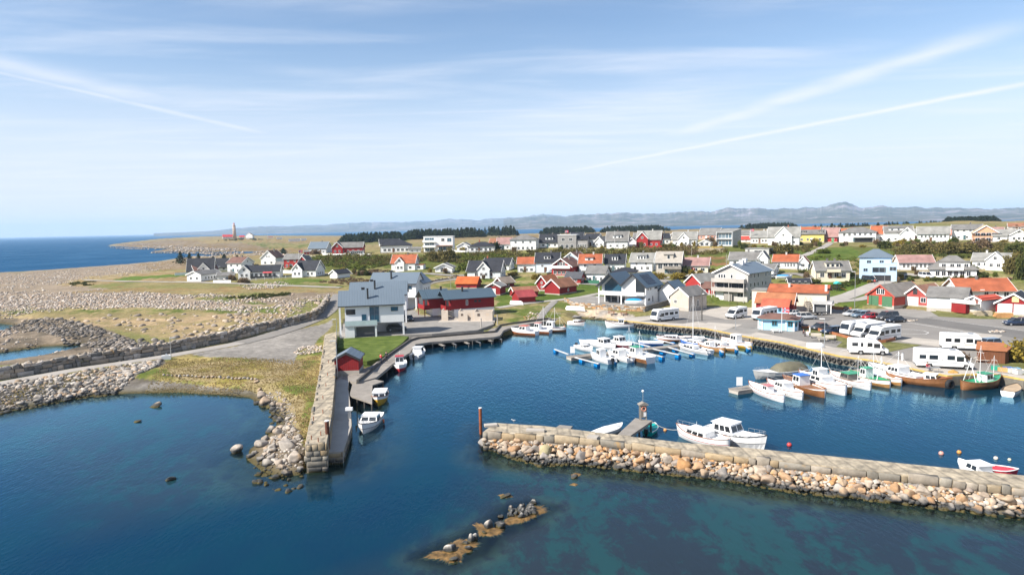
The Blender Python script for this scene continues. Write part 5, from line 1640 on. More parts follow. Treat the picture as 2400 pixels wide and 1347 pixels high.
house('white house with orange tiled roof half hidden behind the hipped bungalow', 1158, 579, 24, 10, 10, 8, 'x', WHITE, OLD_TILE, -12, chim=[])
house('white house with dull red tiled roof in the upper row', 1182, 586, 34, 14, 15, 9, 'x', WHITE, PINK_TILE, -5, chim=[(-.8, .5)])
house('big white two-storey house with grey hipped roof and long balcony', 1226, 587, 62, 26, 10, 10, 'hip', WHITE, GREY_TILE, -10, win_=[(.5, 5, 1.2, 1.4), (3.6, 3, 1.1, 1.1)], chim=[])
house('white house with slate roof and wide white dormer', 1287, 581, 46, 13, 19, 9, 'x', WHITE, BLACK_TILE, -6, dorm=[(0, 3.8, 1.5, 'shed')], chim=[(.3, .5)])
o, s = place('house', 'modern grey timber box house with flat roof and flagpole in front', 'house', 1329, 584, -10)
w = 44 * s
gblock(o, -w / 2, w / 2, 0, 9, 33 * s, 0, 'flat', boardm((.30, .29, .28)), WHITEP)
gblock(o, w / 2 + .02, w / 2 + 26 * s, .5, 8, 22 * s, 1.6, 'x', boardm((.33, .32, .315)), BLACK_TILE, trim=None)
row(o, 'f', -w / 2, w / 2, 0, 9, 4.0, 2, 1.6, 1.5)
row(o, 'f', -w / 2, w / 2, 0, 9, .6, 3, 1.6, 1.7)
row(o, 'f', w / 2, w / 2 + 26 * s, .5, 8, .7, 4, .9, 1.7)
house('white house with dark roof between the timber box and the grey mansard house', 1386, 579, 32, 20, 11, 8, 'x', WHITE, BLACK_TILE, -15)
house('grey gable-fronted house left of the grey mansard house', 1404, 580, 24, 13, 12, 9, 'y', LGREY, GREY_TILE, -28, chim=[])
house('broad house with grey mansard roof and white lower walls in the upper row', 1446, 583, 50, 18, 22, 9, 'x', WHITE, GREY_TILE, -6, dorm=[(0, 4.0, 1.5, 'shed')], chim=[(.0, .5)])
house('narrow white gabled garage left of the bright red house', 1481, 579, 20, 12, 9, 7, 'y', WHITE, GREY_TILE, -6, win_=[], chim=[], name='garage', cat='garage')
o = house('bright red house with pale grey roof and white window trim in the upper row', 1520, 580, 54, 19, 20, 9, 'x', REDP, LGREY_TILE, -8, xg=(-.52, 5.4, 2.2, 1.0), cm=PALEBRICK)
MB().box(0, 8, -2.6, -2.5, 0, 1.0).box(0, 8, -2.5, 0, 0, .12).build('deck', REDP, o)
house('small white house with black roof right of the bright red house', 1557, 573, 28, 15, 11, 8, 'x', WHITE, BLACK_TILE, 10)
house('cream house with reddish roof squeezed behind the black-roofed house', 1577, 568, 18, 14, 8, 8, 'y', CREAM, PINK_TILE, 0, chim=[])
house('white house with pale roof and tall front gable in the upper row', 1604, 577, 54, 16, 18, 9, 'x', WHITE, LGREY_TILE, -5, xg=(-.05, 5.0, 1.4, .9), cm=PALEBRICK)
house('grey-roofed house with pinkish walls behind the white garage', 1659, 562, 48, 12, 15, 9, 'x', PINKW, GREY_TILE, -24, chim=[])
house('white double garage with low gable left of the tall grey house', 1651, 577, 26, 8, 6, 7, 'y', WHITE, LGREY_TILE, -10, name='garage', cat='garage', win_=[(.3, 2, 1.6, 1.4)], side=False, chim=[])
o, s = place('house', 'tall narrow grey modern house with glazed balconies on two floors', 'house', 1697, 577, -24)
w = 40 * s
gblock(o, -w / 2, w / 2, 1.2, 10, 34 * s, 1.1, 'shed', MGREY, LGREY_TILE)
mb = MB()
for x in (-w / 2, w / 2 - .22):
 mb.box(x, x + .22, 0, 1.19, -1, 34 * s - .05)
for z in (.2, 34 * s * .5, 34 * s - .3):
 mb.box(-w / 2 + .225, w / 2 - .225, .01, 1.18, z - .12, z + .12)
mb.build('balcony_frame', LGREY, o)
for z in (.5, 34 * s * .5 + .3):
 row(o, 'f', -w / 2, w / 2, 1.2, 9, z, 4, 1.5, 2.3, glass=GLASS_B)
row(o, 'r', -w / 2, w / 2, 1.2, 9, 4.2, 2, 1.0, 1.2)
house('grey-roofed white house right of the tall grey house', 1742, 563, 28, 14, 9, 8, 'x', WHITE, GREY_TILE, -15, chim=[])
house('low shed with bright red roof in the upper row', 1741, 568, 34, 7, 7, 6, 'x', WHITE, tilem((.50, .07, .05)), -4, name='shed', cat='shed', win_=[(.5, 2, .8, .7)], chim=[])
house('long white house with pale roof and flag left of the great gabled house', 1784, 571, 48, 15, 15, 9, 'x', WHITE, LGREY_TILE, -3, win_=[(.8, 6, 1.0, 1.2)], chim=[(.2, .5), (.5, .5)], cm=PALEBRICK)
house('great white house with huge central gable and pale roof', 1836, 575, 68, 20, 23, 10, 'x', WHITE, LGREY_TILE, -4, xg=(.0, 7.2, 2.6, 1.0), cm=REDBRICK)
house('yellow house with grey roof and white garage door', 1900, 568, 58, 20, 9, 9, 'x', YELLOW, GREY_TILE, -3, dorm=[(-.6, 2.4, .7, 'shed', None or YELLOW), (.7, 2.0, .7, 'shed', YELLOW)], chim=[], drs=[(.05, WHITEP)])
house('orange roofed house behind the yellow house', 1893, 548, 52, 6, 9, 9, 'x', WHITE, ORANGE_TILE, -4, win_=[], side=False, chim=[(-.6, .5), (.4, .5)], cm=REDBRICK)
house('red house with pink tiled roof and green garage door', 1944, 568, 34, 13, 21, 9, 'x', REDP, PINK_TILE, -10, drs=[(.4, paint((.05, .26, .07)))])
house('second red house with orange roof behind the green garage door house', 1968, 562, 22, 8, 17, 9, 'x', REDP, ORANGE_TILE, -10, win_=[], chim=[])
o = house('wide white villa with grey hipped roof above a dark garage level', 2009, 568, 78, 24, 11, 11, 'hip', WHITE, GREY_TILE, -2, win_=[(3.0, 6, 1.2, 1.5)], chim=[])
MB().box(-1.2, 6.4, -.10, .04, -.2, 2.2).build('garage_shade_panel', DARKMETAL, o)  # solid dark slab on the wall, painting the shade inside the open garage
MB().box(-1.6, 7.2, -1.6, 0, 2.35, 2.6).box(-1.6, 7.2, -1.6, -1.56, 2.6, 3.3).build('balcony', WHITEP, o)
house('white house with bright orange roof right of the wide villa', 2056, 565, 32, 17, 18, 9, 'x', WHITE, ORANGE_TILE, -10, chim=[(-.8, .5)])
house('white two-storey house with long dormer and arched-window front gable', 2106, 567, 58, 22, 15, 9, 'x', WHITE, GREY_TILE, 6, xg=(.55, 6.0, -2.6, 3.0), dorm=[(.0, 8.0, 1.2, 'shed', WHITE, 3)])
house('small red outhouse between two white houses in the upper row', 2143, 566, 12, 10, 5, 5, 'y', REDP, GREY_TILE, 0, name='shed', cat='shed', win_=[], side=False, chim=[])
house('white house with long grey roof and pale green basement', 2187, 568, 64, 20, 17, 9, 'x', wallm((.74, .80, .76)), LGREY_TILE, 2, win_=[(2.0, 7, .9, 1.4)], chim=[])
house('white house with small orange gable roof in the upper row', 2226, 562, 22, 12, 16, 8, 'x', WHITE, ORANGE_TILE, 0, win_=[], chim=[])
house('large white house with grey roof left of the orange-framed house', 2266, 563, 58, 26, 11, 9, 'x', WHITE, GREY_TILE, 3, win_=[(.9, 3, 1.0, 1.1), (3.8, 4, .9, 1.0)])
o = house('half-built house with orange-pink cladding and blue-glazed gable front', 2310, 568, 50, 22, 17, 10, 'y', wallm((.66, .36, .22)), pm('raw_timber_roof', (.48, .32, .16), var=.2), 4, win_=[(.3, 4, 1.6, 1.6), (2.7, 4, 1.6, 1.3)], chim=[], frame=paint((.5, .62, .75)))
mb = MB()
for k in range(6):
 mb.tube((-5 + 2 * k, -1.0, -.5), (-5 + 2 * k, -1.0, 5), .05)
for z in (1.9, 4.0):
 mb.box(-5.2, 5.2, -1.3, -.6, z, z + .06)
mb.build('scaffolding', METAL, o)
house('pale-roofed white house at the right end of the upper row', 2352, 567, 42, 15, 14, 9, 'x', WHITE, LGREY_TILE, 4)
house('white gable-fronted house at the right edge of the upper row', 2388, 567, 34, 17, 11, 10, 'y', WHITE, LGREY_TILE, 8, win_=[(.8, 3, 1.1, 1.2), (3.6, 1, 1.0, 1.0, -.2, .2)])
house('far house with rust-red roof on the rise at the right edge', 2386, 537, 36, 6, 8, 10, 'x', WHITE, OLD_TILE, 4, chim=[])
house('grey-roofed white house peeping out behind the bright red house', 1500, 566, 30, 10, 10, 8, 'x', WHITE, GREY_TILE, -6, chim=[])
house('white house with dark roof behind the timber box house and flag', 1352, 562, 30, 8, 9, 8, 'x', WHITE, BLACK_TILE, -6, chim=[])
house('rust-roofed white house behind the wide white villa', 1990, 552, 40, 6, 10, 8, 'x', WHITE, OLD_TILE, 0, chim=[(.3, .5)], cm=REDBRICK)
house('pale-roofed house behind the green-basement house', 2160, 553, 34, 8, 9, 8, 'x', WHITE, LGREY_TILE, 2, chim=[])
house('white house with dull red roof behind the half-built house', 2330, 551, 36, 8, 10, 8, 'x', WHITE, PINK_TILE, 4, chim=[(.2, .5)])
house('grey-gabled house between the grey mansard house and the narrow garage', 1466, 570, 22, 10, 9, 8, 'y', LGREY, GREY_TILE, -10, chim=[])
# middle row
house('white house with orange tiled roof and pointed central gable', 945, 635, 56, 19, 19, 8, 'x', WHITE, ORANGE_TILE, -14, xg=(-.25, 3.6, .8, .8), annex=(4.6, 8.4, 5, 2.4, .1, 'flat'))
house('little white gabled cottage with dark glass doors beside the scrub', 1040, 639, 40, 12, 9, 6, 'y', WHITE, GREY_TILE, -12, name='cottage', cat='cottage', win_=[(.1, 2, 1.3, 1.9, -.4, .4)], side=False, chim=[], over=.5)
house('big grey house with black roof and projecting central dormer', 1134, 652, 80, 17, 24, 9, 'x', wallm((.60, .63, .65)), BLACK_TILE, -14, xg=(.02, 4.4, 3.0, .7), win_=[(.7, 2, 1.5, 1.4)], chim=[(-.2, .4)])
house('white house with long dark roof behind the big grey house', 1163, 634, 64, 14, 15, 8, 'x', WHITE, BLACK_TILE, -16, chim=[(-.85, .5)], cm=REDBRICK)
house('white house with orange tiled roof beside the tall black-roofed house', 1234, 639, 42, 21, 15, 8, 'x', WHITE, ORANGE_TILE, -4, win_=[(.6, 3, 1.1, 1.2)], chim=[])
house('tall pale blue house with black roof and white dormer', 1283, 640, 56, 26, 22, 9, 'x', wallm((.66, .74, .80)), BLACK_TILE, -5, dorm=[(0, 2.6, 1.4, 'shed', WHITE)], win_=[(2.4, 2, .9, .9)])
o = house('red chalet house with brown roof and white balcony under the gable', 1316, 647, 50, 24, 17, 10, 'y', REDP, BROWN_TILE, -24, win_=[(.7, 4, 1.3, 1.3), (3.6, 3, 1.0, 1.6, -.4, .4)], over=.7)
MB().box(-3.8, 3.8, -1.2, -.02, 2.9, 3.05).box(-3.8, 3.8, -1.2, -1.14, 3.05, 3.9).build('balcony', WHITEP, o)
house('light blue gable-fronted house behind the red chalet', 1338, 618, 36, 13, 13, 9, 'y', LBLUE, BROWN_TILE, -24, win_=[(.6, 1, 1.0, 1.2), (2.2, 1, 1.0, 1.2, -.1, .1)])
house('white house with bright orange roof and orange dormer in the middle row', 1383, 646, 52, 29, 21, 8, 'x', WHITE, ORANGE_TILE, -5, dorm=[(-.1, 3.0, 1.2, 'shed', WHITE, 1)], cm=PALEBRICK)
house('white house with black roof split by a white dormer', 1441, 638, 46, 21, 21, 8, 'x', WHITE, BLACK_TILE, -5, dorm=[(0, 2.2, 1.7, 'shed')], win_=[(.8, 5, .8, 1.2)], chim=[])
house('white house with mossy grey roof and wide dormer in the middle row', 1503, 638, 52, 24, 21, 9, 'x', WHITE, LGREY_TILE, -10, dorm=[(.0, 3.2, 1.4, 'shed', None or WHITE, 3)], win_=[(.9, 3, 1.1, 1.2), (2.6, 2, .8, .9)], chim=[(.0, .5)])
o = house('taupe house with steep grey roof, tall windows and wooden balcony', 1566, 642, 58, 27, 25, 8, 'x', TAUPE, pm('grey_brown_slate', (.33, .30, .26), rough=.7, var=.15, grime=.3), -8, win_=[(2.0, 4, 1.5, 2.0), (.2, 4, .9, 1.0, -.1, .7)], chim=[], dorm=[(0, 3.2, 1.7, 'shed', TAUPE, 1)])
MB().box(-1.4, 4.6, -1.5, -.02, 1.75, 1.9).box(-1.4, 4.6, -1.5, -1.42, 1.9, 2.8).build('balcony', WOOD_GREY, o)
house('cream house with pink tiled roof beside round bushes', 1630, 641, 58, 19, 18, 8, 'x', CREAM, PINK_TILE, -6, win_=[(.8, 3, 1.4, 1.2)], cm=PALEBRICK, chim=[(.1, .5)], drs=[(-.2, paint((.35, .03, .03)))])
house('white house with grey roof and side wing above the apartment block', 1742, 625, 64, 17, 17, 8, 'x', WHITE, GREY_TILE, -8, annex=(4.6, 8.0, 7, 2.8, 2.4, 'y'))
o = house('flat grey concrete garage dug into the slope', 1774, 597, 54, 14, 3, 7, 'flat', pm('pale_cast_concrete', (.46, .455, .44), rough=.85, var=.12, grime=.3), LGREY_TILE, -14, name='garage', cat='garage', win_=[(.2, 1, 3.2, 1.6, -.1, .3)], side=False, chim=[])
house('long white house with orange tiled roof on the slope above the shop', 1840, 631, 54, 18, 16, 7, 'x', WHITE, ORANGE_TILE, -6, annex=(4.0, 7.2, 6, 2.2, 2.0, 'y'), win_=[(.8, 7, .7, 1.2)], cm=PALEBRICK, chim=[(.0, .5)])
house('small white house with grey roof right of the apartment block', 1797, 646, 32, 17, 10, 7, 'x', WHITE, GREY_TILE, -14, win_=[(1.0, 2, 1.0, 1.1)], chim=[])
house('white house with grey-brown roof behind the twin-gabled house', 1396, 662, 46, 22, 17, 8, 'x', WHITE, GREY_TILE, -14, win_=[(.6, 3, .9, 1.3)], chim=[], trim=DARKMETAL)
house('low white house with dark hipped roof behind the twin gables', 1463, 655, 54, 18, 9, 9, 'hip', WHITE, BLACK_TILE, -6, win_=[(.9, 4, 1.2, 1.3)], chim=[])
house('little red house with dark grey roof near the green fence', 1342, 665, 38, 13, 14, 6, 'x', REDP, pm('dark_slate_roof', (.075, .077, .085), rough=.6, var=.15), -18, name='cottage', cat='cottage', win_=[(.8, 2, .9, 1.0)], chim=[], trim=None)
o = house('cream house with grey roof, cream dormer and balcony on the right slope', 1952, 657, 74, 24, 21, 8, 'x', CREAM, GREY_TILE, 12, dorm=[(.02, 4.2, 1.5, 'shed', CREAM, 3)], win_=[(1.0, 4, 1.3, 1.5)], chim=[(-.2, .5), (.25, .5)])
MB().box(-2.0, 2.0, -1.4, -.02, 2.7, 2.85).box(-2.0, 2.0, -1.4, -1.34, 2.85, 3.6).build('balcony', CREAM, o)
MB().box(-5.0, 4.2, -2.2, -2.05, -.4, .8).build('terrace_wall', CREAM, o)
o, s = place('house', 'pale blue cube-shaped house with low hipped roof and dark garage', 'house', 2051, 657, -2)
gblock(o, -34 * s, 32 * s, 1.5, 9.5, 54 * s, 18 * s, 'hip', LBLUE, SLATE_BLUE, over=.5)
gblock(o, -8 * s, 44 * s, -1.2, 4, 39 * s, 0, 'flat', LBLUE, LBLUE, over=.05)
row(o, 'f', -34 * s, 32 * s, 1.5, 9, 5.2, 2, 1.3, 1.0, frame=LBLUE)
win(o, -21 * s, 1.5, 2.6, 1.3, 1.1, frame=LBLUE)
win(o, 8 * s, -1.2, 2.5, 3.8, 1.7, frame=LBLUE, nx=2)
win(o, 36 * s, -1.2, 3.1, 1.9, 1.3, frame=LBLUE)
MB().box(-3 * s, 32 * s, -1.32, -1.1, -.4, 1.75).build('garage_shade_panel', DARKMETAL, o)  # no real recess: dark slab whose colour stands for the garage's shaded inside
house('low white shed with black roof behind the orange-roofed shop', 1874, 668, 46, 7, 8, 5, 'x', WHITE, BLACK_TILE, 8, name='shed', cat='shed', win_=[(.3, 3, .7, .8)], side=False, chim=[])
house('white bungalow with pink tiled roof beside the pale blue cube house', 2148, 634, 72, 19, 17, 8, 'x', WHITE, PINK_TILE, 14, win_=[(.9, 7, .8, 1.3)], chim=[])
o, s = place('house', 'large white house under a sweeping grey mansard roof with dormer band', 'house', 2233, 652, 3)
w = 92 * s
gblock(o, -w / 2, w / 2, 0, 10, 21 * s, 31 * s, 'hip', WHITE, GREY_TILE, over=.6)
d_ = MB().box(-w * .30, w * .36, .5, 6, 19 * s, 37 * s).build('dormer', WHITE, o)
MB().box(-w * .32, w * .38, .2, 6, 37 * s + .01, 37 * s + .25).build('dormer_roof', GREY_TILE, d_)
for u in (-.2, -.02, .12, .28):
 win(d_, w * u, .5, 26 * s, 1.2, 1.1)
row(o, 'f', -w / 2, w / 2, 0, 10, .7, 6, 1.2, 1.5)
MB().box(-w * .16, w * .22, -1.0, 0, 19 * s, 20.5 * s).box(-w * .16, w * .22, -1.0, -.94, 20.5 * s, 26 * s).build('balcony', WHITEP, o)
house('white house with mossy grey roof and front gable, rightmost of the middle row', 2320, 632, 70, 21, 18, 9, 'x', WHITE, LGREY_TILE, -6, xg=(.28, 4.8, 1.6, .9), win_=[(1.2, 2, 1.0, 1.1, -.8, -.1)], cm=PALEBRICK, chim=[(-.3, .5)])
# boathouses and sheds
bh = dict(name='boathouse', cat='boathouse', chim=[])
house('red shed with bright orange roof and small white signs', 1093, 676, 50, 12, 15, 6, 'x', RED, tilem((.48, .115, .03), grime=.1), -16, win_=[], side=False, trim=None, **bh)
house('red boathouse with brown-grey roof seen gable-on behind the white-doored one', 1168, 675, 28, 12, 12, 6, 'y', DRED, pm('brown_grey_roof', (.33, .26, .20), var=.2, grime=.3), -42, win_=[], side=('r', [(.6, 1, .7, .9)]), **bh)
house('red boathouse with pale roof and white doors behind the long red house', 1156, 692, 34, 20, 9, 6, 'y', RED, LGREY_TILE, -18, win_=[(3.0, 1, .8, .8, -.2, .2)], side=False, drs=[(.15, WHITEP)], **bh)
house('long red boathouse with mossy tiled roof behind the pink-roofed shed', 1234, 696, 58, 13, 11, 5, 'x', RED, OLD_TILE, 18, win_=[], side=False, **bh)
house('red shed with pinkish-red roof beside an upturned white boat', 1236, 710, 42, 15, 15, 5.5, 'x', RED, tilem((.32, .06, .062), grime=.1), 22, win_=[], side=False, trim=None, **bh)
house('red boathouse with orange tiles and two small white gable windows', 1270, 681, 30, 18, 16, 7, 'y', RED, tilem((.38, .14, .06), grime=.4), -36, win_=[(2.2, 1, .7, .8, -.2, .2), (.8, 1, .7, .8, -.2, .2)], side=False, **bh)
house('red boathouse with weathered brown-orange tiles standing on the lawn', 1294, 690, 44, 18, 17, 9, 'y', RED, OLD_TILE, -38, win_=[], side=('r', [(.8, 1, .7, .9)]), **bh)
house('cream plank boathouse with grey roof and long white sign at its foot', 1592, 724, 52, 30, 19, 8, 'y', boardm((.52, .46, .39), .35), GREY_TILE, -36, win_=[(1.3, 1, .9, 1.0, -.5, -.3)], side=('r', [(.4, 1, 1.0, 1.7)]), over=.25, **bh)
o = house('red boathouse with large grey roof behind the cream boathouse', 1624, 685, 46, 24, 18, 10, 'y', REDP, LGREY_TILE, -42, win_=[], side=False, **bh)
house('red shed with brown roof and white door posts left of the apartment block', 1662, 691, 34, 16, 14, 6, 'x', REDP, BROWN_TILE, -4, win_=[(.2, 3, .3, 1.6)], side=False, name='shed', cat='shed', chim=[])
o = house('large red boathouse with two green double doors and brown roof', 2063, 717, 64, 25, 24, 14, 'y', boardm((.42, .07, .048), .15), pm('worn_brown_roof', (.22, .195, .165), var=.2, grime=.35), -30, win_=[(3.0, 2, 1.2, 1.5, -.28, .28)], side=False, trim=paint((.42, .075, .05), .6), **bh)
for x in (-1.75, 1.75):
 door(o, x, -.02, 0, 2.6, 2.6, m=boardm((.075, .175, .095), .2), name='double_door')
o = house('weathered pink-red boathouse with white gable and rusty tiles', 2146, 717, 56, 24, 23, 9, 'y', FRED, tilem((.32, .165, .11), grime=.55), -26, win_=[(1.0, 1, 1.3, 1.3, .45, .75)], side=False, trim=WHITEP, **bh)
door(o, -.95, -.02, 0, 3.2, 2.3, m=boardm((.66, .63, .60), .3), name='double_door')
door(o, -.2, -.02, 3.0, 1.0, 1.4, m=DARKMETAL, name='hatch')
house('whitewashed plank shed with grey roof between the boathouses', 2217, 732, 78, 30, 23, 8, 'x', boardm((.62, .63, .63), .35), GREY_TILE, -8, win_=[], side=False, trim=None, **bh)
house('white house with big orange roof and dark chimney at the right', 2312, 699, 112, 18, 28, 12, 'x', WHITE, ORANGE_TILE, 20, win_=[(.6, 3, 1.2, 1.4, -.2, .9)], side=('l', [(2.6, 1, .8, .9)]), chim=[(-.1, .45)], over=.6)
o = house('small red and white boathouse with an outside stair and white deck', 2282, 734, 32, 30, 7, 7, 'y', WHITE, tilem((.52, .10, .06)), -34, win_=[(2.6, 1, .8, 1.0, -.6, -.2)], side=False, **bh)
MB().box(1.5, 1.56, .02, 7.02, .0, 3.4).build('red_cladding', RED, o)
door(o, .6, -.02, 2.1, .8, 1.9, m=paint((.22, .09, .07)))
MB().box(-4.6, 1.5, -1.7, -.03, 1.95, 2.1).box(-4.6, 1.5, -1.7, -1.62, 2.1, 2.9).build('deck', boardm((.62, .62, .60)), o)
MB().box(-4.4, -.9, -1.5, -.2, -.3, 1.94).build('red_store', RED, o)
mb = MB()
for k in range(8):
 mb.box(1.5 + k * .28, 1.85 + k * .28, -1.6, -.7, 1.75 - k * .24, 1.82 - k * .24)
mb.build('stairs', WOOD_GREY, o)
o = house('red boathouse with white doors and yellow hatch at the right edge', 2374, 738, 68, 25, 22, 9, 'y', RED, BLACK_TILE, -8, win_=[], side=False, **bh)
door(o, -1.55, -.02, 0, 2.8, 2.3, m=boardm((.68, .68, .67), .2), name='double_door')
door(o, 1.5, -.02, 0, 2.8, 2.3, m=boardm((.66, .66, .66), .2), name='double_door')
door(o, .35, -.02, 2.75, 1.3, 1.3, m=paint((.62, .52, .25), .6), name='hatch')
o = house('little red shed with grey-blue metal roof beside the stone pier', 813, 873, 56, 31, 15, 4.6, 'y', RED, SLATE_BLUE, -10, name='shed', cat='shed', win_=[], side=False, chim=[], trim=DARKMETAL, over=.28, z=1.5)
# big white houses on the yard
WALLG = pm('smooth_white_render', (.74, .745, .75), rough=.6, var=.04, scale=.4, spec=.25)
def yard_house(label, px_, py_, z, yaw, full):
 o, s = place('house', label, 'house', px_, py_, yaw, z)
 w, d, h, rise = 13.4, 8.2, 6.7, 2.6
 wl_ = MB()
 wl_.extrude([(1.2, 2.75), (d, 2.75), (d, h), (1.2 + (d - 1.2) / 2, h + rise), (1.2, h)], 'x', -w / 2 + 1.2, w / 2)
 wl_.build('wall', WALLG, o)
 e, sl = .45, rise / ((d - 1.2) / 2)
 um, u0, u1 = 1.2 + (d - 1.2) / 2, 1.2, d
 zl, zt = h - e * sl + .012, h + rise + .012
 r = MB().extrude([(u0 - e, zl), (um, zt), (u1 + e, zl), (u1 + e, zl + .2), (um, zt + .2), (u0 - e, zl + .2)], 'x', -w / 2 - .15, w / 2 + .3).build('roof', SLATE_BLUE, o)
 MB().box(-w / 2 - .15, w / 2 + .3, u0 - e - .12, u0 - e - .004, zl - .02, zl + .18).build('gutter', DARKMETAL, r)
 chimney(r, -.7, u0 + 1.3, h + 1.3, 1.9, .38, DARKMETAL)
 chimney(r, -1.7, um + .6, h + rise - .3, .9, .7, DARKMETAL)
 MB().box(-w / 2 + 1.2, .9, 1.9, d - .5, -1, 2.74).box(.91, w / 2 - .3, d - .9, d - .5, -1, 2.74).build('lower_wall', WALLG, o)
 MB().box(-w / 2, -w / 2 + .35, 1.25, 1.6, -1, h - .3).box(w / 2 - .34, w / 2, 1.25, 1.6, -1, 2.74).box(.6, .95, -.25, .1, -1, 2.3).build('posts', WALLG, o)
 MB().box(-w / 2 + 1.2, -w / 2 + 3.1, -.2, 1.88, -1, 2.3).build('store', WALLG, o)
 b_ = MB().box(-w / 2 + 1.2, 1.1, -.4, 1.19, 2.32, 2.56).build('balcony', pm('grey_slab', (.30, .32, .34), var=.1), o)
 MB().box(-w / 2 + 1.22, 1.08, -.38, -.34, 2.56, 3.55).build('glass_railing', pm('pale_green_glass', (.42, .52, .53), rough=.15, var=.1, spec=.6), b_)
 MB().box(-w / 2 + 3.4, .5, 1.78, 1.88, 0, 2.1).build('garage_shade_panel', pm('garage_shade_grey', (.12, .12, .125), var=.1), o)  # flat slab with the shade of the garage opening put into its grey
 win(o, -4.3, 1.2, 4.7, 1.9, 1.05, frame=DARKMETAL)
 win(o, .55, 1.2, 2.9, 2.05, 3.3, frame=pm('slate_frame', (.16, .19, .22)), glass=GLASS_B, ny=2)
 win(o, 4.75, 1.2, 5.1, 1.5, .95, frame=DARKMETAL, glass=GLASS_B)
 dd = door(o, -1.6, 1.16, 2.65, .95, 2.0, m=GLASS_B)
 win(o, -w / 2 + 1.2, 2.6, 3.2, 1.0, 2.6, LS, frame=DARKMETAL)
 for k in (3.2, 5.4):
  win(o, w / 2, k, 3.4, .9, 1.3, RS)
  win(o, w / 2, k, .7, .9, 1.3, RS) if not full else None
 return o
yard_house('nearest white house with blue-grey metal roof, glass balcony and open carport', 873, 789, 1.7, -1, True)
yard_house('second white house, only its blue-grey roof and chimneys showing above the nearest', 886, 757, 2.0, -6, True)
o = yard_house('rear white house of the three, blue-grey roof and tall right end wall', 918, 722, 2.6, -20, False)
gblock(o, 2.2, 7.4, 5.0, 12.5, 6.4, 2.4, 'y', WALLG, SLATE_BLUE, trim=None)
row(o, 'r', 2.2, 7.4, 5, 12.5, 3.8, 3, .9, 1.2)
row(o, 'r', 2.2, 7.4, 5, 12.5, .8, 3, .9, 1.2)
# dark red double house
o, s = place('house', 'long dark red house with blue-grey roof, twin left gables and white base', 'house', 1104, 741, 20, 1.7)
DR = boardm((.25, .018, .020), .1)
for x0, x1, y0, zz in ((-6.6, 6.4, 0, 2.05), (-10.8, -4.2, 4.6, 2.05)):
 MB().box(x0 + 2.2, x1, y0 + .12, y0 + 5.9, -1, zz - .01).build('base_wall', WALLG, o)
 w_, r = gblock(o, x0 + 1.4, x1, y0, y0 + 6.0, 2.75, 1.75, 'x', DR, STEEL_BLUE, z0=0, zb=zz, trim=None, over=.5)
 MB().extrude([(y0 - .5, zz + 2.45), (y0 + 3, zz + 4.5), (y0 + 6.5, zz + 2.45), (y0 + 6.5, zz + 2.66), (y0 + 3, zz + 4.71), (y0 - .5, zz + 2.66)], 'x', x0 - .5, x0 + .86).build('porch_roof', STEEL_BLUE, r)
 MB().box(x0, x0 + 1.39, y0, y0 + 6, zz - .18, zz - .02).box(x0, x0 + .06, y0, y0 + 6, zz, zz + .95).box(x0 + .06, x0 + 1.39, y0, y0 + .06, zz, zz + .95).build('balcony', DR, o)
 MB().box(x0 + .02, x0 + .2, y0 + .02, y0 + .2, -1, zz + 2.6).box(x0 + .02, x0 + .2, y0 + 5.8, y0 + 5.98, -1, zz + 2.6).build('posts', DR, o)
 win(o, x0 + 1.4, y0 + 3, zz + .1, 2.6, 2.3, LS, frame=WOOD_BROWN)
 chimney(r, x0 + 5.2, y0 + 2.2, zz + 3.8, 1.5, .4, DARKMETAL)
win(o, -1.0, 0, 2.9, .6, 1.3)
row(o, 'f', .5, 3.2, 0, 6, 3.5, 2, .7, .6, frame=DARKMETAL)
CRC = pm('bare_cream_concrete', (.56, .48, .40), rough=.85, var=.12, scale=.5, grime=.3)
o, s = place('ruin', 'roofless cream concrete shell with window holes in front of the long red house', 'building', 1096, 752, -6, 1.7)
mb = MB()
def wallbox(x0, x1, y0, y1, h, holes=()):
 "wall along x or y with rectangular openings"
 al = abs(x1 - x0) > abs(y1 - y0)
 a0, a1 = (x0, x1) if al else (y0, y1)
 cuts = sorted(holes)
 c = a0
 def bx(p, q, z0, z1):
  if q - p > .01 and z1 - z0 > .01:
   mb.box(p, q, y0, y1, z0, z1) if al else mb.box(x0, x1, p, q, z0, z1)
 for (p, q, z0, z1) in cuts:
  bx(c, p, -.5, h)
  bx(p, q, -.5, z0)
  bx(p, q, z1, h)
  c = q
 bx(c, a1, -.5, h)
wallbox(-2.2, 1.6, 0, .2, 2.4, [(-1.6, -1.0, 1.2, 1.8), (.0, .8, 0, 1.9)])
wallbox(1.62, 6.0, -.3, -.1, 2.2, [(2.4, 3.1, 1.1, 1.8), (4.4, 5.2, 1.2, 1.9)])
wallbox(1.62, 1.82, -.1, 5, 2.3)
wallbox(-2.2, -2.0, .2, 5, 2.4)
wallbox(5.8, 6.0, -.1, 5, 2.2, [(1.5, 2.3, 1.0, 1.8)])
wallbox(-6.5, -6.3, 1.5, 5.5, 2.5)
wallbox(-6.3, -4.9, 1.5, 1.7, 2.5)
wallbox(-2.0, 5.8, 4.8, 5.0, 2.1)
mb.build('wall', CRC, o)
MB().box(-7, 6.6, -1.4, 5.5, -.6, .02).build('plinth', CONC_L, o)
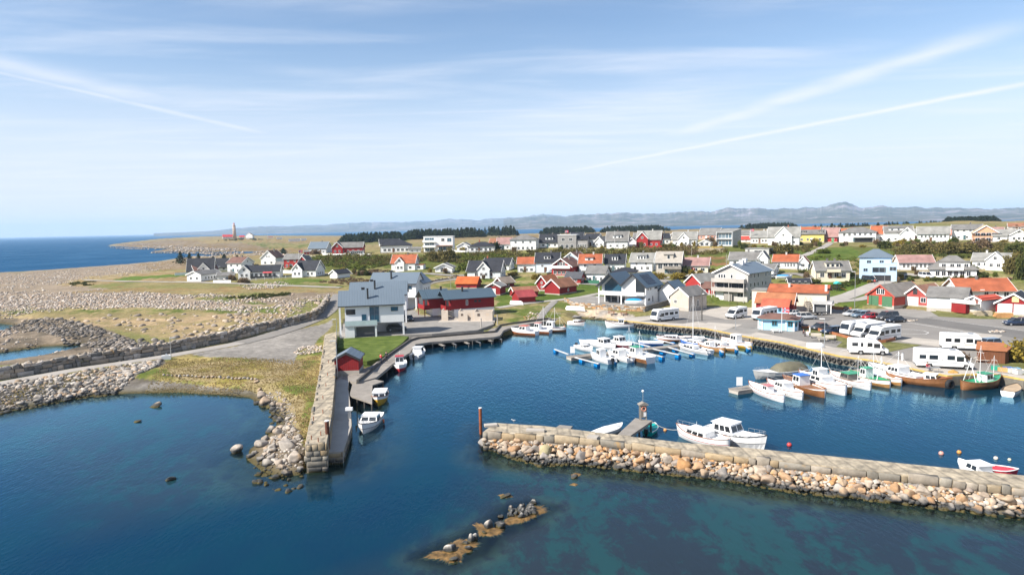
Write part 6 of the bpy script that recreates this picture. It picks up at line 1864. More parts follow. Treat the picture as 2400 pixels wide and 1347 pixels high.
# modern twin-gabled house
o, s = place('house', 'modern white house with twin front gables and solar panels on the roof', 'house', 1457, 713, -25, 2.55)
W2, D2 = 7.0, 10.0
for i, x in enumerate((-W2, 0)):
 mb = MB()
 rec = 2.2 if i == 0 else .02
 mb.extrude([(x + .02, 2.6), (x + W2 - .02, 2.6), (x + W2 - .02, 4.9), (x + W2 / 2, 8.1), (x + .02, 4.9)], 'y', rec, D2 + i * 1.0)
 mb.build('wall', WHITE, o)
 e = .45
 sl = 3.2 / (W2 / 2)
 l_, rr_ = x - (e if i == 0 else -.02), x + W2 + (e if i == 1 else -.02)
 zl, zr = 4.93 - (e * sl if i == 0 else 0), 4.93 - (e * sl if i == 1 else 0)
 r = MB().extrude([(l_, zl), (x + W2 / 2, 8.13), (rr_, zr), (rr_, zr + .24), (x + W2 / 2, 8.38), (l_, zl + .24)], 'y', -.9 if i else -.5, D2 + .5 + i).build('roof', STEEL_BLUE, o)
 MB().extrude([(l_ - .03, zl - .08), (x + W2 / 2, 8.05), (rr_ + .03, zr - .08), (rr_ + .03, zr + .28), (x + W2 / 2, 8.43), (l_ - .03, zl + .28)], 'y', (-.9 if i else -.5) - .08, (-.9 if i else -.5) - .003).build('bargeboard', DARKMETAL, r)
 if i:
  sp = MB()
  for a in range(5):
   for b_ in range(5):
    u0, u1 = .18 + a * .155, .18 + a * .155 + .13
    y0 = 2.2 + b_ * 1.15
    f = lambda u, y: (x + W2 / 2 + u * W2 / 2, y, 8.13 + .30 - u * 3.2 + .05)
    q = [f(u0, y0), f(u1, y0), f(u1, y0 + 1.05), f(u0, y0 + 1.05)]
    sp.add(q + [(p_[0], p_[1], p_[2] - .04) for p_ in q], [(0, 1, 2, 3), (7, 6, 5, 4), (0, 4, 5, 1), (1, 5, 6, 2), (2, 6, 7, 3), (3, 7, 4, 0)])
  sp.build('solar_panels', pm('solar_cells', (.012, .014, .022), rough=.18, var=.1, spec=.6), r)
mb = MB()
for x in (-W2, -.3, W2 - .32):
 mb.box(x, x + .3, 0, .3, -1, 2.35)
mb.box(-W2, -W2 + .28, .02, .3, 2.6, 4.85)
mb.build('posts', WHITEP, o)
MB().box(-W2 - .02, W2 + .02, -.02, D2 - .1, 2.36, 2.59).build('floor_slab', WHITEP, o)
MB().box(-W2 + .1, W2 - .12, 3.6, D2 - .2, -1, 2.35).build('lower_wall', WHITE, o)
MB().box(W2 - .10, W2 - .005, .32, D2, -1, 2.35).build('side_wall', WHITE, o)
for x in (-5.8, -3.9, -1.6):
 win(o, x, 3.6, .1, 1.7, 2.1, frame=DARKMETAL, nx=1)
mb = MB().extrude([(-W2 + .9, 2.75), (-.5, 2.75), (-.5, 4.8), (-W2 / 2, 7.3), (-W2 + .9, 4.9)], 'y', 2.1, 2.19)
mb.build('gable_glazing', GLASS_B, o)
MB().box(-W2 + .02, -.05, .04, .1, 2.6, 3.5).build('balcony_rail', pm('frosted_rail', (.55, .56, .56), rough=.3), o)
MB().extrude([(4.1, 2.75), (6.7, 2.75), (6.7, 4.9), (4.1, 7.2)], 'y', -.06, .02).build('gable_glazing', GLASS, o)
MB().box(3.9, 6.9, -.75, -.70, 2.6, 3.5).build('glass_railing', pm('frosted_rail', (.55, .56, .56)), o)
for y in (1.5, 3.2, 6.3, 7.3):
 win(o, W2 - .02, y, 3.9, .8, .7, RS, frame=DARKMETAL, nx=1)
win(o, W2 - .005, 2.0, 1.1, 1.3, .6, RS, frame=DARKMETAL, nx=1)
win(o, W2 - .005, 4.6, .6, .4, 1.5, RS, frame=DARKMETAL, nx=1)
gblock(o, W2 + .3, W2 + 5.2, D2 - 1.5, D2 + 6, 3.4, 2.2, 'y', WHITE, STEEL_BLUE, trim=DARKMETAL)
win(o, W2 + 3.6, D2 - 1.5, 1.1, 1.1, 1.2, frame=DARKMETAL)
# grey apartment block
APT = wallm((.45, .43, .41))
o, s = place('apartment_building', 'three-storey grey timber apartment block with long front balconies', 'building', 1713, 702, -27, 2.0)
w, d, h = 10.2, 15.0, 7.7
wl_, r = gblock(o, -w / 2, w / 2, 0, d, h, 2.3, 'y', APT, SLATE_BLUE, over=.6)
chimney(r, .6, 5.2, h + 2.0, 1.2, 1.1, WALLG)
chimney(r, -.4, 9.2, h + 2.3, 1.2, 1.1, WALLG)
for z in (2.55, 5.1):
 MB().box(-w / 2 - .3, w / 2 - .5, -1.5, -.02, z - .15, z).box(-w / 2 - .3, w / 2 - .5, -1.5, -1.42, z, z + 1.0).box(w / 2 - .58, w / 2 - .5, -1.42, -.02, z, z + 1.0).build('balcony', boardm((.42, .39, .36), .2), o)
for x in (-w / 2 - .2, 0, w / 2 - .6):
 MB().box(x - .07, x + .07, -1.4, -1.26, -1, 5.0).build('post', APT, o)
for x in (-3.6, -2.8, -2.0, .2):
 win(o, x, 0, 6.1, .65, 1.15, nx=1)
win(o, 2.9, 0, 5.5, 2.6, 1.6, frame=WHITEP, glass=pm('drawn_white_blind', (.70, .70, .68)))
for x in (-3.3, -1.0, 1.3, 3.4):
 win(o, x, 0, 3.0, 2.0, 1.7, frame=DARKMETAL, nx=3)
door(o, -3.4, -.02, -.3, 2.3, 2.5, m=WHITEP, name='garage_door')
door(o, -.6, -.62, -.3, 2.5, 2.5, m=boardm((.30, .28, .26)), name='garage_door')
win(o, 2.8, 0, .8, 1.9, 1.3)
for z in (1.0, 3.6, 6.1):
 for y in (1.6, 4.0, 6.2, 9.0, 11.2, 13.2):
  if (y + z * 3) % 3 > .4:
   win(o, w / 2, y, z, .9, 1.3, RS, nx=1)
# the shop with the orange roof
SH = pm('cream_render', (.66, .58, .46), rough=.75, var=.06, scale=.4, grime=.12)
o, s = place('shop', 'long cream shop building with orange roof, side stair and flat canopy', 'shop', 1868, 727, -8, 1.7)
w = 13.4
wl_, r = gblock(o, -w / 2, w / 2, 0, 7.5, 4.6, 1.5, 'x', SH, ORANGE_TILE, over=.5, trim=DARKMETAL)
chimney(r, -2.2, 2.2, 5.4, 1.1, .5, PALEBRICK)
chimney(r, w / 2 - .2, .6, 4.8, 1.6, .5, WHITEP)
gblock(o, -w / 2 - 4.6, -w / 2 - .01, 2.0, 8, 4.5, 0, 'flat', SH, LGREY_TILE)
for x in (-5.0, -1.0):
 win(o, x, 0, 2.4, 1.4, 1.6, frame=DARKMETAL)
for x in (-8.6, -7.4):
 win(o, x - w / 2 + 6.2, 2.0, 3.3, 1.0, .6, frame=DARKMETAL, nx=1)
win(o, w / 2, 2.0, 2.6, 1.0, 1.3, RS, frame=DARKMETAL)
win(o, w / 2, 5.0, 2.6, 1.2, 1.3, RS, frame=DARKMETAL)
mb = MB()
for k in range(12):
 mb.box(2.0 + k * .0, 3.0, -.3 - k * .28, -.02 - k * .28, 2.35 - k * .21, 2.42 - k * .21)
mb.box(1.92, 1.99, -3.6, -.02, -.2, .05)
for x in (1.9, 3.02):
 mb.tube((x, -.1, 3.4), (x, -3.6, .9), .04)
 mb.tube((x, -.1, 2.3), (x, -3.6, -.2), .07)
mb.build('stairs', WOOD_GREY, o)
MB().box(3.6, 8.2, -1.9, 1.8, 1.9, 2.6).build('canopy', pm('grey_fascia', (.42, .42, .41), var=.1), o)
MB().box(3.9, 6.6, -1.2, -.02, -.4, 1.89).build('shop_front', pm('dark_grey_panel', (.14, .145, .15)), o)
mb = MB()
for x in (7.9, 6.9, 4.0):
 mb.box(x - .1, x + .1, -1.8, -1.6, -.3, 1.89)
mb.build('posts', WHITEP, o)
MB().box(7.2, 8.1, -1.96, -1.905, 2.0, 2.5).build('sign', paint((.70, .55, .55)), o)
MB().extrude([(-6.8, -.2), (-5.0, -.2), (-5.0, 2.4), (-6.8, .2)], 'y', -2.6, -.4).build('ramp', WOOD_BROWN, o)
# red shed with tiled roof and bright orange lean-to
o, s = place('shed', 'red shed with mossy orange tiles and a blue-walled lean-to in front', 'shed', 1812, 736, -10, 1.6)
gblock(o, -4.4, 4.2, 1.9, 7.2, 2.6, 2.0, 'x', RED, tilem((.34, .135, .065), grime=.5))
LB2 = boardm((.36, .55, .72), .1)
gblock(o, -2.6, 3.4, -.3, 1.89, 1.9, 1.35, 'shed', LB2, tilem((.44, .115, .065), grime=.05), over=.3)
row(o, 'f', -2.6, 3.4, -.3, 1.9, .7, 2, .8, .9, frame=paint((.1, .35, .5)))
# light blue kiosk
KB = boardm((.40, .62, .80), .08)
TEAL = paint((.05, .34, .44), .5)
o, s = place('kiosk', 'light blue kiosk with brown hipped roof and teal window frames', 'kiosk', 1822, 774, -4, QUAY_Z)
x0, x1 = -3.9, 3.9
mb = MB().extrude([(x0, 1.4), (x0 + .9, 0), (1.6, .3), (1.9, -.4), (3.2, -.4), (x1, .7), (x1, 4.4), (x0, 4.4)], 'z', .0, 2.25)
mb.build('wall', KB, o)
k = 1.5
vs = [(x0 - .45, 1.2, 2.26), (x0 + .7, -.5, 2.26), (1.5, -.25, 2.26), (1.7, -.9, 2.26), (3.4, -.9, 2.26), (x1 + .45, .4, 2.26), (x1 + .45, 4.85, 2.26), (x0 - .45, 4.85, 2.26), (x0 + 2.2, 2.3, 3.35), (x1 - 2.0, 2.3, 3.35)]
mb = MB().add(vs, [(0, 1, 8), (1, 2, 9, 8), (2, 3, 9), (3, 4, 9), (4, 5, 9), (5, 6, 9), (6, 7, 8, 9), (7, 0, 8), (7, 6, 5, 4, 3, 2, 1, 0)])
mb.build('roof', BROWN_TILE, o)
mb = MB()
for (a, b) in zip(vs[:8], vs[1:8] + vs[:1]):
 mb.tube(Vector(a) - Vector((0, 0, .06)), Vector(b) - Vector((0, 0, .06)), .07, n=4)
mb.build('fascia', TEAL, o)
win(o, -.6, .1, .95, 1.1, 1.0, R(4), frame=TEAL)
win(o, 2.5, -.4, .9, 1.0, 1.1, 0, frame=TEAL)
win(o, 3.6, .15, .9, .7, .9, R(57), frame=TEAL, nx=1)
win(o, -3.4, .7, .9, .9, 1.0, R(-57), frame=TEAL, nx=1)
mb = MB()
for x, y in ((x0 + .9, 0), (1.6, .3), (3.2, -.4), (x0, 1.4), (x1, .7)):
 mb.box(x - .1, x + .1, y - .12, y - .02, 0, 2.24)
mb.build('corner_boards', WHITEP, o)
# lighthouse on the point, with its keepers' houses
p = P(550, 558, 12)
o = empty('lighthouse', 'tall brownish stone lighthouse on the far left point', 'lighthouse', p, 0)
mb = MB()
mb.tube((0, 0, -2), (0, 0, 27.5), 4.1, n=24, r2=2.9)
mb.build('tower', pm('grey_brown_granite', (.44, .33, .26), rough=.85, var=.15, scale=.2), o, True)
MB().tube((0, 0, 27.5), (0, 0, 28.5), 3.9, n=24).build('gallery', WHITEP, o, False)
l_ = MB().tube((0, 0, 28.5), (0, 0, 32), 1.9, n=14).build('lantern', pm('pink_lantern', (.50, .30, .26), rough=.4), o, True)
MB().tube((0, 0, 32), (0, 0, 33.6), 2.2, n=14, r2=.3).build('lantern_roof', pm('lantern_red', (.40, .12, .10)), l_)
mb = MB()
for k in range(5):
 mb.box(-.5, .5, -4.2 + k * .22, -3.6 + k * .2, 3 + k * 5, 4.6 + k * 5)
mb.build('window', GLASS, o)
kr = tilem((.58, .05, .05), grime=.05)
house('long white keeper house with red roof left of the lighthouse', 534, 558, w=22, h=3, rise=5, d=8, axis='x', wm=WHITE, rm=kr, yaw=5, z=12, chim=[], win_=[(.8, 4, 1.2, 1.4)])
house('white two-storey keeper house right of the lighthouse', 584, 558, 16, 7, 5, 9, 'y', WHITE, LGREY_TILE, -25, z=11.5, chim=[(-.4, .5)], cm=REDBRICK)
house('low red-roofed annex between the lighthouse and the keeper house', 567, 558, 11, 3, 3, 7, 'x', WHITE, kr, 0, z=11.5, chim=[], win_=[(.8, 2, 1.0, 1.2)])
for i, (a, b, w_, h_, col, l) in enumerate(((634, 558, 10, 2, OLD_TILE, 'orange-roofed outbuilding on the heath right of the lighthouse'), (655, 561, 12, 2, GREY_TILE, 'grey-roofed outbuilding next to the orange-roofed one on the heath'), (690, 566, 26, 4, GREY_TILE, 'long white barn on the heath left of the conifer wood'), (712, 564, 12, 3, GREY_TILE, 'small white barn at the right of the long heath barn'))):
 house(l, a, b, w_, h_, 2.5, 7, 'x', WHITE, col, 0, name='outbuilding', cat='outbuilding', chim=[], win_=[], side=False)
# cars, vans, motorhomes
def wheel(o, x, y, r=.32, w=.2, s=1):
 t = MB().tube((x, y - w / 2, r), (x, y + w / 2, r), r, n=16).build('wheel', RUBBER, o)
 yy = y + s * (w / 2)
 MB().tube((x, yy, r), (x, yy + s * .012, r), r * .62, n=12).build('rim', METAL, t)
def at_px(name, label, cat, px_, py_, head, z=None, group=None):
 p = G(px_, py_) if z is None else P(px_, py_, z)
 return empty(name, label, cat, p, R(head), group)
CLEARG = pm('car_glass', (.02, .024, .028), rough=.06, var=.1, spec=.7)
LAMP = pm('headlamp_lens', (.65, .66, .66), rough=.15, var=.05, spec=.7)
def sym(prof, w, ins=.08, top=.0):
 "rings across the width: rounded shoulders"
 c = [(sum(p[0] for p in prof) / len(prof)), (sum(p[1] for p in prof) / len(prof))]
 sh = lambda k: [(c[0] + (p[0] - c[0]) * k, c[1] + (p[1] - c[1]) * k) for p in prof]
 return [[(p[0], y, p[1]) for p in sh(k)] for y, k in ((-w / 2, .955), (-w / 2 + ins, 1), (w / 2 - ins, 1), (w / 2, .955))]
def car(label, px_, py_, head, rgb, kind='sedan', z=None):
 o = at_px('parked_car', label, 'car', px_, py_, head, z, 'parked cars in the village')
 L, W, Hc = {'sedan': (4.5, 1.8, 1.43), 'wagon': (4.6, 1.82, 1.5), 'suv': (4.4, 1.85, 1.68), 'van': (4.9, 1.95, 1.95)}[kind]
 m_ = pm('car_paint_%d_%d_%d' % tuple(int(c * 255) for c in rgb), rgb, rough=.22, var=.03, spec=.5, coat=.6)
 h1 = Hc * .60
 a = L / 2
 body = [(-a, .28), (a, .26), (a, .55), (a - .12, h1 * .80), (a - 1.05, h1), (-a + .1, h1 + .02), (-a, h1 * .75)]
 MB().loft(sym(body, W)).build('body', m_, o, True)
 f = a - (1.05 if kind != 'van' else .8)
 b = -a + {'sedan': .75, 'wagon': .12, 'suv': .15, 'van': .08}[kind]
 t0 = f - .75, b + (.65 if kind == 'sedan' else .30)
 hw, tw = W / 2 - .06, W / 2 - .22
 g = MB().loft([[(f, -hw, h1 - .02), (f, hw, h1 - .02), (b, hw, h1 - .02), (b, -hw, h1 - .02)], [(t0[0], -tw, Hc - .06), (t0[0], tw, Hc - .06), (t0[1], tw, Hc - .06), (t0[1], -tw, Hc - .06)]])
 g.build('glasshouse', CLEARG, o)
 r = MB().box(t0[1] - .08, t0[0] + .05, -tw - .02, tw + .02, Hc - .06, Hc)
 for x0, x1 in ((f, t0[0]), (b, t0[1]), ((f + b) / 2, (t0[0] + t0[1]) / 2)):
  for s in (-1, 1):
   r.tube((x0, s * (hw + .005), h1 - .02), (x1, s * (tw + .005), Hc - .05), .045, n=5)
 r.build('roof', m_, o)
 for x in (a - .85, -a + .85):
  for s in (-1, 1):
   wheel(o, x, s * (W / 2 - .10), .33, .2, s)
 for s in (-1, 1):
  MB().box(a - .10, a + .015, s * W * .33 - .16, s * W * .33 + .16, .56, .70).build('headlight', LAMP, o)
  MB().box(-a - .015, -a + .08, s * W * .36 - .13, s * W * .36 + .13, .66, .84).build('tail_light', paint((.4, .01, .01), .2), o)
 return o
SILVER, NAVY, DGREY, CRED = (.42, .43, .44), (.012, .022, .05), (.05, .052, .056), (.33, .01, .018)
for a in (("silver estate car parked beside the shop stair", 1890, 748, 8, SILVER, 'suv', QUAY_Z), ("white car between the kiosk roof and the shop", 1861, 739, 20, (.7, .7, .7), 'sedan', QUAY_Z),
          ("blue van half hidden behind the kiosk", 1869, 763, 60, (.03, .06, .14), 'van', QUAY_Z), ("silver car at the left end of the row across the lot", 1999, 740, 196, SILVER, 'wagon', QUAY_Z),
          ("grey-blue car second in the row across the lot", 2018, 743, 196, (.12, .17, .22), 'wagon', QUAY_Z), ("bright red car in the row across the lot", 2042, 747, 196, CRED, 'sedan', QUAY_Z),
          ("dark grey van in the row across the lot", 2080, 749, 196, DGREY, 'van', QUAY_Z), ("black saloon at the right end of the row across the lot", 2099, 755, 196, (.008, .012, .02), 'sedan', QUAY_Z),
          ("navy car parked tight beside the leftmost motorhome of the trio", 1950, 781, 200, NAVY, 'wagon', QUAY_Z), ("dark car with luggage left of the navy car behind the low fence", 1923, 772, 200, DGREY, 'sedan', QUAY_Z),
          ("dark navy hatchback parked near the stacked timber at the right edge", 2381, 762, 170, NAVY, 'suv', QUAY_Z), ("blue-grey car half behind the timber screen and a motorhome", 2313, 812, 190, (.10, .15, .22), 'wagon', QUAY_Z),
          ("dark grey car in the open carport of the nearest white house", 930, 775, 8, (.05, .055, .055), 'suv', 1.72), ("black car nose showing at the right wall of the second white house", 958, 751, -70, (.02, .02, .022), 'sedan', 1.72),
          ("white car below the orange-roofed house in the middle row", 1316, 640, 10, (.7, .7, .7), 'sedan', None), ("pale blue car in front of the tall pale blue house", 1294, 640, 190, (.42, .55, .62), 'sedan', None),
          ("black pickup on the drive of the pale blue cube house", 2037, 660, -80, (.01, .02, .022), 'van', None), ("white van on the drive left of the grey mansard house", 2170, 652, -85, (.7, .7, .7), 'van', None),
          ("silver car on the lane behind the apartment block", 1818, 652, 10, (.3, .31, .32), 'sedan', None), ("black car under the white carport in the left cluster", 538, 657, 0, (.012, .012, .014), 'sedan', None),
          ("black car on the lane above the shop roof", 1795, 668, 20, (.015, .016, .018), 'sedan', None), ("white car at the end of the upper row beside the villa garage", 2060, 569, 0, (.7, .7, .7), 'van', None)):
 car(*a)
def motorhome(label, px_, py_, head, L=7.0, kind='low', z=QUAY_Z, stripe=(.25, .27, .29)):
 o = at_px('motorhome', label, 'motorhome', px_, py_, head, z, 'motorhomes on the quay')
 W, Hm = 2.3, 2.85
 a = L / 2
 if kind == 'coach':
  prof = [(-a, .42), (a - .1, .38), (a, .7), (a - .05, 1.35), (a - .42, 2.45), (a - .8, 2.8), (-a + .1, Hm), (-a, Hm - .12)]
 elif kind == 'van':
  prof = [(-a, .40), (a, .38), (a + .02, .95), (a - .55, 1.2), (a - 1.25, 2.15), (a - 1.9, 2.6), (-a + .2, 2.65), (-a, 2.4)]
 else:
  prof = [(-a, .42), (a, .36), (a + .02, .85), (a - .25, 1.08), (a - .75, 1.25), (a - 1.3, 2.0), (a - 1.15, 2.15), (a - 1.7, 2.75), (-a + .1, Hm), (-a, Hm - .12)]
 MB().loft(sym(prof, W, .10)).build('body', GEL, o, True).data.polygons.foreach_set('use_smooth', [False] * 40) if False else MB().loft(sym(prof, W, .10)).build('body', GEL, o)
 hw = W / 2
 if kind == 'coach':
  q = [(a - .03, 1.42), (a - .40, 2.40)]
 elif kind == 'van':
  q = [(a - .52, 1.24), (a - 1.20, 2.08)]
 else:
  q = [(a - .72, 1.30), (a - 1.24, 1.96)]
 n = Vector((q[0][1] - q[1][1], 0, q[0][0] - q[1][0])).normalized()
 n = Vector((abs(n.x), 0, abs(n.z))) * .02
 MB().add([Vector((q[0][0], -hw + .14, q[0][1])) + n, Vector((q[0][0], hw - .14, q[0][1])) + n, Vector((q[1][0], hw - .2, q[1][1])) + n, Vector((q[1][0], -hw + .2, q[1][1])) + n,
              Vector((q[0][0] - .1, -hw + .14, q[0][1])), Vector((q[0][0] - .1, hw - .14, q[0][1])), Vector((q[1][0] - .1, hw - .2, q[1][1])), Vector((q[1][0] - .1, -hw + .2, q[1][1]))],
             [(0, 1, 2, 3), (7, 6, 5, 4), (0, 4, 5, 1), (1, 5, 6, 2), (2, 6, 7, 3), (3, 7, 4, 0)]).build('windscreen', CLEARG, o)
 for s in (-1, 1):
  xs = [(a - 1.80, 1.22, .95, .75), (a - 3.0, 1.42, 1.0, .66), (-a + 2.3, 1.42, 1.15, .66), (-a + .85, 1.5, .9, .58)]
  for x, z_, w, h in xs:
   MB().box(x - w / 2, x + w / 2, s * hw - (.02 if s > 0 else .012), s * hw + (.012 if s > 0 else .02), z_, z_ + h).build('window', CLEARG, o)
  MB().box(-a + .2, a - 2.2, s * hw - .008, s * hw + .008, .95, 1.06).build('stripe', paint(stripe, .4), o)
  for x in (a - .95, -a + 1.75):
   wheel(o, x, s * (hw - .10), .36, .24, s)
   MB().extrude([(x - .46, .36), (x + .46, .36), (x + .34, .78), (x - .34, .78)], 'y', s * hw - .03, s * hw + .006).build('wheel_arch', RUBBER, o)
  MB().box(-a + .3, a - 1.9, s * hw - .02, s * hw + .10, (2.36 if kind == 'van' else 2.5), (2.46 if kind == 'van' else 2.64)).build('awning_case', pm('pale_grey_case', (.42, .43, .44), var=.05), o)
  MB().box(a - 1.1, a - .9, s * (hw + .04), s * (hw + .25), 1.3, 1.65).build('mirror', DARKMETAL, o)
  MB().box(a - .06, a + .03, s * .78 - .18, s * .78 + .18, .72, .92).build('headlight', LAMP, o)
 d = MB().box(-.9, -.25, -hw - .025, -hw - .003, .55, 2.3).build('door', paint((.70, .70, .69), .4), o)
 MB().box(-.35, -.28, -hw - .05, -hw - .026, 1.3, 1.42).build('handle', DARKMETAL, d)
 MB().box(a - .05, a + .06, -hw + .1, hw - .1, .36, .55).build('bumper', DARKMETAL, o)
 for x, w in ((a - 2.6, .7), (-.3, .5), (-a + 1.3, .5)):
  MB().box(x - w / 2, x + w / 2, -.35, .35, (2.62 if kind == 'van' else 2.80), (2.72 if kind == 'van' else 2.93)).build('skylight', pm('smoked_skylight', (.22, .23, .25), rough=.2) if w > .6 else GEL, o)
 MB().box(-a - .01, -a + .05, -hw + .2, hw - .2, .45, .62).build('rear_bumper', DARKMETAL, o)
 return o
motorhome('white coach-built motorhome with dark nose in front of the cream boathouse', 1558, 751, 208, 6.8, 'coach')
motorhome('older white camper bus with side windows on the open quay behind the kiosk lamp', 1726, 745, 212, 5.2, 'van', stripe=(.5, .5, .48))
motorhome('white motorhome half hidden behind the blue kiosk', 1792, 748, 215, 6.8, 'coach')
motorhome('white full-front coach motorhome, farthest left of the tight trio', 2010, 784, 202, 7.4, 'coach')
motorhome('white motorhome in the middle of the tight trio', 2034, 789, 203, 7.0, 'low')
motorhome('white motorhome with wrapping windows, nearest the lawn of the tight trio', 2070, 797, 204, 7.0, 'low')
motorhome('white panel van camper with open side door beside the lawn', 2033, 829, -16, 6.0, 'van', stripe=(.6, .6, .6))
motorhome('white motorhome with beige side parked by the timber screen', 2259, 819, -18, 7.0, 'low', stripe=(.45, .36, .25))
motorhome('large white motorhome parked closest to the quay edge and the wooden boats', 2209, 861, -18, 7.6, 'low')
# boats
def rail_y(t, B, sw, de):
 f = 1 - max(0, (t - .5) / .5) ** 2.3
 s = sw + (1 - sw) * math.sin(min(t / .42, 1) * math.pi / 2) if not de else math.sin(min((t + .002) / .42, 1) * math.pi / 2) ** .52
 return max(.015, B / 2 * f * s)
def boat(label, px_, py_, head, L=6.5, B=2.3, F=.75, up=GEL, low=GEL, deckm=GEL, de=False, cab=None, roofm=None, mast=None, out=False, stripe=None, name='motorboat', cat='boat', z=0.0, split=.45, rail=True, extra=None, flip=False, sheer=.42):
 """cab: list of (x0,x1 fraction of L from stern, width fraction, height, front slope, back slope)"""
 o = at_px(name, label, cat, px_, py_, head, z, 'boats of the harbour')
 o.rotation_euler[1] = 0
 ts = [0, .008, .025, .06, .10, .18, .28, .42, .56, .68, .78, .87, .94, .985, 1.0] if de else [0, .06, .15, .28, .42, .56, .68, .78, .87, .94, .985, 1.0]
 sw = .80
 def sh(t):
  return F * (1 + sheer * max(0, (t - .45) / .55) ** 2 + (.22 * max(0, (.35 - t) / .35) ** 2 if de else 0))
 hull, dk = MB(), []
 rings = []
 for t in ts:
  b, s = rail_y(t, B, sw, de), sh(t)
  x = -L / 2 + L * t
  fl = .82 - .35 * max(0, (t - .55) / .45)
  xr = x - (L * .055 * max(0, (t - .8) / .2))
  m_ = s * split
  dr = -.42 * (1 - max(0, (t - .75) / .25) ** 2 * .8)
  half = [(x, b, s), (x + (xr - x) * .4, b * (.95 - .1 * max(0, (t - .6) / .4)), m_ + .06), (x + (xr - x) * .45, b * (.94 - .1 * max(0, (t - .6) / .4)), m_), (xr, b * fl * .86, -.06), (xr, b * fl * .45, dr * .8)]
  rings.append(half + [(xr, 0, dr)] + [(p[0], -p[1], p[2]) for p in reversed(half)])
 n = len(rings[0])
 V = [p for r_ in rings for p in r_]
 F_, M_ = [], []
 for i in range(len(rings) - 1):
  for k in range(n - 1):
   F_.append((i * n + k, i * n + k + 1, (i + 1) * n + k + 1, (i + 1) * n + k))
   kk = min(k, n - 2 - k)
   M_.append(0 if kk == 0 else (2 if kk == 1 and stripe else (1 if kk >= 1 else 0)))
 F_.append(tuple(range(n)))
 M_.append(0)
 hull.v, hull.f, hull.m = V, F_, M_
 h = hull.build('hull', [up, low, stripe or up], o, de)
 dmb = MB()
 q = []
 for t in ts[:-1]:
  b, s = rail_y(t, B, sw, de) - .05, sh(t) - (.22 if t < .55 else .07)
  x = -L / 2 + L * t
  q.append([(x, max(.01, b), s), (x, -max(.01, b), s)])
 for i in range(len(q) - 1):
  dmb.add([q[i][0], q[i][1], q[i + 1][1], q[i + 1][0]], [(0, 1, 2, 3)])
 for s_ in (0, 1):   # inner bulwark
  for i in range(len(q) - 1):
   t, t2 = ts[i], ts[i + 1]
   sg = 1 if s_ == 0 else -1
   dmb.add([q[i][s_], q[i + 1][s_], (q[i + 1][s_][0], sg * (rail_y(t2, B, sw, de) - .02), sh(t2)), (q[i][s_][0], sg * (rail_y(t, B, sw, de) - .02), sh(t))], [(0, 1, 2, 3)])
 dmb.build('deck', deckm, o)
 mb = MB()
 for sg in (1, -1):
  mb.path([(-L / 2 + L * t, sg * rail_y(t, B, sw, de), sh(t)) for t in ts], .045, 0, 5)
 mb.build('gunwale', stripe or WHITEP if not de else WOOD_BROWN, o)
 for ci, c in enumerate(cab or []):
  x0, x1 = -L / 2 + L * c[0], -L / 2 + L * c[1]
  wf, hh, sf, sb = c[2:6]
  zb = F * (.72 if c[0] < .55 else .9)
  hw = rail_y((c[0] + c[1]) / 2, B, sw, de) * wf
  hf = min(hw, rail_y(c[1], B, sw, de) * .9)
  tw = hw * .86
  bot = [(x1, -hf, zb), (x1, hf, zb), (x0, hw, zb), (x0, -hw, zb)]
  top = [(x1 - sf, -min(tw, hf * .9), zb + hh), (x1 - sf, min(tw, hf * .9), zb + hh), (x0 + sb, tw, zb + hh), (x0 + sb, -tw, zb + hh)]
  cb = MB().loft([bot, top]).build('cabin', GEL if len(c) < 7 else c[6], o)
  rm = roofm or GEL
  MB().box(x0 + sb - .22, x1 - sf + .15, -tw - .08, tw + .08, zb + hh + .002, zb + hh + .07).build('cabin_roof', rm, cb)
  L3 = lambda p, q_, f: Vector(p).lerp(Vector(q_), f)
  def pane(b0, b1, t0, t1, u0, u1, v0, v1, nrm):
   e = [L3(L3(b0, b1, u), L3(t0, t1, u), v) + Vector(nrm) * .018 for u, v in ((u0, v0), (u1, v0), (u1, v1), (u0, v1))]
   k = [p - Vector(nrm) * .05 for p in e]
   MB().add(e + k, [(0, 1, 2, 3), (7, 6, 5, 4), (0, 4, 5, 1), (1, 5, 6, 2), (2, 6, 7, 3), (3, 7, 4, 0)]).build('window', CLEARG, cb)
  v0, v1 = (.45, .88) if hh > .8 else (.25, .8)
  for u0, u1 in ((.06, .47), (.53, .94)):
   pane(bot[0], bot[1], top[0], top[1], u0, u1, v0, v1, (1, 0, .2))
  nw = 2 if (x1 - x0) < 2.2 else 3
  for k in range(nw):
   u0, u1 = .08 + k * .86 / nw, .08 + (k + .84) * .86 / nw
   pane(bot[1], bot[2], top[1], top[2], u0, u1, v0, v1, (0, 1, 0))
   pane(bot[0], bot[3], top[0], top[3], u0, u1, v0, v1, (0, -1, 0))
 if rail:
  mb = MB()
  tt = [.62, .72, .82, .91, .97]
  for sg in (1, -1):
   pts = [(-L / 2 + L * t, sg * max(.05, rail_y(t, B, sw, de) - .08), sh(t) + .42) for t in tt]
   mb.path(pts, .018, 0, 4)
   for p, t in zip(pts, tt):
    mb.tube(p, (p[0], p[1], sh(t)), .016, n=4)
  mb.build('bow_rail', METAL, o)
 if mast:
  for (t, hm, r) in mast:
   x = -L / 2 + L * t
   mb = MB().tube((x, 0, F * .8), (x, 0, F + hm), r, r2=r * .6)
   if hm > 2:
    mb.tube((x, -.5, F + hm * .8), (x, .5, F + hm * .8), r * .4)
    mb.tube((x, 0, F + hm * .95), (x + L * .3, 0, F + .2), .012, n=4).tube((x, 0, F + hm * .95), (x - L * .28, 0, F + .3), .012, n=4)
   mb.build('mast', WHITEP, o)
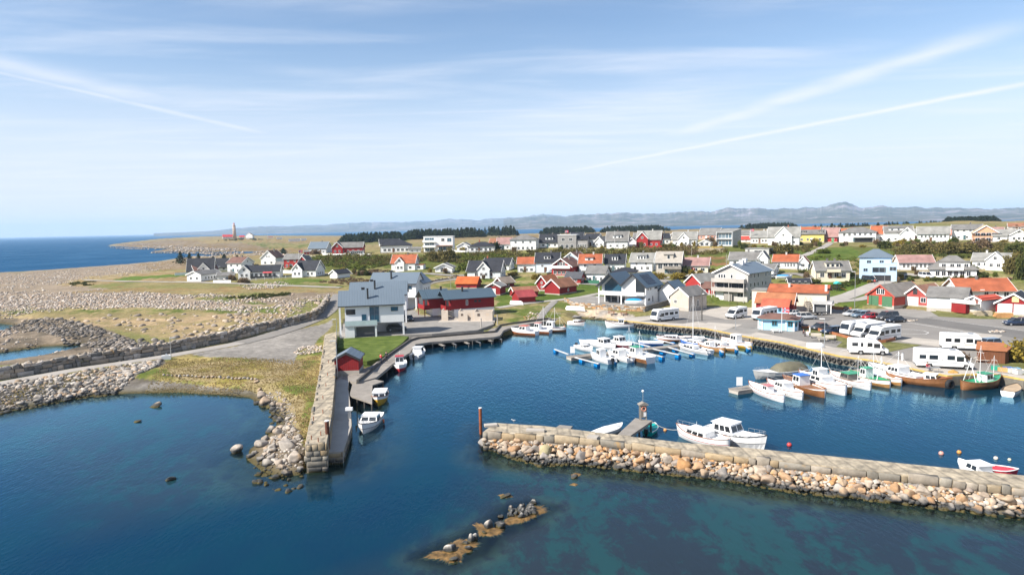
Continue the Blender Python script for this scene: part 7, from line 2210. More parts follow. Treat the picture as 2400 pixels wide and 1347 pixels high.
 if out:
  mb = MB()
  mb.box(-L / 2 - .55, -L / 2 - .05, -.18, .18, F * .65, F * .65 + .55).box(-L / 2 - .42, -L / 2 - .18, -.09, .09, -.4, F * .65)
  mb.build('outboard_motor', pm('black_cowling', (.015, .015, .017), rough=.3), o)
 if extra:
  extra(o, L, B, F)
 if flip:
  o.rotation_euler[0] = math.pi
  o.location.z += F * .95
 return o
def fenders(o, L, B, F):
 mb = MB()
 mb.tube((-L * .2, B / 2 + .12, .1), (-L * .2, B / 2 + .12, .6), .11)
 mb.build('fender', pm('orange_fender', (.62, .16, .06), rough=.4), o, True)
def tarp(rgb, h=.9, st=((.05, .35), (.2, .8), (.45, 1), (.68, .8), (.85, .3))):
 def f(o, L, B, F):
  r = []
  for t, k in st:
   b = rail_y(t, B, .8, False) * .98
   x = -L / 2 + L * t
   r.append([(x, b, F), (x, b * .7, F + h * k * .75), (x, 0, F + h * k), (x, -b * .7, F + h * k * .75), (x, -b, F)])
  MB().loft(r, close=False, caps=True).build('tarpaulin', pm('tarp_%d' % int(rgb[2] * 255), rgb, rough=.7, var=.15, scale=1.5, bump=.05, bscale=3), o, True)
 return f
def derrick(o, L, B, F):
 mb = MB()
 x = -L * .30
 for s in (-1, 1):
  mb.tube((x, s * B * .36, F), (x, s * .1, F + 2.6), .05)
 mb.tube((x, 0, F + 2.6), (x + .1, 0, F + 3.4), .04)
 mb.build('derrick', WHITEP, o)
BLUEP, GREENP, REDPT, DKRED = paint((.03, .14, .48), .4), paint((.03, .28, .14), .4), paint((.42, .03, .04), .4), paint((.16, .012, .025), .4)
YELP = paint((.55, .33, .03), .35)
ORGW = pm('orange_varnish', (.37, .125, .045), rough=.35, var=.2)
HT = [(.34, .66, .80, 1.25, .5, .1)]
WH = [(.40, .62, .62, 1.55, .25, .05)]
CUD = [(.42, .82, .72, .55, .5, .1)]
CRU = [(.50, .86, .74, .5, .6, .0), (.30, .56, .84, 1.15, .55, .15)]
boat('white cabin boat with outboard moored at the bend of the boardwalk', 981, 835, 82, 6.2, 2.3, .8, cab=HT, out=True, extra=fenders)
boat('white cabin boat with bright red lower hull and red roof by the boardwalk', 937, 864, -82, 6.6, 2.5, .95, low=REDPT, cab=WH, roofm=REDPT, mast=[(.3, 2.0, .03)])
boat('yellow-hulled boat with white cabin beside the plank landing', 891, 940, -86, 6.0, 2.4, 1.0, low=YELP, cab=[(.25, .72, .86, .75, .3, .1)], rail=False, de=True, split=.62)
boat('white cruiser with wide windscreen moored alongside the stone pier', 867, 1000, -94, 6.6, 2.5, .95, cab=[(.30, .60, .86, .75, .5, .05)], stripe=DARKMETAL, extra=fenders)
boat('white cabin boat with orange lower hull and orange roof, nearest the boardwalk corner', 1228, 783, 148, 6.8, 2.6, .95, low=ORGW, cab=HT, roofm=paint((.52, .12, .06)), mast=[(.3, 1.4, .03)])
boat('white boat with orange lower hull and pink roof, middle of the three orange-bottomed boats', 1261, 779, 150, 6.4, 2.4, .9, low=ORGW, cab=WH, roofm=paint((.55, .22, .18)))
boat('double-masted fishing boat with varnished hull beside the timber jetty', 1290, 776, 158, 7.6, 2.6, .95, low=VARNISH, cab=WH, mast=[(.36, 4.6, .05), (.72, 4.8, .05), (.2, 2.6, .03)], de=True)
boat('small white cuddy boat at the end of the timber jetty', 1350, 762, -38, 5.0, 2.0, .8, cab=[(.42, .75, .7, .7, .4, .1)], stripe=WOOD_BROWN, de=True)
boat('white fishing boat moored at the corner of the tyre quay', 1456, 768, 176, 7.6, 2.6, 1.05, cab=[(.42, .60, .6, 1.3, .15, .05)], sheer=.7, de=True, mast=[(.75, 1.0, .03)])
boat('white wheelhouse boat with big black outboard at the inner pontoon tip', 1409, 846, 118, 6.2, 2.3, .85, cab=WH, out=True)
boat('white cruiser with grey-framed windscreen right of the black-outboard boat', 1451, 842, 118, 6.8, 2.4, .85, cab=HT)
boat('brown and white trawler with green-topped wheelhouse and two masts', 1491, 843, 118, 8.0, 2.8, 1.15, low=VARNISH, cab=WH, roofm=GREENP, mast=[(.38, 4.2, .05), (.75, 4.6, .04)], de=False, split=.6)
boat('white sloop with low cabin and lifebuoy lying at the inner pontoon', 1627, 824, 122, 8.0, 2.4, .85, cab=CUD, stripe=DARKMETAL, mast=[(.55, 1.0, .04)])
boat('varnished brown boat with white frame mast between the blue sailing boat and the yellow hulls', 1666, 820, 120, 7.0, 2.4, .8, low=VARNISH_L, up=VARNISH_L, cab=[(.45, .62, .6, 1.0, .2, .05)], mast=[(.35, 4.0, .045)], de=True, rail=False)
boat('white decked boat with honey-yellow lower hull, left of the two yellow hulls', 1692, 817, 122, 7.2, 2.5, .9, low=VARNISH_L, cab=CUD, de=True)
boat('white wheelhouse boat with yellow lower hull at the shore end of the inner pontoon', 1725, 811, 120, 7.8, 2.7, 1.0, low=YELP, cab=WH, de=True)
boat('low white speedboat with outboard on the far side of the pontoon tip', 1371, 820, -62, 5.4, 2.1, .7, cab=[(.4, .62, .7, .45, .4, .1)], out=True)
boat('white covered skiff behind the low white speedboat', 1383, 806, 160, 4.6, 1.8, .6, extra=tarp((.75, .75, .74), .35), rail=False, name='skiff')
boat('white hardtop cruiser, first of two beyond the pontoon decking', 1417, 815, -58, 6.8, 2.4, .85, cab=HT)
boat('white cabin boat with dark red waterline beyond the pontoon decking', 1455, 812, -55, 6.4, 2.4, .95, low=DKRED, cab=[(.32, .62, .8, 1.3, .5, .1)])
boat('small open white and blue boat behind the green trawler', 1525, 807, 165, 5.0, 1.8, .55, low=BLUEP, rail=False, name='rowing_boat')
boat('varnished cabin boat with white deckhouse lying near the tyre wall', 1580, 799, 172, 7.2, 2.4, .85, low=ORGW, cab=CUD, de=True)
boat('low white motorboat between the varnished cabin boat and the blue sailing boat', 1616, 797, 170, 6.0, 2.1, .65, cab=[(.45, .75, .65, .35, .5, .1)], rail=False)
boat('blue-hulled sailing boat with the tallest mast at the inner pontoon', 1634, 811, 135, 7.6, 2.3, .8, up=BLUEP, low=BLUEP, cab=CUD, mast=[(.62, 9.0, .07)], name='sailing_boat', cat='sailing boat')
boat('white open boat with red stripe at the tip of the outer pontoon', 1794, 926, 104, 8.2, 2.3, .85, stripe=REDPT, cab=[(.36, .50, .5, .95, .15, .05)], roofm=paint((.5, .16, .15)), de=True, rail=False)
boat('white cabin boat with thin black stripe, second on the outer pontoon', 1837, 921, 104, 8.0, 2.4, .9, stripe=DARKMETAL, cab=[(.38, .66, .76, 1.0, .5, .05)], de=True)
boat('varnished double-ender with blue wheelhouse roof on the outer pontoon', 1882, 915, 106, 8.8, 2.7, 1.0, low=VARNISH, cab=[(.46, .64, .7, 1.5, .15, .05)], roofm=BLUEP, de=True, deckm=VARNISH, split=.75)
boat('largest white fishing boat on the outer pontoon, tall white mast', 1924, 909, 107, 9.4, 3.1, 1.25, stripe=DARKMETAL, cab=[(.36, .74, .76, 1.0, .35, .1), (.46, .60, .6, 1.9, .2, .05)], mast=[(.5, 4.6, .06)], de=True)
boat('little varnished boat squeezed behind the largest white fishing boat', 1960, 911, 107, 5.6, 2.0, .75, up=VARNISH_L, low=VARNISH_L, de=True, rail=False)
boat('white wooden boat with dark canopy on the outer pontoon', 1990, 900, 107, 8.0, 2.6, .95, stripe=DARKMETAL, cab=[(.40, .62, .74, 1.0, .2, .1, pm('grey_canvas', (.16, .15, .13), rough=.9, var=.15))], roofm=GREENP, de=True, mast=[(.3, 3.6, .035)])
boat('honey varnished boat with green wheelhouse on the outer pontoon', 2036, 896, 108, 7.6, 2.5, .9, low=VARNISH_L, deckm=GREENP, cab=[(.48, .64, .66, 1.5, .2, .05)], roofm=GREENP, mast=[(.4, 4.2, .04), (.7, 2.4, .03)], de=True, extra=derrick)
boat('varnished launch with white deck line right of the green wheelhouse boat', 2070, 893, 108, 6.4, 2.2, .85, low=VARNISH_L, de=True, rail=False, mast=[(.6, 2.6, .035)])
boat('white motor cruiser with high cabin at the shore end of the outer pontoon', 2094, 886, 112, 9.2, 3.0, 1.25, cab=CRU, mast=[(.42, 3.0, .06)], stripe=DARKMETAL)
boat('long grey-white boat under a brown-green tarpaulin behind the outer pontoon', 1826, 883, 196, 9.4, 2.9, 1.0, up=pm('chalky_grey_hull', (.48, .48, .46), var=.1), low=pm('chalky_grey_hull', (.48, .48, .46)), extra=tarp((.13, .12, .08), 1.35, ((.02, .45), (.10, .85), (.30, 1), (.48, .9), (.58, .35))))
boat('long varnished wooden boat with white wheelhouse lying along the quay', 2152, 899, -46, 8.6, 2.8, 1.0, up=VARNISH, low=VARNISH, cab=[(.60, .80, .6, .8, .3, .05)], de=True, sheer=.6, rail=False, deckm=WOOD_BROWN)
boat('brown wooden fishing boat with white derrick and green foredeck', 2300, 908, 16, 7.2, 2.7, 1.05, up=VARNISH, low=VARNISH, cab=[(.50, .68, .6, 1.3, .15, .05)], roofm=GREENP, mast=[(.45, 5.0, .045), (.8, 3.4, .04)], de=True, extra=derrick, deckm=GREENP, sheer=.6)
boat('white open tender at the right edge of the harbour', 2372, 922, 42, 5.0, 2.0, .75, deckm=pm('tan_floorboards', (.36, .27, .18), var=.2), rail=False, name='tender', stripe=DARKMETAL)
boat('white cabin cruiser with red stripe lying inside the breakwater', 1645, 1036, 128, 7.0, 2.4, 1.0, stripe=REDPT, cab=[(.34, .78, .8, .7, .5, .1)], de=True, mast=[(.6, 1.2, .025)])
boat('white flybridge cruiser, bow to the breakwater, right of the red-striped cruiser', 1722, 1038, -50, 7.6, 2.8, 1.15, stripe=DARKMETAL, cab=[(.52, .84, .72, .45, .7, 0), (.22, .58, .86, 1.35, .55, .05)], sheer=.5)
boat('white and navy cabin boat showing above the right end of the breakwater', 2284, 1116, 96, 4.0, 1.9, .75, rail=False, low=paint((.03, .05, .16), .4), cab=[(.2, .62, .84, .9, .35, .0)], de=False)
boat('teal rowing dinghy tied to the breakwater dock', 1526, 1012, 62, 3.2, 1.5, .5, up=paint((.0, .40, .36), .4), low=paint((.0, .40, .36), .4), deckm=paint((.0, .33, .31), .4), rail=False, name='dinghy', out=True)
boat('white skiff moored left of the breakwater dock', 1428, 1016, 40, 4.6, 1.7, .6, rail=False, name='skiff', extra=tarp((.74, .74, .73), .3))
boat('bright red inflatable dinghy moored behind the white and navy boat', 2338, 1107, -30, 3.2, 1.7, .45, up=paint((.58, .03, .06), .5), low=paint((.58, .03, .06), .5), deckm=paint((.50, .03, .05), .5), rail=False, name='inflatable_dinghy')
boat('white rowing boat turned keel-up on the grass above the cove', 1350, 726, -24, 5.2, 1.8, .6, z=1.75, rail=False, name='rowing_boat', flip=True)
boat('white rowing boat turned keel-up beside the pink-roofed red shed', 1212, 712, -28, 4.0, 1.5, .5, z=2.4, rail=False, name='rowing_boat', flip=True)
boat('small white boat turned keel-up on the quay edge near the tyres', 1912, 814, -10, 3.0, 1.4, .5, z=QUAY_Z, rail=False, name='dinghy', flip=True)
boat('white boat under a bright blue tarp parked beneath the twin-gabled house', 1490, 711, -22, 5.6, 2.0, .8, z=3.0, extra=tarp((.0, .24, .60), .6), rail=False)
boat('white boat with blue tarp on the lane above the shop', 1838, 651, -8, 5.0, 1.9, .6, z=6.0, extra=tarp((.02, .25, .55), .5), rail=False)
for a, b, s, c, l in ((1850, 1044, .26, (.50, .05, .05), 'red ball buoy just inside the breakwater'), (2206, 1064, .24, (.62, .30, .24), 'pinkish white buoy near the navy-bottomed boat'), (2248, 1061, .22, (.62, .26, .06), 'orange buoy left above the navy-bottomed boat'),
                      (2334, 1075, .20, (.70, .62, .52), 'white buoy right of the navy-bottomed boat'), (2366, 1078, .16, (.60, .55, .40), 'small pale buoy at the right edge'), (1559, 1009, .2, (.62, .26, .08), 'orange buoy beside the teal dinghy'), (1323, 764, .16, (.62, .25, .15), 'small orange buoy near the timber jetty')):
 p = P(a, b, 0)
 o = empty('buoy', l, 'buoy', p, 0, 'mooring buoys')
 MB().add([tuple(Vector(v) * s + Vector((0, 0, s * .4))) for v in ICO3[0]], [tuple(f) for f in ICO3[1]]).build('ball', paint(c, .4), o, True)
 MB().tube((0, 0, s * 1.3), (0, 0, s * 1.65), s * .25).build('eye', DARKMETAL, o)
def rope(label, pts, r=.03):
 mb = MB().path([Vector(p) - Vector(pts[0]) for p in pts], r, 0, 5)
 o = mb.build('mooring_rope', pm('pale_rope', (.45, .42, .36), rough=.9), None)
 o.location = pts[0]
 tag(o, label, 'rope')
a, b = P(1529, 988, 1.6), P(1605, 1003, 1.1)
rope('slack mooring rope from the breakwater dock to the red-striped cruiser', [a.lerp(b, t) - Vector((0, 0, 1.0 * t * (1 - t) * 2)) for t in np.linspace(0, 1, 9)])
o = at_px('tyre_fender', 'very large black tyre fender hung between the wooden boat and the fishing boat', 'tyre', 2226, 901, 20, .55)
MB().add(*torus(.55, .24, 24, 10)).build('tyre', RUBBER, o, True)
# poles, lamps, flags, benches, people
def lamp_post(label, px_, py_, top, side=-1, z=None):
 o, s = place('street_lamp', label, 'street lamp', px_, py_, 0, z, 'street lamps')
 h = (py_ - top) * s
 MB().tube((0, 0, -.3), (0, 0, h), .085, n=8, r2=.05).build('post', METAL, o)
 MB().box(min(0, side * .9), max(0, side * .9), -.14, .14, h - .02, h + .12).build('lamp_head', pm('pale_lamp_head', (.60, .60, .58)), o)
for a in (('lamp post on the quay in front of the camper bus', 1724, 773, 720, -1, QUAY_Z), ('lamp post on the quay beside the benches', 1932, 816, 747, -1, QUAY_Z), ('tall lamp post at the back of the lot by the verge', 2003, 722, 640, -1, None), ('lamp post by the drive of the pale blue cube house', 2073, 668, 625, 1, None),
          ('lamp post on the grass left of the orange-roofed shed', 1057, 678, 640, 1, None), ('thin lamp post on the shore below the twin-gabled house', 1397, 737, 696, 1, None), ('lamp post standing behind the stone pier wall', 791, 884, 798, -1, 1.3), ('lamp post at the bend of the coast road', 790, 796, 748, -1, 1.8), ('thin lamp post beside the coast road wall with red bands', 401, 838, 792, 1, None)):
 lamp_post(*a)
o, s = place('utility_pole', 'dark wooden pole standing on the open quay beside the cream boathouse', 'pole', 1645, 751, 0, QUAY_Z)
MB().tube((0, 0, -.3), (0, 0, 75 * s), .14, n=8, r2=.10).build('shaft', WOOD_DARK, o)
MB().box(.05, .5, -.1, .1, 62 * s, 62 * s + .2).build('lamp', pm('pale_lamp_head', (.6, .6, .58)), o)
for k, (a, b, t, l) in enumerate(((1212, 600, 575, 'pole above the middle row left of the orange roof'), (1375, 596, 572, 'pole above the bright orange dormer roof'), (1621, 600, 580, 'pole beside the lumber stacks on the slope'), (1703, 622, 596, 'pole left of the apartment block roof'))):
 o, s = place('utility_pole', l, 'pole', a, b)
 MB().tube((0, 0, -.3), (0, 0, (b - t) * s), .12, n=6).build('shaft', WOOD_GREY, o)
def flagpole(label, px_, py_, top, flag=True, z=None):
 o, s = place('flagpole', label, 'flagpole', px_, py_, 0, z)
 h = (py_ - top) * s
 MB().tube((0, 0, -.3), (0, 0, h), .07, n=8, r2=.04).build('pole', WHITEP, o)
 if flag:
  w, hh = 1.1 + h * .05, .8 + h * .035
  f = lambda u: .10 * math.sin(u * 5) * u
  def fl(n, u0, u1, v0, v1, m_, par, off=0.0):
   mb = MB()
   N_ = 6
   for i in range(N_):
    a, b = u0 + (u1 - u0) * i / N_, u0 + (u1 - u0) * (i + 1) / N_
    q = [(a * w + .07, f(a) - off, h - hh * v1), (b * w + .07, f(b) - off, h - hh * v1 - .1 * b), (b * w + .07, f(b) - off, h - hh * v0 - .1 * b), (a * w + .07, f(a) - off, h - hh * v0)]
    mb.add(q + [(p_[0], p_[1] + .012 + 2 * off, p_[2]) for p_ in q], [(0, 1, 2, 3), (7, 6, 5, 4), (0, 4, 5, 1), (2, 6, 7, 3)])
   return mb.build(n, m_, par)
  g = fl('flag', 0, 1, 0, 1, paint((.48, .02, .035), .8), o)
  fl('white_cross', 0, 1, .38, .62, paint((.78, .78, .78), .8), g, .006)
  fl('white_cross', .26, .46, 0, 1, paint((.78, .78, .78), .8), g, .006)
  fl('blue_cross', 0, 1, .44, .56, paint((.01, .03, .18), .8), g, .012)
  fl('blue_cross', .31, .41, 0, 1, paint((.01, .03, .18), .8), g, .012)
flagpole('white flagpole with flag in front of the light blue kiosk', 1832, 777, 720, True, QUAY_Z)
flagpole('white flagpole with flag in the left house cluster', 702, 640, 586)
flagpole('flagpole with flag in front of the modern timber box house', 1325, 584, 540)
flagpole('flagpole with flag beside the long white pale-roofed house', 1759, 571, 537)
flagpole('bare white flagpole before the grey mansard house of the upper row', 1441, 584, 540, False)
o = empty('radio_mast', 'hair-thin radio mast on the far heath right of the lighthouse', 'mast', P(627, 560, 9))
MB().tube((0, 0, -3), (0, 0, 30), .35, n=5, r2=.15).build('shaft', METAL, o)
def bench(label, px_, py_, head, m_=None, z=QUAY_Z):
 m_ = m_ or pm('pale_bench_planks', (.52, .47, .40), var=.12)
 o = at_px('park_bench', label, 'bench', px_, py_, head, z)
 MB().box(-.95, .95, -.22, .22, .40, .46).build('seat', m_, o)
 MB().box(-.95, .95, .22, .28, .50, .95).build('backrest', m_, o)
 for x in (-.8, .8):
  MB().box(x - .05, x + .05, -.2, .27, 0, .398).build('leg', DARKMETAL, o)
bench('pale plank bench left of the quay lamp post', 1913, 792, -16)
bench('pale plank bench right of the quay lamp post', 1947, 797, -16)
def table(label, px_, py_, head, m_, z=QUAY_Z):
 o = at_px('picnic_table', label, 'picnic table', px_, py_, head, z)
 MB().box(-.9, .9, -.36, .36, .70, .75).build('tabletop', m_, o)
 for y in (-.72, .72):
  MB().box(-.9, .9, y - .13, y + .13, .42, .46).build('seat', m_, o)
 for x in (-.6, .6):
  MB().box(x - .05, x + .05, -.8, .8, .33, .415).tube((x, -.5, 0), (x, -.2, .695), .05, n=4).tube((x, .5, 0), (x, .2, .695), .05, n=4).build('leg', m_, o)
table('picnic table between the two benches', 1928, 799, -16, pm('pale_bench_planks', (.52, .47, .40)))
table('brown picnic table left of the pair under the terrace wall', 1433, 736, -10, WOOD_BROWN, 1.3)
table('brown picnic table right of the pair under the terrace wall', 1462, 738, -10, WOOD_BROWN, 1.3)
table('picnic table beside the timber screen on the right', 2300, 848, -20, pm('pale_bench_planks', (.52, .47, .40)))
table('white picnic table in front of the light blue kiosk', 1818, 779, -6, WHITEP)
table('grey picnic table on the timber jetty', 1307, 741, -6, WOOD_GREY, 1.0)
TW = pm('orange_brown_planks', (.34, .13, .055), rough=.75, var=.18, bands=('Z', .15, .01, .4))
def low_wall(label, pts, h=.55, m_=TW, z=QUAY_Z, name='timber_wall', cat='low wall'):
 L_ = [P(a, b, z) for a, b in pts]
 o = empty(name, label, cat, L_[0])
 l = loc(o, L_)
 ribbon(l, -.08, .08, -.1, h).build('boards', m_, o)
 mb = MB()
 for p in resample(l, 2.0):
  mb.box(p.x - .06, p.x + .06, p.y + .09, p.y + .2, -.2, h + .05)
 mb.build('stakes', WOOD_BROWN, o)
low_wall('low orange-brown timber wall along the lawn behind the benches', [(1880, 770), (1901, 770), (1960, 786), (2000, 797), (2016, 801)])
low_wall('short orange-brown timber wall in front of the motorhome trio', [(2052, 804), (2075, 803), (2098, 797)])
low_wall('orange-brown planter wall at the back of the lot near the verge', [(1951, 724), (1996, 727)], .7)
o = at_px('timber_shelter', 'orange-brown angled timber shelter beside the overgrown bank', 'shelter', 2322, 847, -32, QUAY_Z)
MB().extrude([(-1.9, -1.4), (1.7, -1.6), (2.3, 0), (1.5, 1.5), (-1.6, 1.5)], 'z', 0, 2.0).build('walls', boardm((.15, .06, .03), .2), o)
vs = [(-2.1, -1.6, 2.0), (1.9, -1.8, 2.0), (2.55, 0, 2.3), (1.7, 1.7, 2.75), (-1.8, 1.7, 2.75)]
MB().add(vs + [(a, b, c + .12) for a, b, c in vs], [(4, 3, 2, 1, 0), (5, 6, 7, 8, 9)] + [(k, (k + 1) % 5, 5 + (k + 1) % 5, 5 + k) for k in range(5)]).build('roof', TW, o)
def fence(label, pts, h=.9, name='fence', m_=WHITEP, solid=True):
 L_ = [G(a, b) for a, b in pts]
 o = empty(name, label, 'fence', L_[0])
 l = [Vector((p.x, p.y, Z(p.x + o.location.x, p.y + o.location.y) - o.location.z)) for p in resample(loc(o, L_), 2.2)]
 if solid:
  ribbon(l, -.03, .03, .05, h).build('boards', m_, o)
 else:
  for z in (.3, .65):
   ribbon(l, -.03, .03, z, z + .14).build('rail', m_, o)
 mb = MB()
 for p in l:
  mb.box(p.x - .07, p.x + .07, p.y + .04, p.y + .16, p.z - .3, p.z + h + .05)
 mb.build('posts', m_, o)
fence('white board fence left of the steep black roof', [(410, 646), (452, 643)], 1.3)
fence('white board fence in front of the carport', [(500, 663), (541, 663)], 1.1)
fence('white rail fence below the long low house', [(575, 660), (600, 657), (640, 654), (684, 651)], 1.0, solid=False)
fence('white board fence between the red awning house and the black-roofed house', [(655, 640), (690, 641)], 1.4)
fence('long white board fence below the upper row', [(756, 598), (800, 599), (870, 600)], 1.0)
fence('long white wall below the cube house', [(1030, 592), (1090, 592), (1143, 591)], 1.0)
fence('dark green board fence near the little red cottage', [(1369, 664), (1404, 665)], 1.2, m_=paint((.02, .12, .07), .7))
o = at_px('electric_cabinet', 'white electric cabinet beside the coast road', 'cabinet', 390, 842, 20)
MB().box(-.75, .75, -.3, .3, -.2, .75).build('box', WHITEP, o)
MB().extrude([(-.3, .75), (.3, .75), (0, 1.1)], 'y', -.2, .2).build('top', WHITEP, o)
o = at_px('play_tower', 'small playground tower with teal roof and orange slide on the lawn', 'playground', 1962, 682, 10)
MB().box(-.6, .6, -.6, .6, 1.1, 1.2).box(-.6, -.5, -.6, -.5, 0, 2.2).box(.5, .6, -.6, -.5, 0, 2.2).box(-.6, -.5, .5, .6, 0, 2.2).box(.5, .6, .5, .6, 0, 2.2).build('tower', DARKMETAL, o)
MB().extrude([(-.9, 2.2), (.9, 2.2), (0, 2.9)], 'y', -.8, .8).build('roof', paint((.05, .42, .36)), o)
MB().extrude([(.6, 1.2), (3.0, .2), (3.0, .1), (.6, 1.1)], 'y', -.4, .4).build('slide', paint((.62, .16, .07)), o)
for a, b, w, l in ((1652, 590, 5.5, 'stack of pale lumber with yellow cover on the slope, left one'), (1684, 590, 5.0, 'stack of pale lumber with yellow cover on the slope, right one')):
 o = at_px('lumber_stack', l, 'lumber stack', a, b, -8)
 mb = MB()
 for k in range(6):
  mb.box(-w / 2 + random.uniform(-.2, .2), w / 2, -1.0, 1.0, k * .30, k * .30 + .24)
 mb.build('planks', pm('raw_lumber', (.50, .42, .30), var=.2), o)
 MB().box(-w / 2 - .1, w / 2 - 1, -1.05, 1.05, 1.79, 2.1).build('cover', paint((.56, .36, .06), .7), o)
for a, b, l in ((2304, 739, 'stack of weathered planks below the white deck'), (2352, 744, 'stack of fresh orange planks by the red boathouse doors')):
 o = at_px('lumber_stack', l, 'lumber stack', a, b, -8, QUAY_Z + .03)
 mb = MB()
 for k in range(5):
  mb.box(-1.7 + random.uniform(-.3, .2), 1.7, -.6, .6, k * .22, k * .22 + .18)
 mb.build('planks', pm('raw_lumber', (.50, .42, .30)) if b < 742 else pm('orange_lumber', (.56, .30, .12), var=.2), o)
for k, (a, b, c, l) in enumerate(((2333, 866, (.02, .30, .20), 'green'), (2350, 870, (.58, .34, .14), 'tan'), (2362, 868, (.03, .12, .42), 'dark blue'), (2372, 872, (.66, .64, .60), 'white'), (2380, 870, (.20, .40, .56), 'light blue'), (2390, 875, (.68, .67, .64), 'large white'))):
 o = at_px('fish_crate', l + ' fish crate in the row along the grass at the right quay', 'crate', a, b, -30 + k * 8, QUAY_Z)
 s_ = .8 if k == 5 else .55
 mb = MB().box(-s_, s_, -.4, .4, 0, .06)
 mb.box(-s_, s_, -.4, -.34, .06, .55).box(-s_, s_, .34, .4, .06, .55).box(-s_, -s_ + .06, -.34, .34, .06, .55).box(s_ - .06, s_, -.34, .34, .06, .55)
 mb.build('crate_body', paint(c, .5), o)
 MB().box(-s_ + .08, s_ - .08, -.32, .32, .36, .46).build('contents', pm('bundled_net', (.30, .26, .22), var=.4, scale=4), o)
for a, b, l in ((2131, 752, 'small heap of pale stones on the lot near the parked cars'), (2335, 778, 'small heap of pale stones on the lot by the road')):
 p = P(a, b, QUAY_Z)
 n = 40
 q = np.stack([rng.normal(p.x, .7, n), rng.normal(p.y, .5, n), np.full(n, QUAY_Z + .1)], -1)
 V_, F_, C_ = stones_mesh(q, rng.uniform(.15, .32, n), pal_cols(n, BEACH), ICO2)
 tag(link('stone_heap', mesh_np('stone_heap', V_, F_, M_STONES, C_, smooth=True)), l, 'stone heap', None, 'stuff')
o = at_px('net_heap', 'heap of ochre fishing net on the quay beside the largest motorhome', 'net', 2233, 873, 0, QUAY_Z)
MB().add([(v[0] * 1.1, v[1] * .7, max(0, v[2]) * .5) for v in rock_verts(ICO3[0], 44)], [tuple(f) for f in ICO3[1]]).build('net', pm('ochre_net', (.42, .24, .07), rough=.95, var=.4, scale=6, bump=.05), o, True)
for a, b, l in ((2115, 844, 'white service pillar on the quay by the outer pontoon'), (1898, 780, 'small white box pillar at the corner of the lawn'), (1128, 772, 'pale service pillar at the yard edge'), (1166, 762, 'blue-grey service pillar on the boardwalk corner'), (1566, 745, 'white pillar on the quay corner by the motorhome')):
 o = at_px('service_pillar', l, 'service pillar', a, b, 0, QUAY_Z)
 hh = 2.4 if a == 1166 or a == 1128 else 1.15
 MB().tube((0, 0, 0), (0, 0, hh), .14, n=10).build('shaft', WHITEP if a not in (1166, 1128) else CONCRETE, o)
 MB().tube((0, 0, hh), (0, 0, hh + .08), .17, n=10).build('cap', METAL, o)
o = at_px('trailer', 'black flat boat trailer parked beside the shop canopy', 'trailer', 1918, 738, 6, QUAY_Z)
MB().box(-2.6, 2.6, -.8, .8, .55, .7).box(-3.8, -2.6, -.06, .06, .58, .66).build('bed', DARKMETAL, o)
for s in (-1, 1):
 wheel(o, .3, s * .92, .3, .18, s)
o = at_px('motorcycle', 'dark motorcycle parked against the planter wall', 'motorcycle', 1984, 729, 10, QUAY_Z)
for x in (-.7, .7):
 t = MB().tube((x, -.06, .32), (x, .06, .32), .32, n=14).build('wheel', RUBBER, o)
 MB().tube((x, -.07, .32), (x, .07, .32), .18, n=10).build('rim', METAL, t)
MB().extrude([(-.75, .7), (-.2, .45), (.3, .45), (.6, .95), (.2, .98), (-.3, .80)], 'y', -.14, .14).build('frame', DARKMETAL, o)
MB().tube((.5, -.35, 1.1), (.5, .35, 1.1), .02).tube((.72, 0, .35), (.5, 0, 1.1), .03).build('handlebar', METAL, o)
o = at_px('bicycle', 'bicycle leaning near the right-hand bench', 'bicycle', 1957, 803, 30, QUAY_Z)
for x in (-.52, .52):
 t = MB().add(*torus(.32, .02, 20, 5, 1), 0, Matrix.Translation((x, 0, .34))).build('wheel', RUBBER, o)
MB().path([(-.52, 0, .34), (-.15, 0, .85), (.38, 0, .85), (0, 0, .34), (-.52, 0, .34)], .02).path([(0, 0, .34), (-.18, 0, .95)], .02).path([(.52, 0, .34), (.36, 0, .98), (.36, -.22, 1.0)], .02).build('frame', DARKMETAL, o)
MB().box(-.3, -.06, -.06, .06, .95, 1.0).build('saddle', RUBBER, o)
o = at_px('quay_handrail', 'dark tubular handrail beside the ramp left of the camper bus', 'handrail', 1728, 716, 22, QUAY_Z)
MB().path([(-2.6, 0, 1), (2.6, 0, 1)], .04).path([(-2.6, 0, .55), (2.6, 0, .55)], .035).build('rail', WOOD_DARK, o)
for x in (-2.5, 0, 2.5):
 MB().tube((x, 0, 0), (x, 0, .98), .05).build('leg', WOOD_DARK, o)
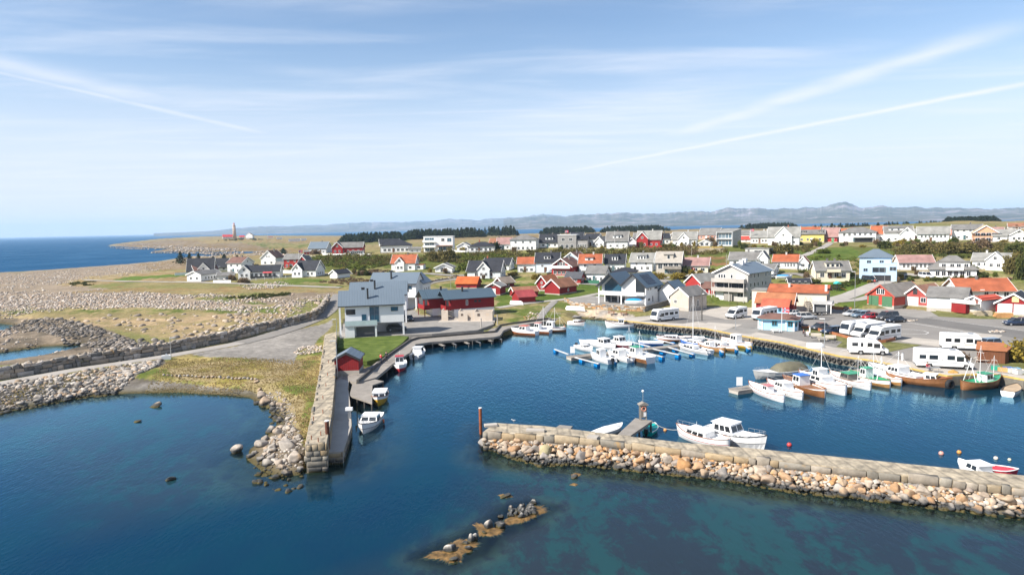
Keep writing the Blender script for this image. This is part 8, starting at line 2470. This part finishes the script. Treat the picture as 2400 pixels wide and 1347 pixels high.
# people
SKIN = pm('skin', (.50, .30, .21), rough=.6, var=.05)
def person(label, px_, py_, head, z, top, legs, hairc=(.06, .04, .025), sit=False, group=None):
 """one skinned body (legs, torso, arms, hands, head), clothes follow as slightly larger shells, hair as a cap"""
 o = at_px('person', label, 'person', px_, py_, head, z, group)
 if not sit:
  hip, kn, an = .92, .50, .08
  J = {'p': (0, 0, hip), 's': (0, .01, 1.15), 'c': (0, .01, 1.38), 'n': (0, 0, 1.50), 'h': (0, -.02, 1.62), 't': (0, -.01, 1.74)}
  for s, k in ((-1, 'l'), (1, 'r')):
   J.update({k + 'h': (s * .10, 0, hip - .04), k + 'k': (s * .11, -.03 * s, kn), k + 'a': (s * .12, .02, an), k + 'f': (s * .13, -.16, .04), k + 's': (s * .19, .01, 1.40), k + 'e': (s * .25, .03, 1.13), k + 'w': (s * .24, -.08, .90), k + 'd': (s * .23, -.12, .82)})
 else:
  J = {'p': (0, .1, .50), 's': (0, .12, .72), 'c': (0, .10, .95), 'n': (0, .08, 1.07), 'h': (0, .05, 1.19), 't': (0, .06, 1.31)}
  for s, k in ((-1, 'l'), (1, 'r')):
   J.update({k + 'h': (s * .10, .06, .49), k + 'k': (s * .12, -.36, .50), k + 'a': (s * .12, -.36, .10), k + 'f': (s * .13, -.52, .05), k + 's': (s * .19, .10, .97), k + 'e': (s * .25, .02, .72), k + 'w': (s * .16, -.22, .60), k + 'd': (s * .14, -.30, .58)})
 Rr = {'p': .14, 's': .13, 'c': .15, 'n': .055, 'h': .095, 't': .06, 'h_': .09, 'k': .062, 'a': .045, 'f': .038, 'S': .062, 'e': .043, 'w': .032, 'd': .035}
 def skin(nm, names, edges, rad, mat, parent, grow=0.0):
  me = bpy.data.meshes.new(nm)
  me.from_pydata([J[n] for n in names], [(names.index(a), names.index(b)) for a, b in edges], [])
  me.materials.append(mat)
  ob = link(nm, me, parent)
  md = ob.modifiers.new('skin', 'SKIN')
  for i, n in enumerate(names):
   r_ = rad(n) + grow
   me.skin_vertices[0].data[i].radius = (r_, r_ * (.72 if n in 'psc' else 1))
  me.skin_vertices[0].data[0].use_root = True
  ob.modifiers.new('sub', 'SUBSURF').render_levels = 1
  return ob
 def rad(n):
  if n in ('p', 's', 'c', 'n', 'h', 't'):
   return Rr[n]
  return Rr[{'h': 'h_', 's': 'S'}.get(n[1], n[1])]
 allv = list(J)
 ed = [('p', 's'), ('s', 'c'), ('c', 'n'), ('n', 'h'), ('h', 't')]
 for k in 'lr':
  ed += [('p', k + 'h'), (k + 'h', k + 'k'), (k + 'k', k + 'a'), (k + 'a', k + 'f'), ('c', k + 's'), (k + 's', k + 'e'), (k + 'e', k + 'w'), (k + 'w', k + 'd')]
 skin('body', allv, ed, rad, SKIN, o)
 up = ['p', 's', 'c', 'ls', 'le', 'lw', 'rs', 're', 'rw']
 skin('jacket', up, [e for e in ed if e[0] in up and e[1] in up], rad, paint(top, .8), o, .022)
 lo_ = ['p', 'lh', 'lk', 'la', 'rh', 'rk', 'ra']
 skin('trousers', lo_, [e for e in ed if e[0] in lo_ and e[1] in lo_], rad, paint(legs, .85), o, .016)
 c = Vector(J['t'])
 MB().add([tuple(Vector((v[0] * .105, v[1] * .115 + .012, v[2] * .10)) + c - Vector((0, 0, .045))) for v in ICO2[0] if True], [tuple(f) for f in ICO2[1] if ICO2[0][f].mean(0)[2] > -.25 or ICO2[0][f].mean(0)[1] > .4]).build('hair', paint(hairc, .7), o, True)
 for s, k in ((-1, 'l'), (1, 'r')):
  f = Vector(J[k + 'f'])
  MB().box(f.x - .05, f.x + .05, f.y - .05, f.y + .24, f.z - .05, f.z + .05).build('shoe', RUBBER, o)
 return o
person('person in a red jacket on the boardwalk next to the red boat', 893, 851, 140, DZ, (.48, .02, .04), (.03, .04, .07))
person('person in a dark green jacket on the boardwalk next to the red boat', 906, 846, 200, DZ, (.02, .06, .05), (.03, .03, .035))
person('person in a white top sitting at the left end of the lawn by the benches', 1893, 788, -20, QUAY_Z, (.68, .66, .66), (.55, .55, .58), sit=True)
person('person in dark clothes sitting beside the white-topped person on the lawn', 1884, 787, 10, QUAY_Z, (.10, .06, .06), (.05, .05, .06), sit=True)
person('person in a red top standing on the drive of the pale blue house', 2050, 667, 0, None, (.55, .03, .03), (.05, .06, .09))
person('person sitting outside the panel van camper, pale shirt', 2014, 829, -30, QUAY_Z, (.50, .48, .50), (.08, .09, .13), sit=True)
person('person sitting outside the panel van camper, dark shirt', 2003, 826, 60, QUAY_Z, (.05, .05, .06), (.16, .14, .12), sit=True)
person('person with red top sitting beside the largest motorhome', 2174, 868, 20, QUAY_Z, (.42, .05, .07), (.10, .11, .15), sit=True)
o = at_px('camping_table', 'grey camping table beside the largest motorhome', 'table', 2192, 872, -15, QUAY_Z)
MB().box(-.6, .6, -.4, .4, .68, .72).build('tabletop', METAL, o)
for x, y in ((-.5, -.3), (.5, -.3), (-.5, .3), (.5, .3)):
 MB().tube((x, y, 0), (x, y, .68), .02).build('leg', METAL, o)
o = at_px('gull', 'white gull standing on the breakwater head', 'bird', 1204, 989, 200, BZ)
sk_ = MB()
rg = []
for x, r_, z in ((-.26, .012, .22), (-.14, .06, .20), (0, .09, .20), (.10, .075, .24), (.16, .045, .31), (.20, .05, .36), (.25, .03, .35), (.31, .008, .34)):
 rg.append([(x, r_ * math.cos(a), z + r_ * math.sin(a)) for a in np.linspace(0, 2 * math.pi, 9)[:-1]])
sk_.loft(rg).tube((0, .03, 0), (0, .03, .14), .008).tube((0, -.03, 0), (0, -.03, .14), .008)
sk_.build('body', WHITEP, o, True)
# plants
def leafm(name, rgb, rgb2, tr=.25):
 m = bpy.data.materials.new(name)
 m.use_nodes = True
 nt = m.node_tree
 b = nt.nodes['Principled BSDF']
 vc = nd(nt, 'ShaderNodeVertexColor', layer_name='Col')
 sp = nd(nt, 'ShaderNodeSeparateColor', {0: vc.outputs[0]})
 c = mix_(nt, sp.outputs[0], rgb + (1,), rgb2 + (1,))
 nt.links.new(c, b.inputs['Base Color'])
 b.inputs['Roughness'].default_value = .75
 b.inputs['Specular IOR Level'].default_value = .2
 tl = nd(nt, 'ShaderNodeBsdfTranslucent', {0: c})
 ms = nd(nt, 'ShaderNodeMixShader', {0: tr, 1: b.outputs[0], 2: tl.outputs[0]})
 nt.links.new(ms.outputs[0], nt.nodes['Material Output'].inputs[0])
 return m
L_SCRUB = leafm('scrub_leaves', (.045, .050, .012), (.21, .165, .055))
L_GREEN = leafm('fresh_leaves', (.045, .075, .010), (.19, .21, .035))
L_GOLD = leafm('golden_spring_leaves', (.13, .095, .014), (.34, .26, .045))
L_BARE = leafm('budding_twigs', (.11, .075, .045), (.23, .16, .09))
L_DARK = leafm('dark_needles', (.014, .026, .014), (.045, .066, .032), .15)
L_HEDGE = leafm('hedge_leaves', (.028, .040, .010), (.10, .11, .025))
def clump(centers, radii, n_each, leaf, seed=0, flat=.8, drop=.35):
 """leaf-sized quads through the volume of many small clumps; returns verts, faces, col"""
 g = np.random.default_rng(seed)
 C_ = np.repeat(centers, n_each, 0)
 r_ = np.repeat(radii, n_each)
 N_ = len(C_)
 d = g.normal(size=(N_, 3))
 d /= np.linalg.norm(d, axis=1)[:, None]
 k = g.random(N_) ** .45
 pos = C_ + d * (r_ * k)[:, None] * np.array([1, 1, flat])
 u = g.normal(size=(N_, 3))
 u /= np.linalg.norm(u, axis=1)[:, None]
 w = np.cross(u, g.normal(size=(N_, 3)))
 w /= np.linalg.norm(w, axis=1)[:, None]
 s = leaf * g.uniform(.55, 1.35, N_)[:, None]
 q = np.stack([pos - u * s, pos + w * s * .6, pos + u * s, pos - w * s * .6], 1)
 col = np.repeat(np.repeat(g.random(len(centers)), n_each) * .6 + g.random(N_) * .4, 4)
 return q.reshape(-1, 3), np.arange(N_ * 4).reshape(-1, 4), np.stack([col] * 3, -1)
def join(parts):
 V, F, Cc, o = [], [], [], 0
 for v, f, c in parts:
  V.append(v)
  F.append(f + o)
  Cc.append(c)
  o += len(v)
 return np.concatenate(V), np.concatenate(F), np.concatenate(Cc)
def bush_geo(r, h, seed, leaf=.16, n=26, each=26):
 g = np.random.default_rng(seed)
 a = g.uniform(0, 6.28, n)
 k = np.sqrt(g.random(n)) * r * .78
 zz = g.uniform(.12, .82, n) * h * (1 - .45 * (k / r) ** 2)
 c = np.stack([np.cos(a) * k, np.sin(a) * k, zz], -1)
 return clump(c, g.uniform(.22, .42, n) * min(r, h), each, leaf, seed)
_bush = {}
def bush(label, px_, py_, w, h, mat, cat='bush', name='bush', group=None, sx=1.0, z=None):
 p = G(px_, py_) if z is None else P(px_, py_, z)
 s = mpp(p)
 o = empty(name, label, cat, p, random.uniform(0, 6.28), group)
 k = (mat.name, random.randrange(4))
 if k not in _bush:
  _bush[k] = mesh_np('foliage', *bush_geo(1, 1, hash(mat.name) % 97 + k[1] if False else len(_bush) * 7 + 3, .105, 34, 30)[:2], mat, bush_geo(1, 1, len(_bush) * 7 + 3, .105, 34, 30)[2])
 f = link('foliage', _bush[k], o)
 f.scale = (w * s / 2, w * s / 2 * .85, h * s * 1.05)
 MB().tube((0, 0, -.3), (0, 0, h * s * .55), .06, n=5, r2=.03).tube((0, 0, .1), (w * s * .18, .1, h * s * .5), .04, n=5, r2=.02).build('stem', WOOD_DARK, o)
 return o
B = [(1088, 633, 34, 18, L_GREEN, 'round green bush right of the little white cottage'), (1050, 612, 52, 34, L_SCRUB, 'large olive bush above the little white cottage'), (1018, 610, 40, 26, L_SCRUB, 'olive bush right of the pointed-gable house'),
     (1605, 640, 30, 18, L_HEDGE, 'dark bush left of the cream pink-roofed house'), (1622, 643, 18, 13, L_GOLD, 'round golden bush before the cream pink-roofed house, left'), (1641, 644, 20, 14, L_GOLD, 'round golden bush before the cream pink-roofed house, right'),
     (1670, 646, 30, 18, L_GOLD, 'golden bush between the pink-roofed house and the apartment block'), (1545, 652, 44, 15, L_GOLD, 'golden hedge bush below the taupe house, left'), (1588, 653, 44, 16, L_GOLD, 'golden hedge bush below the taupe house, right'),
     (2180, 628, 34, 16, L_HEDGE, 'broad green bush before the pink-roofed bungalow'), (2141, 634, 14, 12, L_BARE, 'small purple-brown round bush before the pink-roofed bungalow'), (2112, 655, 16, 15, L_GOLD, 'round golden bush right of the pale blue cube house'),
     (2300, 650, 44, 14, L_HEDGE, 'green hedge bush right of the grey mansard house'), (1838, 596, 60, 26, L_SCRUB, 'wide olive bush below the great gabled house'), (1665, 574, 26, 20, L_BARE, 'pale twiggy tree-bush left of the tall grey house'),
     (1910, 572, 26, 14, L_GOLD, 'golden shrub beside the steep lane'), (1085, 590, 18, 12, L_GOLD, 'golden bush before the small gabled house of the upper row'), (1160, 588, 30, 22, L_DARK, 'dark green tree-bush left of the big hipped white house'),
     (1800, 596, 30, 18, L_SCRUB, 'bush above the long white orange-roofed house'), (2075, 582, 40, 20, L_HEDGE, 'dark green bush on the slope below the wide villa'), (2160, 592, 50, 24, L_SCRUB, 'broad bare-brown bush on the slope behind the pink-roofed bungalow'),
     (2215, 594, 56, 26, L_SCRUB, 'olive-brown thicket behind the grey mansard house, left'), (2262, 594, 56, 24, L_SCRUB, 'olive-brown thicket behind the grey mansard house, right'), (2300, 588, 50, 30, L_BARE, 'twiggy grey-brown thicket above the mossy-roofed house'),
     (2372, 640, 44, 50, L_SCRUB, 'tall olive thicket at the right edge beside the mossy-roofed house'), (2396, 655, 40, 60, L_HEDGE, 'dark green thicket at the right edge of the middle row'), (2385, 600, 60, 36, L_HEDGE, 'dark green bush at the right edge of the slope'),
     (570, 663, 40, 14, L_BARE, 'pale brown shrub patch in front of the left cluster fence'), (545, 657, 22, 14, L_BARE, 'grey-brown shrub beside the carport'), (740, 596, 34, 12, L_BARE, 'brown hedge bush in front of the grey-roofed upper row house'),
     (1280, 571, 1, 1, L_SCRUB, 'tiny shrub between two upper row houses'), (1880, 640, 20, 10, L_HEDGE, 'low hedge left of the cream house'), (1905, 662, 40, 9, L_HEDGE, 'low green garden shrub below the cream house'), (2130, 690, 44, 20, L_SCRUB, 'brown-green bramble behind the pink-red boathouse'), (2190, 682, 40, 16, L_BARE, 'dry reed patch behind the whitewashed shed'),
     (1930, 594, 40, 12, L_GREEN, 'green shrub on the bright slope'), (690, 612, 30, 18, L_GREEN, 'yellow-green tree-bush above the red house of the left cluster'), (870, 642, 100, 10, L_BARE, 'long low brown thicket right of the white garage'), (2255, 845, 40, 22, L_BARE, 'dry twiggy shrub in front of the beige-sided motorhome')]
for a, b, w, h, m_, l in B:
 if w > 1:
  bush(l, a, b, w, h, m_)
bush('big olive-gold thicket on the bank at the right edge behind the timber shelter', 2385, 846, 96, 50, L_GOLD, z=QUAY_Z)
bush('second olive thicket merging behind the timber shelter', 2430, 850, 100, 54, L_SCRUB, z=QUAY_Z)
gs_ = np.random.default_rng(77)
for (y0, x0, x1, dy, n_, l, g_) in ((586, 980, 2400, 5, 70, 'small garden shrub among the houses of the upper row', 'garden shrubs of the upper row'), (648, 1000, 1700, 10, 50, 'small garden shrub among the houses of the middle row', 'garden shrubs of the middle row'), (645, 1850, 2380, 18, 44, 'small garden shrub on the right-hand slope', 'garden shrubs of the right slope'), (640, 560, 960, 14, 14, 'small shrub in the grass around the left houses', 'shrubs around the left houses')):
 for k in range(n_):
  a = gs_.uniform(x0, x1)
  b = y0 + gs_.uniform(-dy, dy) - (max(0, a - 1300) * .014 if y0 < 600 else 0)
  bush(l, a, b, gs_.uniform(9, 22), gs_.uniform(6, 15), [L_SCRUB, L_GREEN, L_HEDGE, L_BARE, L_GOLD][int(gs_.integers(5))], group=g_, name='garden_shrub', cat='shrub')
def scrub(s, n, label, mat, lo, hi, leaf, seed, each=22, hk=.75):
 xy = scatter_px_persp(s, n, seed)
 g = np.random.default_rng(seed)
 r_ = g.uniform(lo, hi, len(xy))
 k = 4
 c = np.repeat(np.concatenate([xy, zs(xy)[:, None]], 1), k, 0)
 rr_ = np.repeat(r_, k)
 c = c + np.stack([g.normal(0, .55, len(c)) * rr_, g.normal(0, .55, len(c)) * rr_, g.uniform(.15, 1.0, len(c)) * rr_ * hk], -1)
 v, f, cc = clump(c, rr_ * .55, each, leaf, seed)
 tag(link('scrub', mesh_np('scrub', v, f, mat, cc)), label, 'scrub', None, 'stuff')
scrub("760,600 900,602 1000,600 1100,598 1240,590 1400,588 1560,586 1700,590 1700,598 1600,600 1400,600 1250,606 1200,622 1100,622 1000,614 920,625 780,628 740,618", 420, 'olive scrub on the slope under the upper row of houses', L_SCRUB, 1.1, 2.6, .30, 31)
scrub("730,606 900,606 920,618 860,632 780,632 735,622", 130, 'yellow-green willow scrub behind the white garage', L_GREEN, 1.0, 2.2, .28, 32)
scrub("1000,602 1190,600 1190,618 1090,624 1070,612 1005,612", 110, 'green willow scrub behind the little cottage', L_GREEN, 1.2, 2.6, .30, 33)
scrub("2090,584 2250,578 2400,576 2400,612 2340,594 2150,596 2105,600", 230, 'brown and olive thicket on the slope at right', L_SCRUB, 1.0, 2.4, .28, 34)
scrub("2110,576 2200,574 2300,578 2290,592 2150,590", 60, 'bare brown twigs in the right thicket', L_BARE, 1.2, 2.4, .28, 35)
scrub("1780,585 1890,580 1900,594 1800,600", 45, 'scrub below the great gabled house', L_SCRUB, 1.0, 2.0, .28, 36)
scrub("1600,580 1640,578 1640,598 1560,600 1500,592", 60, 'brown twigs left of the lumber stacks', L_BARE, 1.0, 2.0, .28, 37)
scrub("740,662 800,655 900,652 905,660 820,668", 70, 'low brown thicket in the grass behind the big white houses', L_BARE, .6, 1.2, .22, 38, hk=.45)
scrub("520,700 600,692 700,686 690,692 600,702", 70, 'low green juniper on the boulder beach', L_HEDGE, .5, 1.0, .2, 39, hk=.4)
scrub("160,665 225,660 225,668 170,672", 25, 'low green juniper near the shore lawn', L_HEDGE, .6, 1.1, .2, 40, hk=.4)
scrub("2180,655 2230,652 2300,654 2300,658 2190,660", 40, 'hedge on the slope below the grey mansard house', L_HEDGE, .6, 1.1, .22, 41, hk=.6)
scrub("1930,674 2020,656 2035,662 1960,680", 40, 'clipped dark hedge beside the right lawn', L_HEDGE, .5, .9, .2, 42, hk=.6)
scrub("570,560 590,556 620,562 500,566 470,568", 40, 'heather around the lighthouse', L_HEDGE, 1.5, 3, .6, 43, hk=.35)
scrub("1870,606 2010,600 2020,640 1900,645 1850,625", 60, 'green scrub on the bright slope below the steep lane', L_GREEN, .6, 1.5, .22, 44)
scrub("2095,612 2190,640 2400,640 2400,612 2250,600 2110,604", 70, 'green and brown garden thicket on the right slope', L_HEDGE, .6, 1.5, .22, 45)
scrub("1190,620 1300,612 1480,606 1620,606 1620,612 1480,614 1300,622 1200,634", 90, 'green garden growth behind the middle row', L_GREEN, .6, 1.5, .22, 46)
def conifer_geo(h, r, seed, tiers=9, each=46, leaf=.5):
 g = np.random.default_rng(seed)
 t = g.random(tiers * each) ** .8
 zz = h * (.12 + .88 * t)
 rr_ = r * (1 - t) ** .75 * (.75 + .35 * np.sin(t * tiers * 6.28)) * g.uniform(.45, 1.1, len(t))
 a = g.uniform(0, 6.28, len(t))
 pos = np.stack([np.cos(a) * rr_, np.sin(a) * rr_, zz], -1)
 out = np.stack([np.cos(a), np.sin(a), np.full(len(t), -.35)], -1)
 side = np.stack([-np.sin(a), np.cos(a), g.normal(0, .4, len(t))], -1)
 s = leaf * g.uniform(.6, 1.3, len(t))[:, None] * (1.15 - .6 * t)[:, None]
 q = np.stack([pos - out * s, pos + side * s * .6, pos + out * s, pos - side * s * .6], 1)
 col = np.repeat(g.random(len(t)), 4)
 return q.reshape(-1, 3), np.arange(len(t) * 4).reshape(-1, 4), np.stack([col] * 3, -1)
for i, (a, b, w, h, l) in enumerate(((424, 622, 26, 26, 'broad dark conifer at the left end of the cluster'), (445, 622, 18, 24, 'slim dark conifer second from the left'), (466, 618, 12, 20, 'dark conifer behind the steep black roof'), (500, 616, 20, 12, 'low dark conifer behind the small black roof'), (526, 612, 14, 14, 'dark pointed conifer behind the tall white house'), (664, 596, 20, 12, 'dark conifer left of the grey-roofed upper row house'), (556, 609, 10, 9, 'little dark conifer above the grey-brown roof'))):
 p = G(a, b)
 s = mpp(p)
 o = empty('conifer_tree', l, 'conifer', p)
 v, f, c = conifer_geo(h * s * 1.25, w * s * .6, 60 + i, 7, 70, .8)
 link('crown', mesh_np('crown', v, f, L_DARK, c), o)
 MB().tube((0, 0, -.5), (0, 0, h * s), .2, n=6, r2=.05).build('trunk', WOOD_DARK, o)
def wood(s, n, label, h, r, seed, round_=False):
 xy = scatter_px_persp(s, n, seed)
 g = np.random.default_rng(seed)
 protos = [conifer_geo(1, .30, 200 + k, 6, 26, .10) if not round_ else clump(np.stack([g.normal(0, .16, 14), g.normal(0, .16, 14), g.uniform(.3, .9, 14)], -1), np.full(14, .2), 14, .06, 300 + k) for k in range(6)]
 parts = []
 for (x, y) in xy:
  v, f, c = protos[g.integers(6)]
  hh = h * g.uniform(.6, 1.25)
  a = g.uniform(0, 6.28)
  R2 = np.array([[math.cos(a), -math.sin(a), 0], [math.sin(a), math.cos(a), 0], [0, 0, 1]])
  v2 = (v * np.array([hh * r, hh * r, hh])) @ R2.T + np.array([x, y, Z(x, y, 8) - .3])
  parts.append((v2, f, np.clip(c * .6 + g.random() * .4, 0, 1)))
 v, f, c = join(parts)
 tag(link('conifer_wood', mesh_np('conifer_wood', v, f, L_DARK, c)), label, 'wood', None, 'stuff')
def at_dist(x0, x1, r0, r1):
 "strip of ground between two distances, as photo pixels"
 q = []
 for px_, r_ in ((x0, r0), (x1, r0), (x1, r1), (x0, r1)):
  d = ray(px_, 560)
  k = r_ / math.hypot(d[0], d[1])
  x, y = d[0] * k, d[1] * k
  z = float(E([x], [y])[0])
  u, w = proj(np.array([x]), np.array([y]), np.array([z]))
  q.append('%.1f,%.1f' % (u[0], w[0]))
 return ' '.join(q)
def wood_d(x0, x1, r0, r1, n, label, h, r, seed):
 g = np.random.default_rng(seed)
 xs, rs = g.uniform(x0, x1, n), g.uniform(r0, r1, n)
 protos = [conifer_geo(1, .30, 200 + k, 6, 26, .10) for k in range(6)]
 parts = []
 for px_, r_ in zip(xs, rs):
  d = ray(px_, 560)
  k = r_ / math.hypot(d[0], d[1])
  x, y = d[0] * k, d[1] * k
  v, f, c = protos[g.integers(6)]
  e = min(1, (px_ - x0) / (x1 - x0) * 5 + .45, (x1 - px_) / (x1 - x0) * 5 + .45)
  hh = h * g.uniform(.65, 1.15) * e
  v2 = v * np.array([hh * r, hh * r, hh]) + np.array([x, y, Z(x, y, 8) - .3])
  parts.append((v2, f, np.clip(c * .6 + g.random() * .4, 0, 1)))
 v, f, c = join(parts)
 tag(link('conifer_wood', mesh_np('conifer_wood', v, f, L_DARK, c)), label, 'wood', None, 'stuff')
wood_d(792, 950, 760, 860, 230, 'dense dark conifer wood behind the hipped bungalow', 10, 1.5, 51)
wood_d(940, 1140, 800, 900, 260, 'long dark conifer wood behind the cube house', 11, 1.5, 52)
wood_d(1120, 1215, 860, 940, 60, 'thin stand of taller pines above the big hipped house', 12, 1.3, 53)
wood_d(1265, 1395, 1000, 1120, 190, 'rounded dark wood above the slate-roofed upper row houses', 10, 1.6, 54)
wood_d(1405, 1570, 1000, 1120, 220, 'dark wood behind the bright red house', 9, 1.6, 55)
wood_d(1730, 1870, 1000, 1120, 160, 'low dark wood behind the great gabled house', 8, 1.6, 56)
wood_d(1880, 2330, 700, 900, 120, 'scattered trees behind the right half of the upper row', 5.5, 1.6, 57)
wood_d(2205, 2345, 900, 1400, 800, 'dark wooded knoll at the right', 9, 1.8, 58)
xy = np.concatenate([scatter_px("330,905 400,845 560,842 700,845 752,832 744,960 716,1040 700,1010 690,940 640,905 560,900", 5200, 61), scatter_px("-20,935 210,872 385,845 380,850 210,890 0,940", 700, 62)])
g = np.random.default_rng(5)
n = len(xy)
zz = zs(xy)
k = 5
c = np.repeat(np.concatenate([xy, zz[:, None]], 1), k, 0)
a = g.uniform(0, 6.28, n * k)
hh = np.repeat(g.uniform(.06, .22, n) * (.5 + 1.0 * fbm(xy[:, 0], xy[:, 1], 4.0, 2)), k)
lean = g.uniform(.2, .9, n * k)
d = np.stack([np.cos(a), np.sin(a), np.zeros(n * k)], -1)
sd_ = np.stack([-np.sin(a), np.cos(a), np.zeros(n * k)], -1) * .05
tip = c + d * (hh * lean)[:, None] + np.array([0, 0, 1]) * hh[:, None]
base_ = c + d * .03
v = np.stack([base_ - sd_, base_ + sd_, tip + sd_ * .5, tip - sd_ * .5], 1).reshape(-1, 3)
tone = np.clip(np.repeat(fbm(xy[:, 0], xy[:, 1], 9.0, 3), k) * 1.6 - .3 + g.normal(0, .15, n * k), 0, 1)
col = np.repeat(tone, 4)
L_GRASS = leafm('dry_meadow_grass', (.28, .235, .095), (.49, .375, .20), .4)
tag(link('tussock_grass', mesh_np('tussock_grass', v, np.arange(len(v)).reshape(-1, 4), L_GRASS, np.stack([col] * 3, -1))), 'dry tussock grass on the meadow beside the pier', 'grass', None, 'stuff')
# the air: one even volume round everything
hz_m = bpy.data.materials.new('thin_sea_haze')
hz_m.use_nodes = True
nt = hz_m.node_tree
nt.nodes.clear()
pv = nd(nt, 'ShaderNodeVolumePrincipled', {'Color': (.55, .76, 1.0, 1), 'Density': 7.0e-5, 'Anisotropy': 0.0})
out_ = nt.nodes.new('ShaderNodeOutputMaterial')
nt.links.new(pv.outputs[0], out_.inputs['Volume'])
hb = MB().box(-18000, 18000, -400, 17500, -7, 310).build('haze', hz_m)
hb['kind'] = 'stuff'
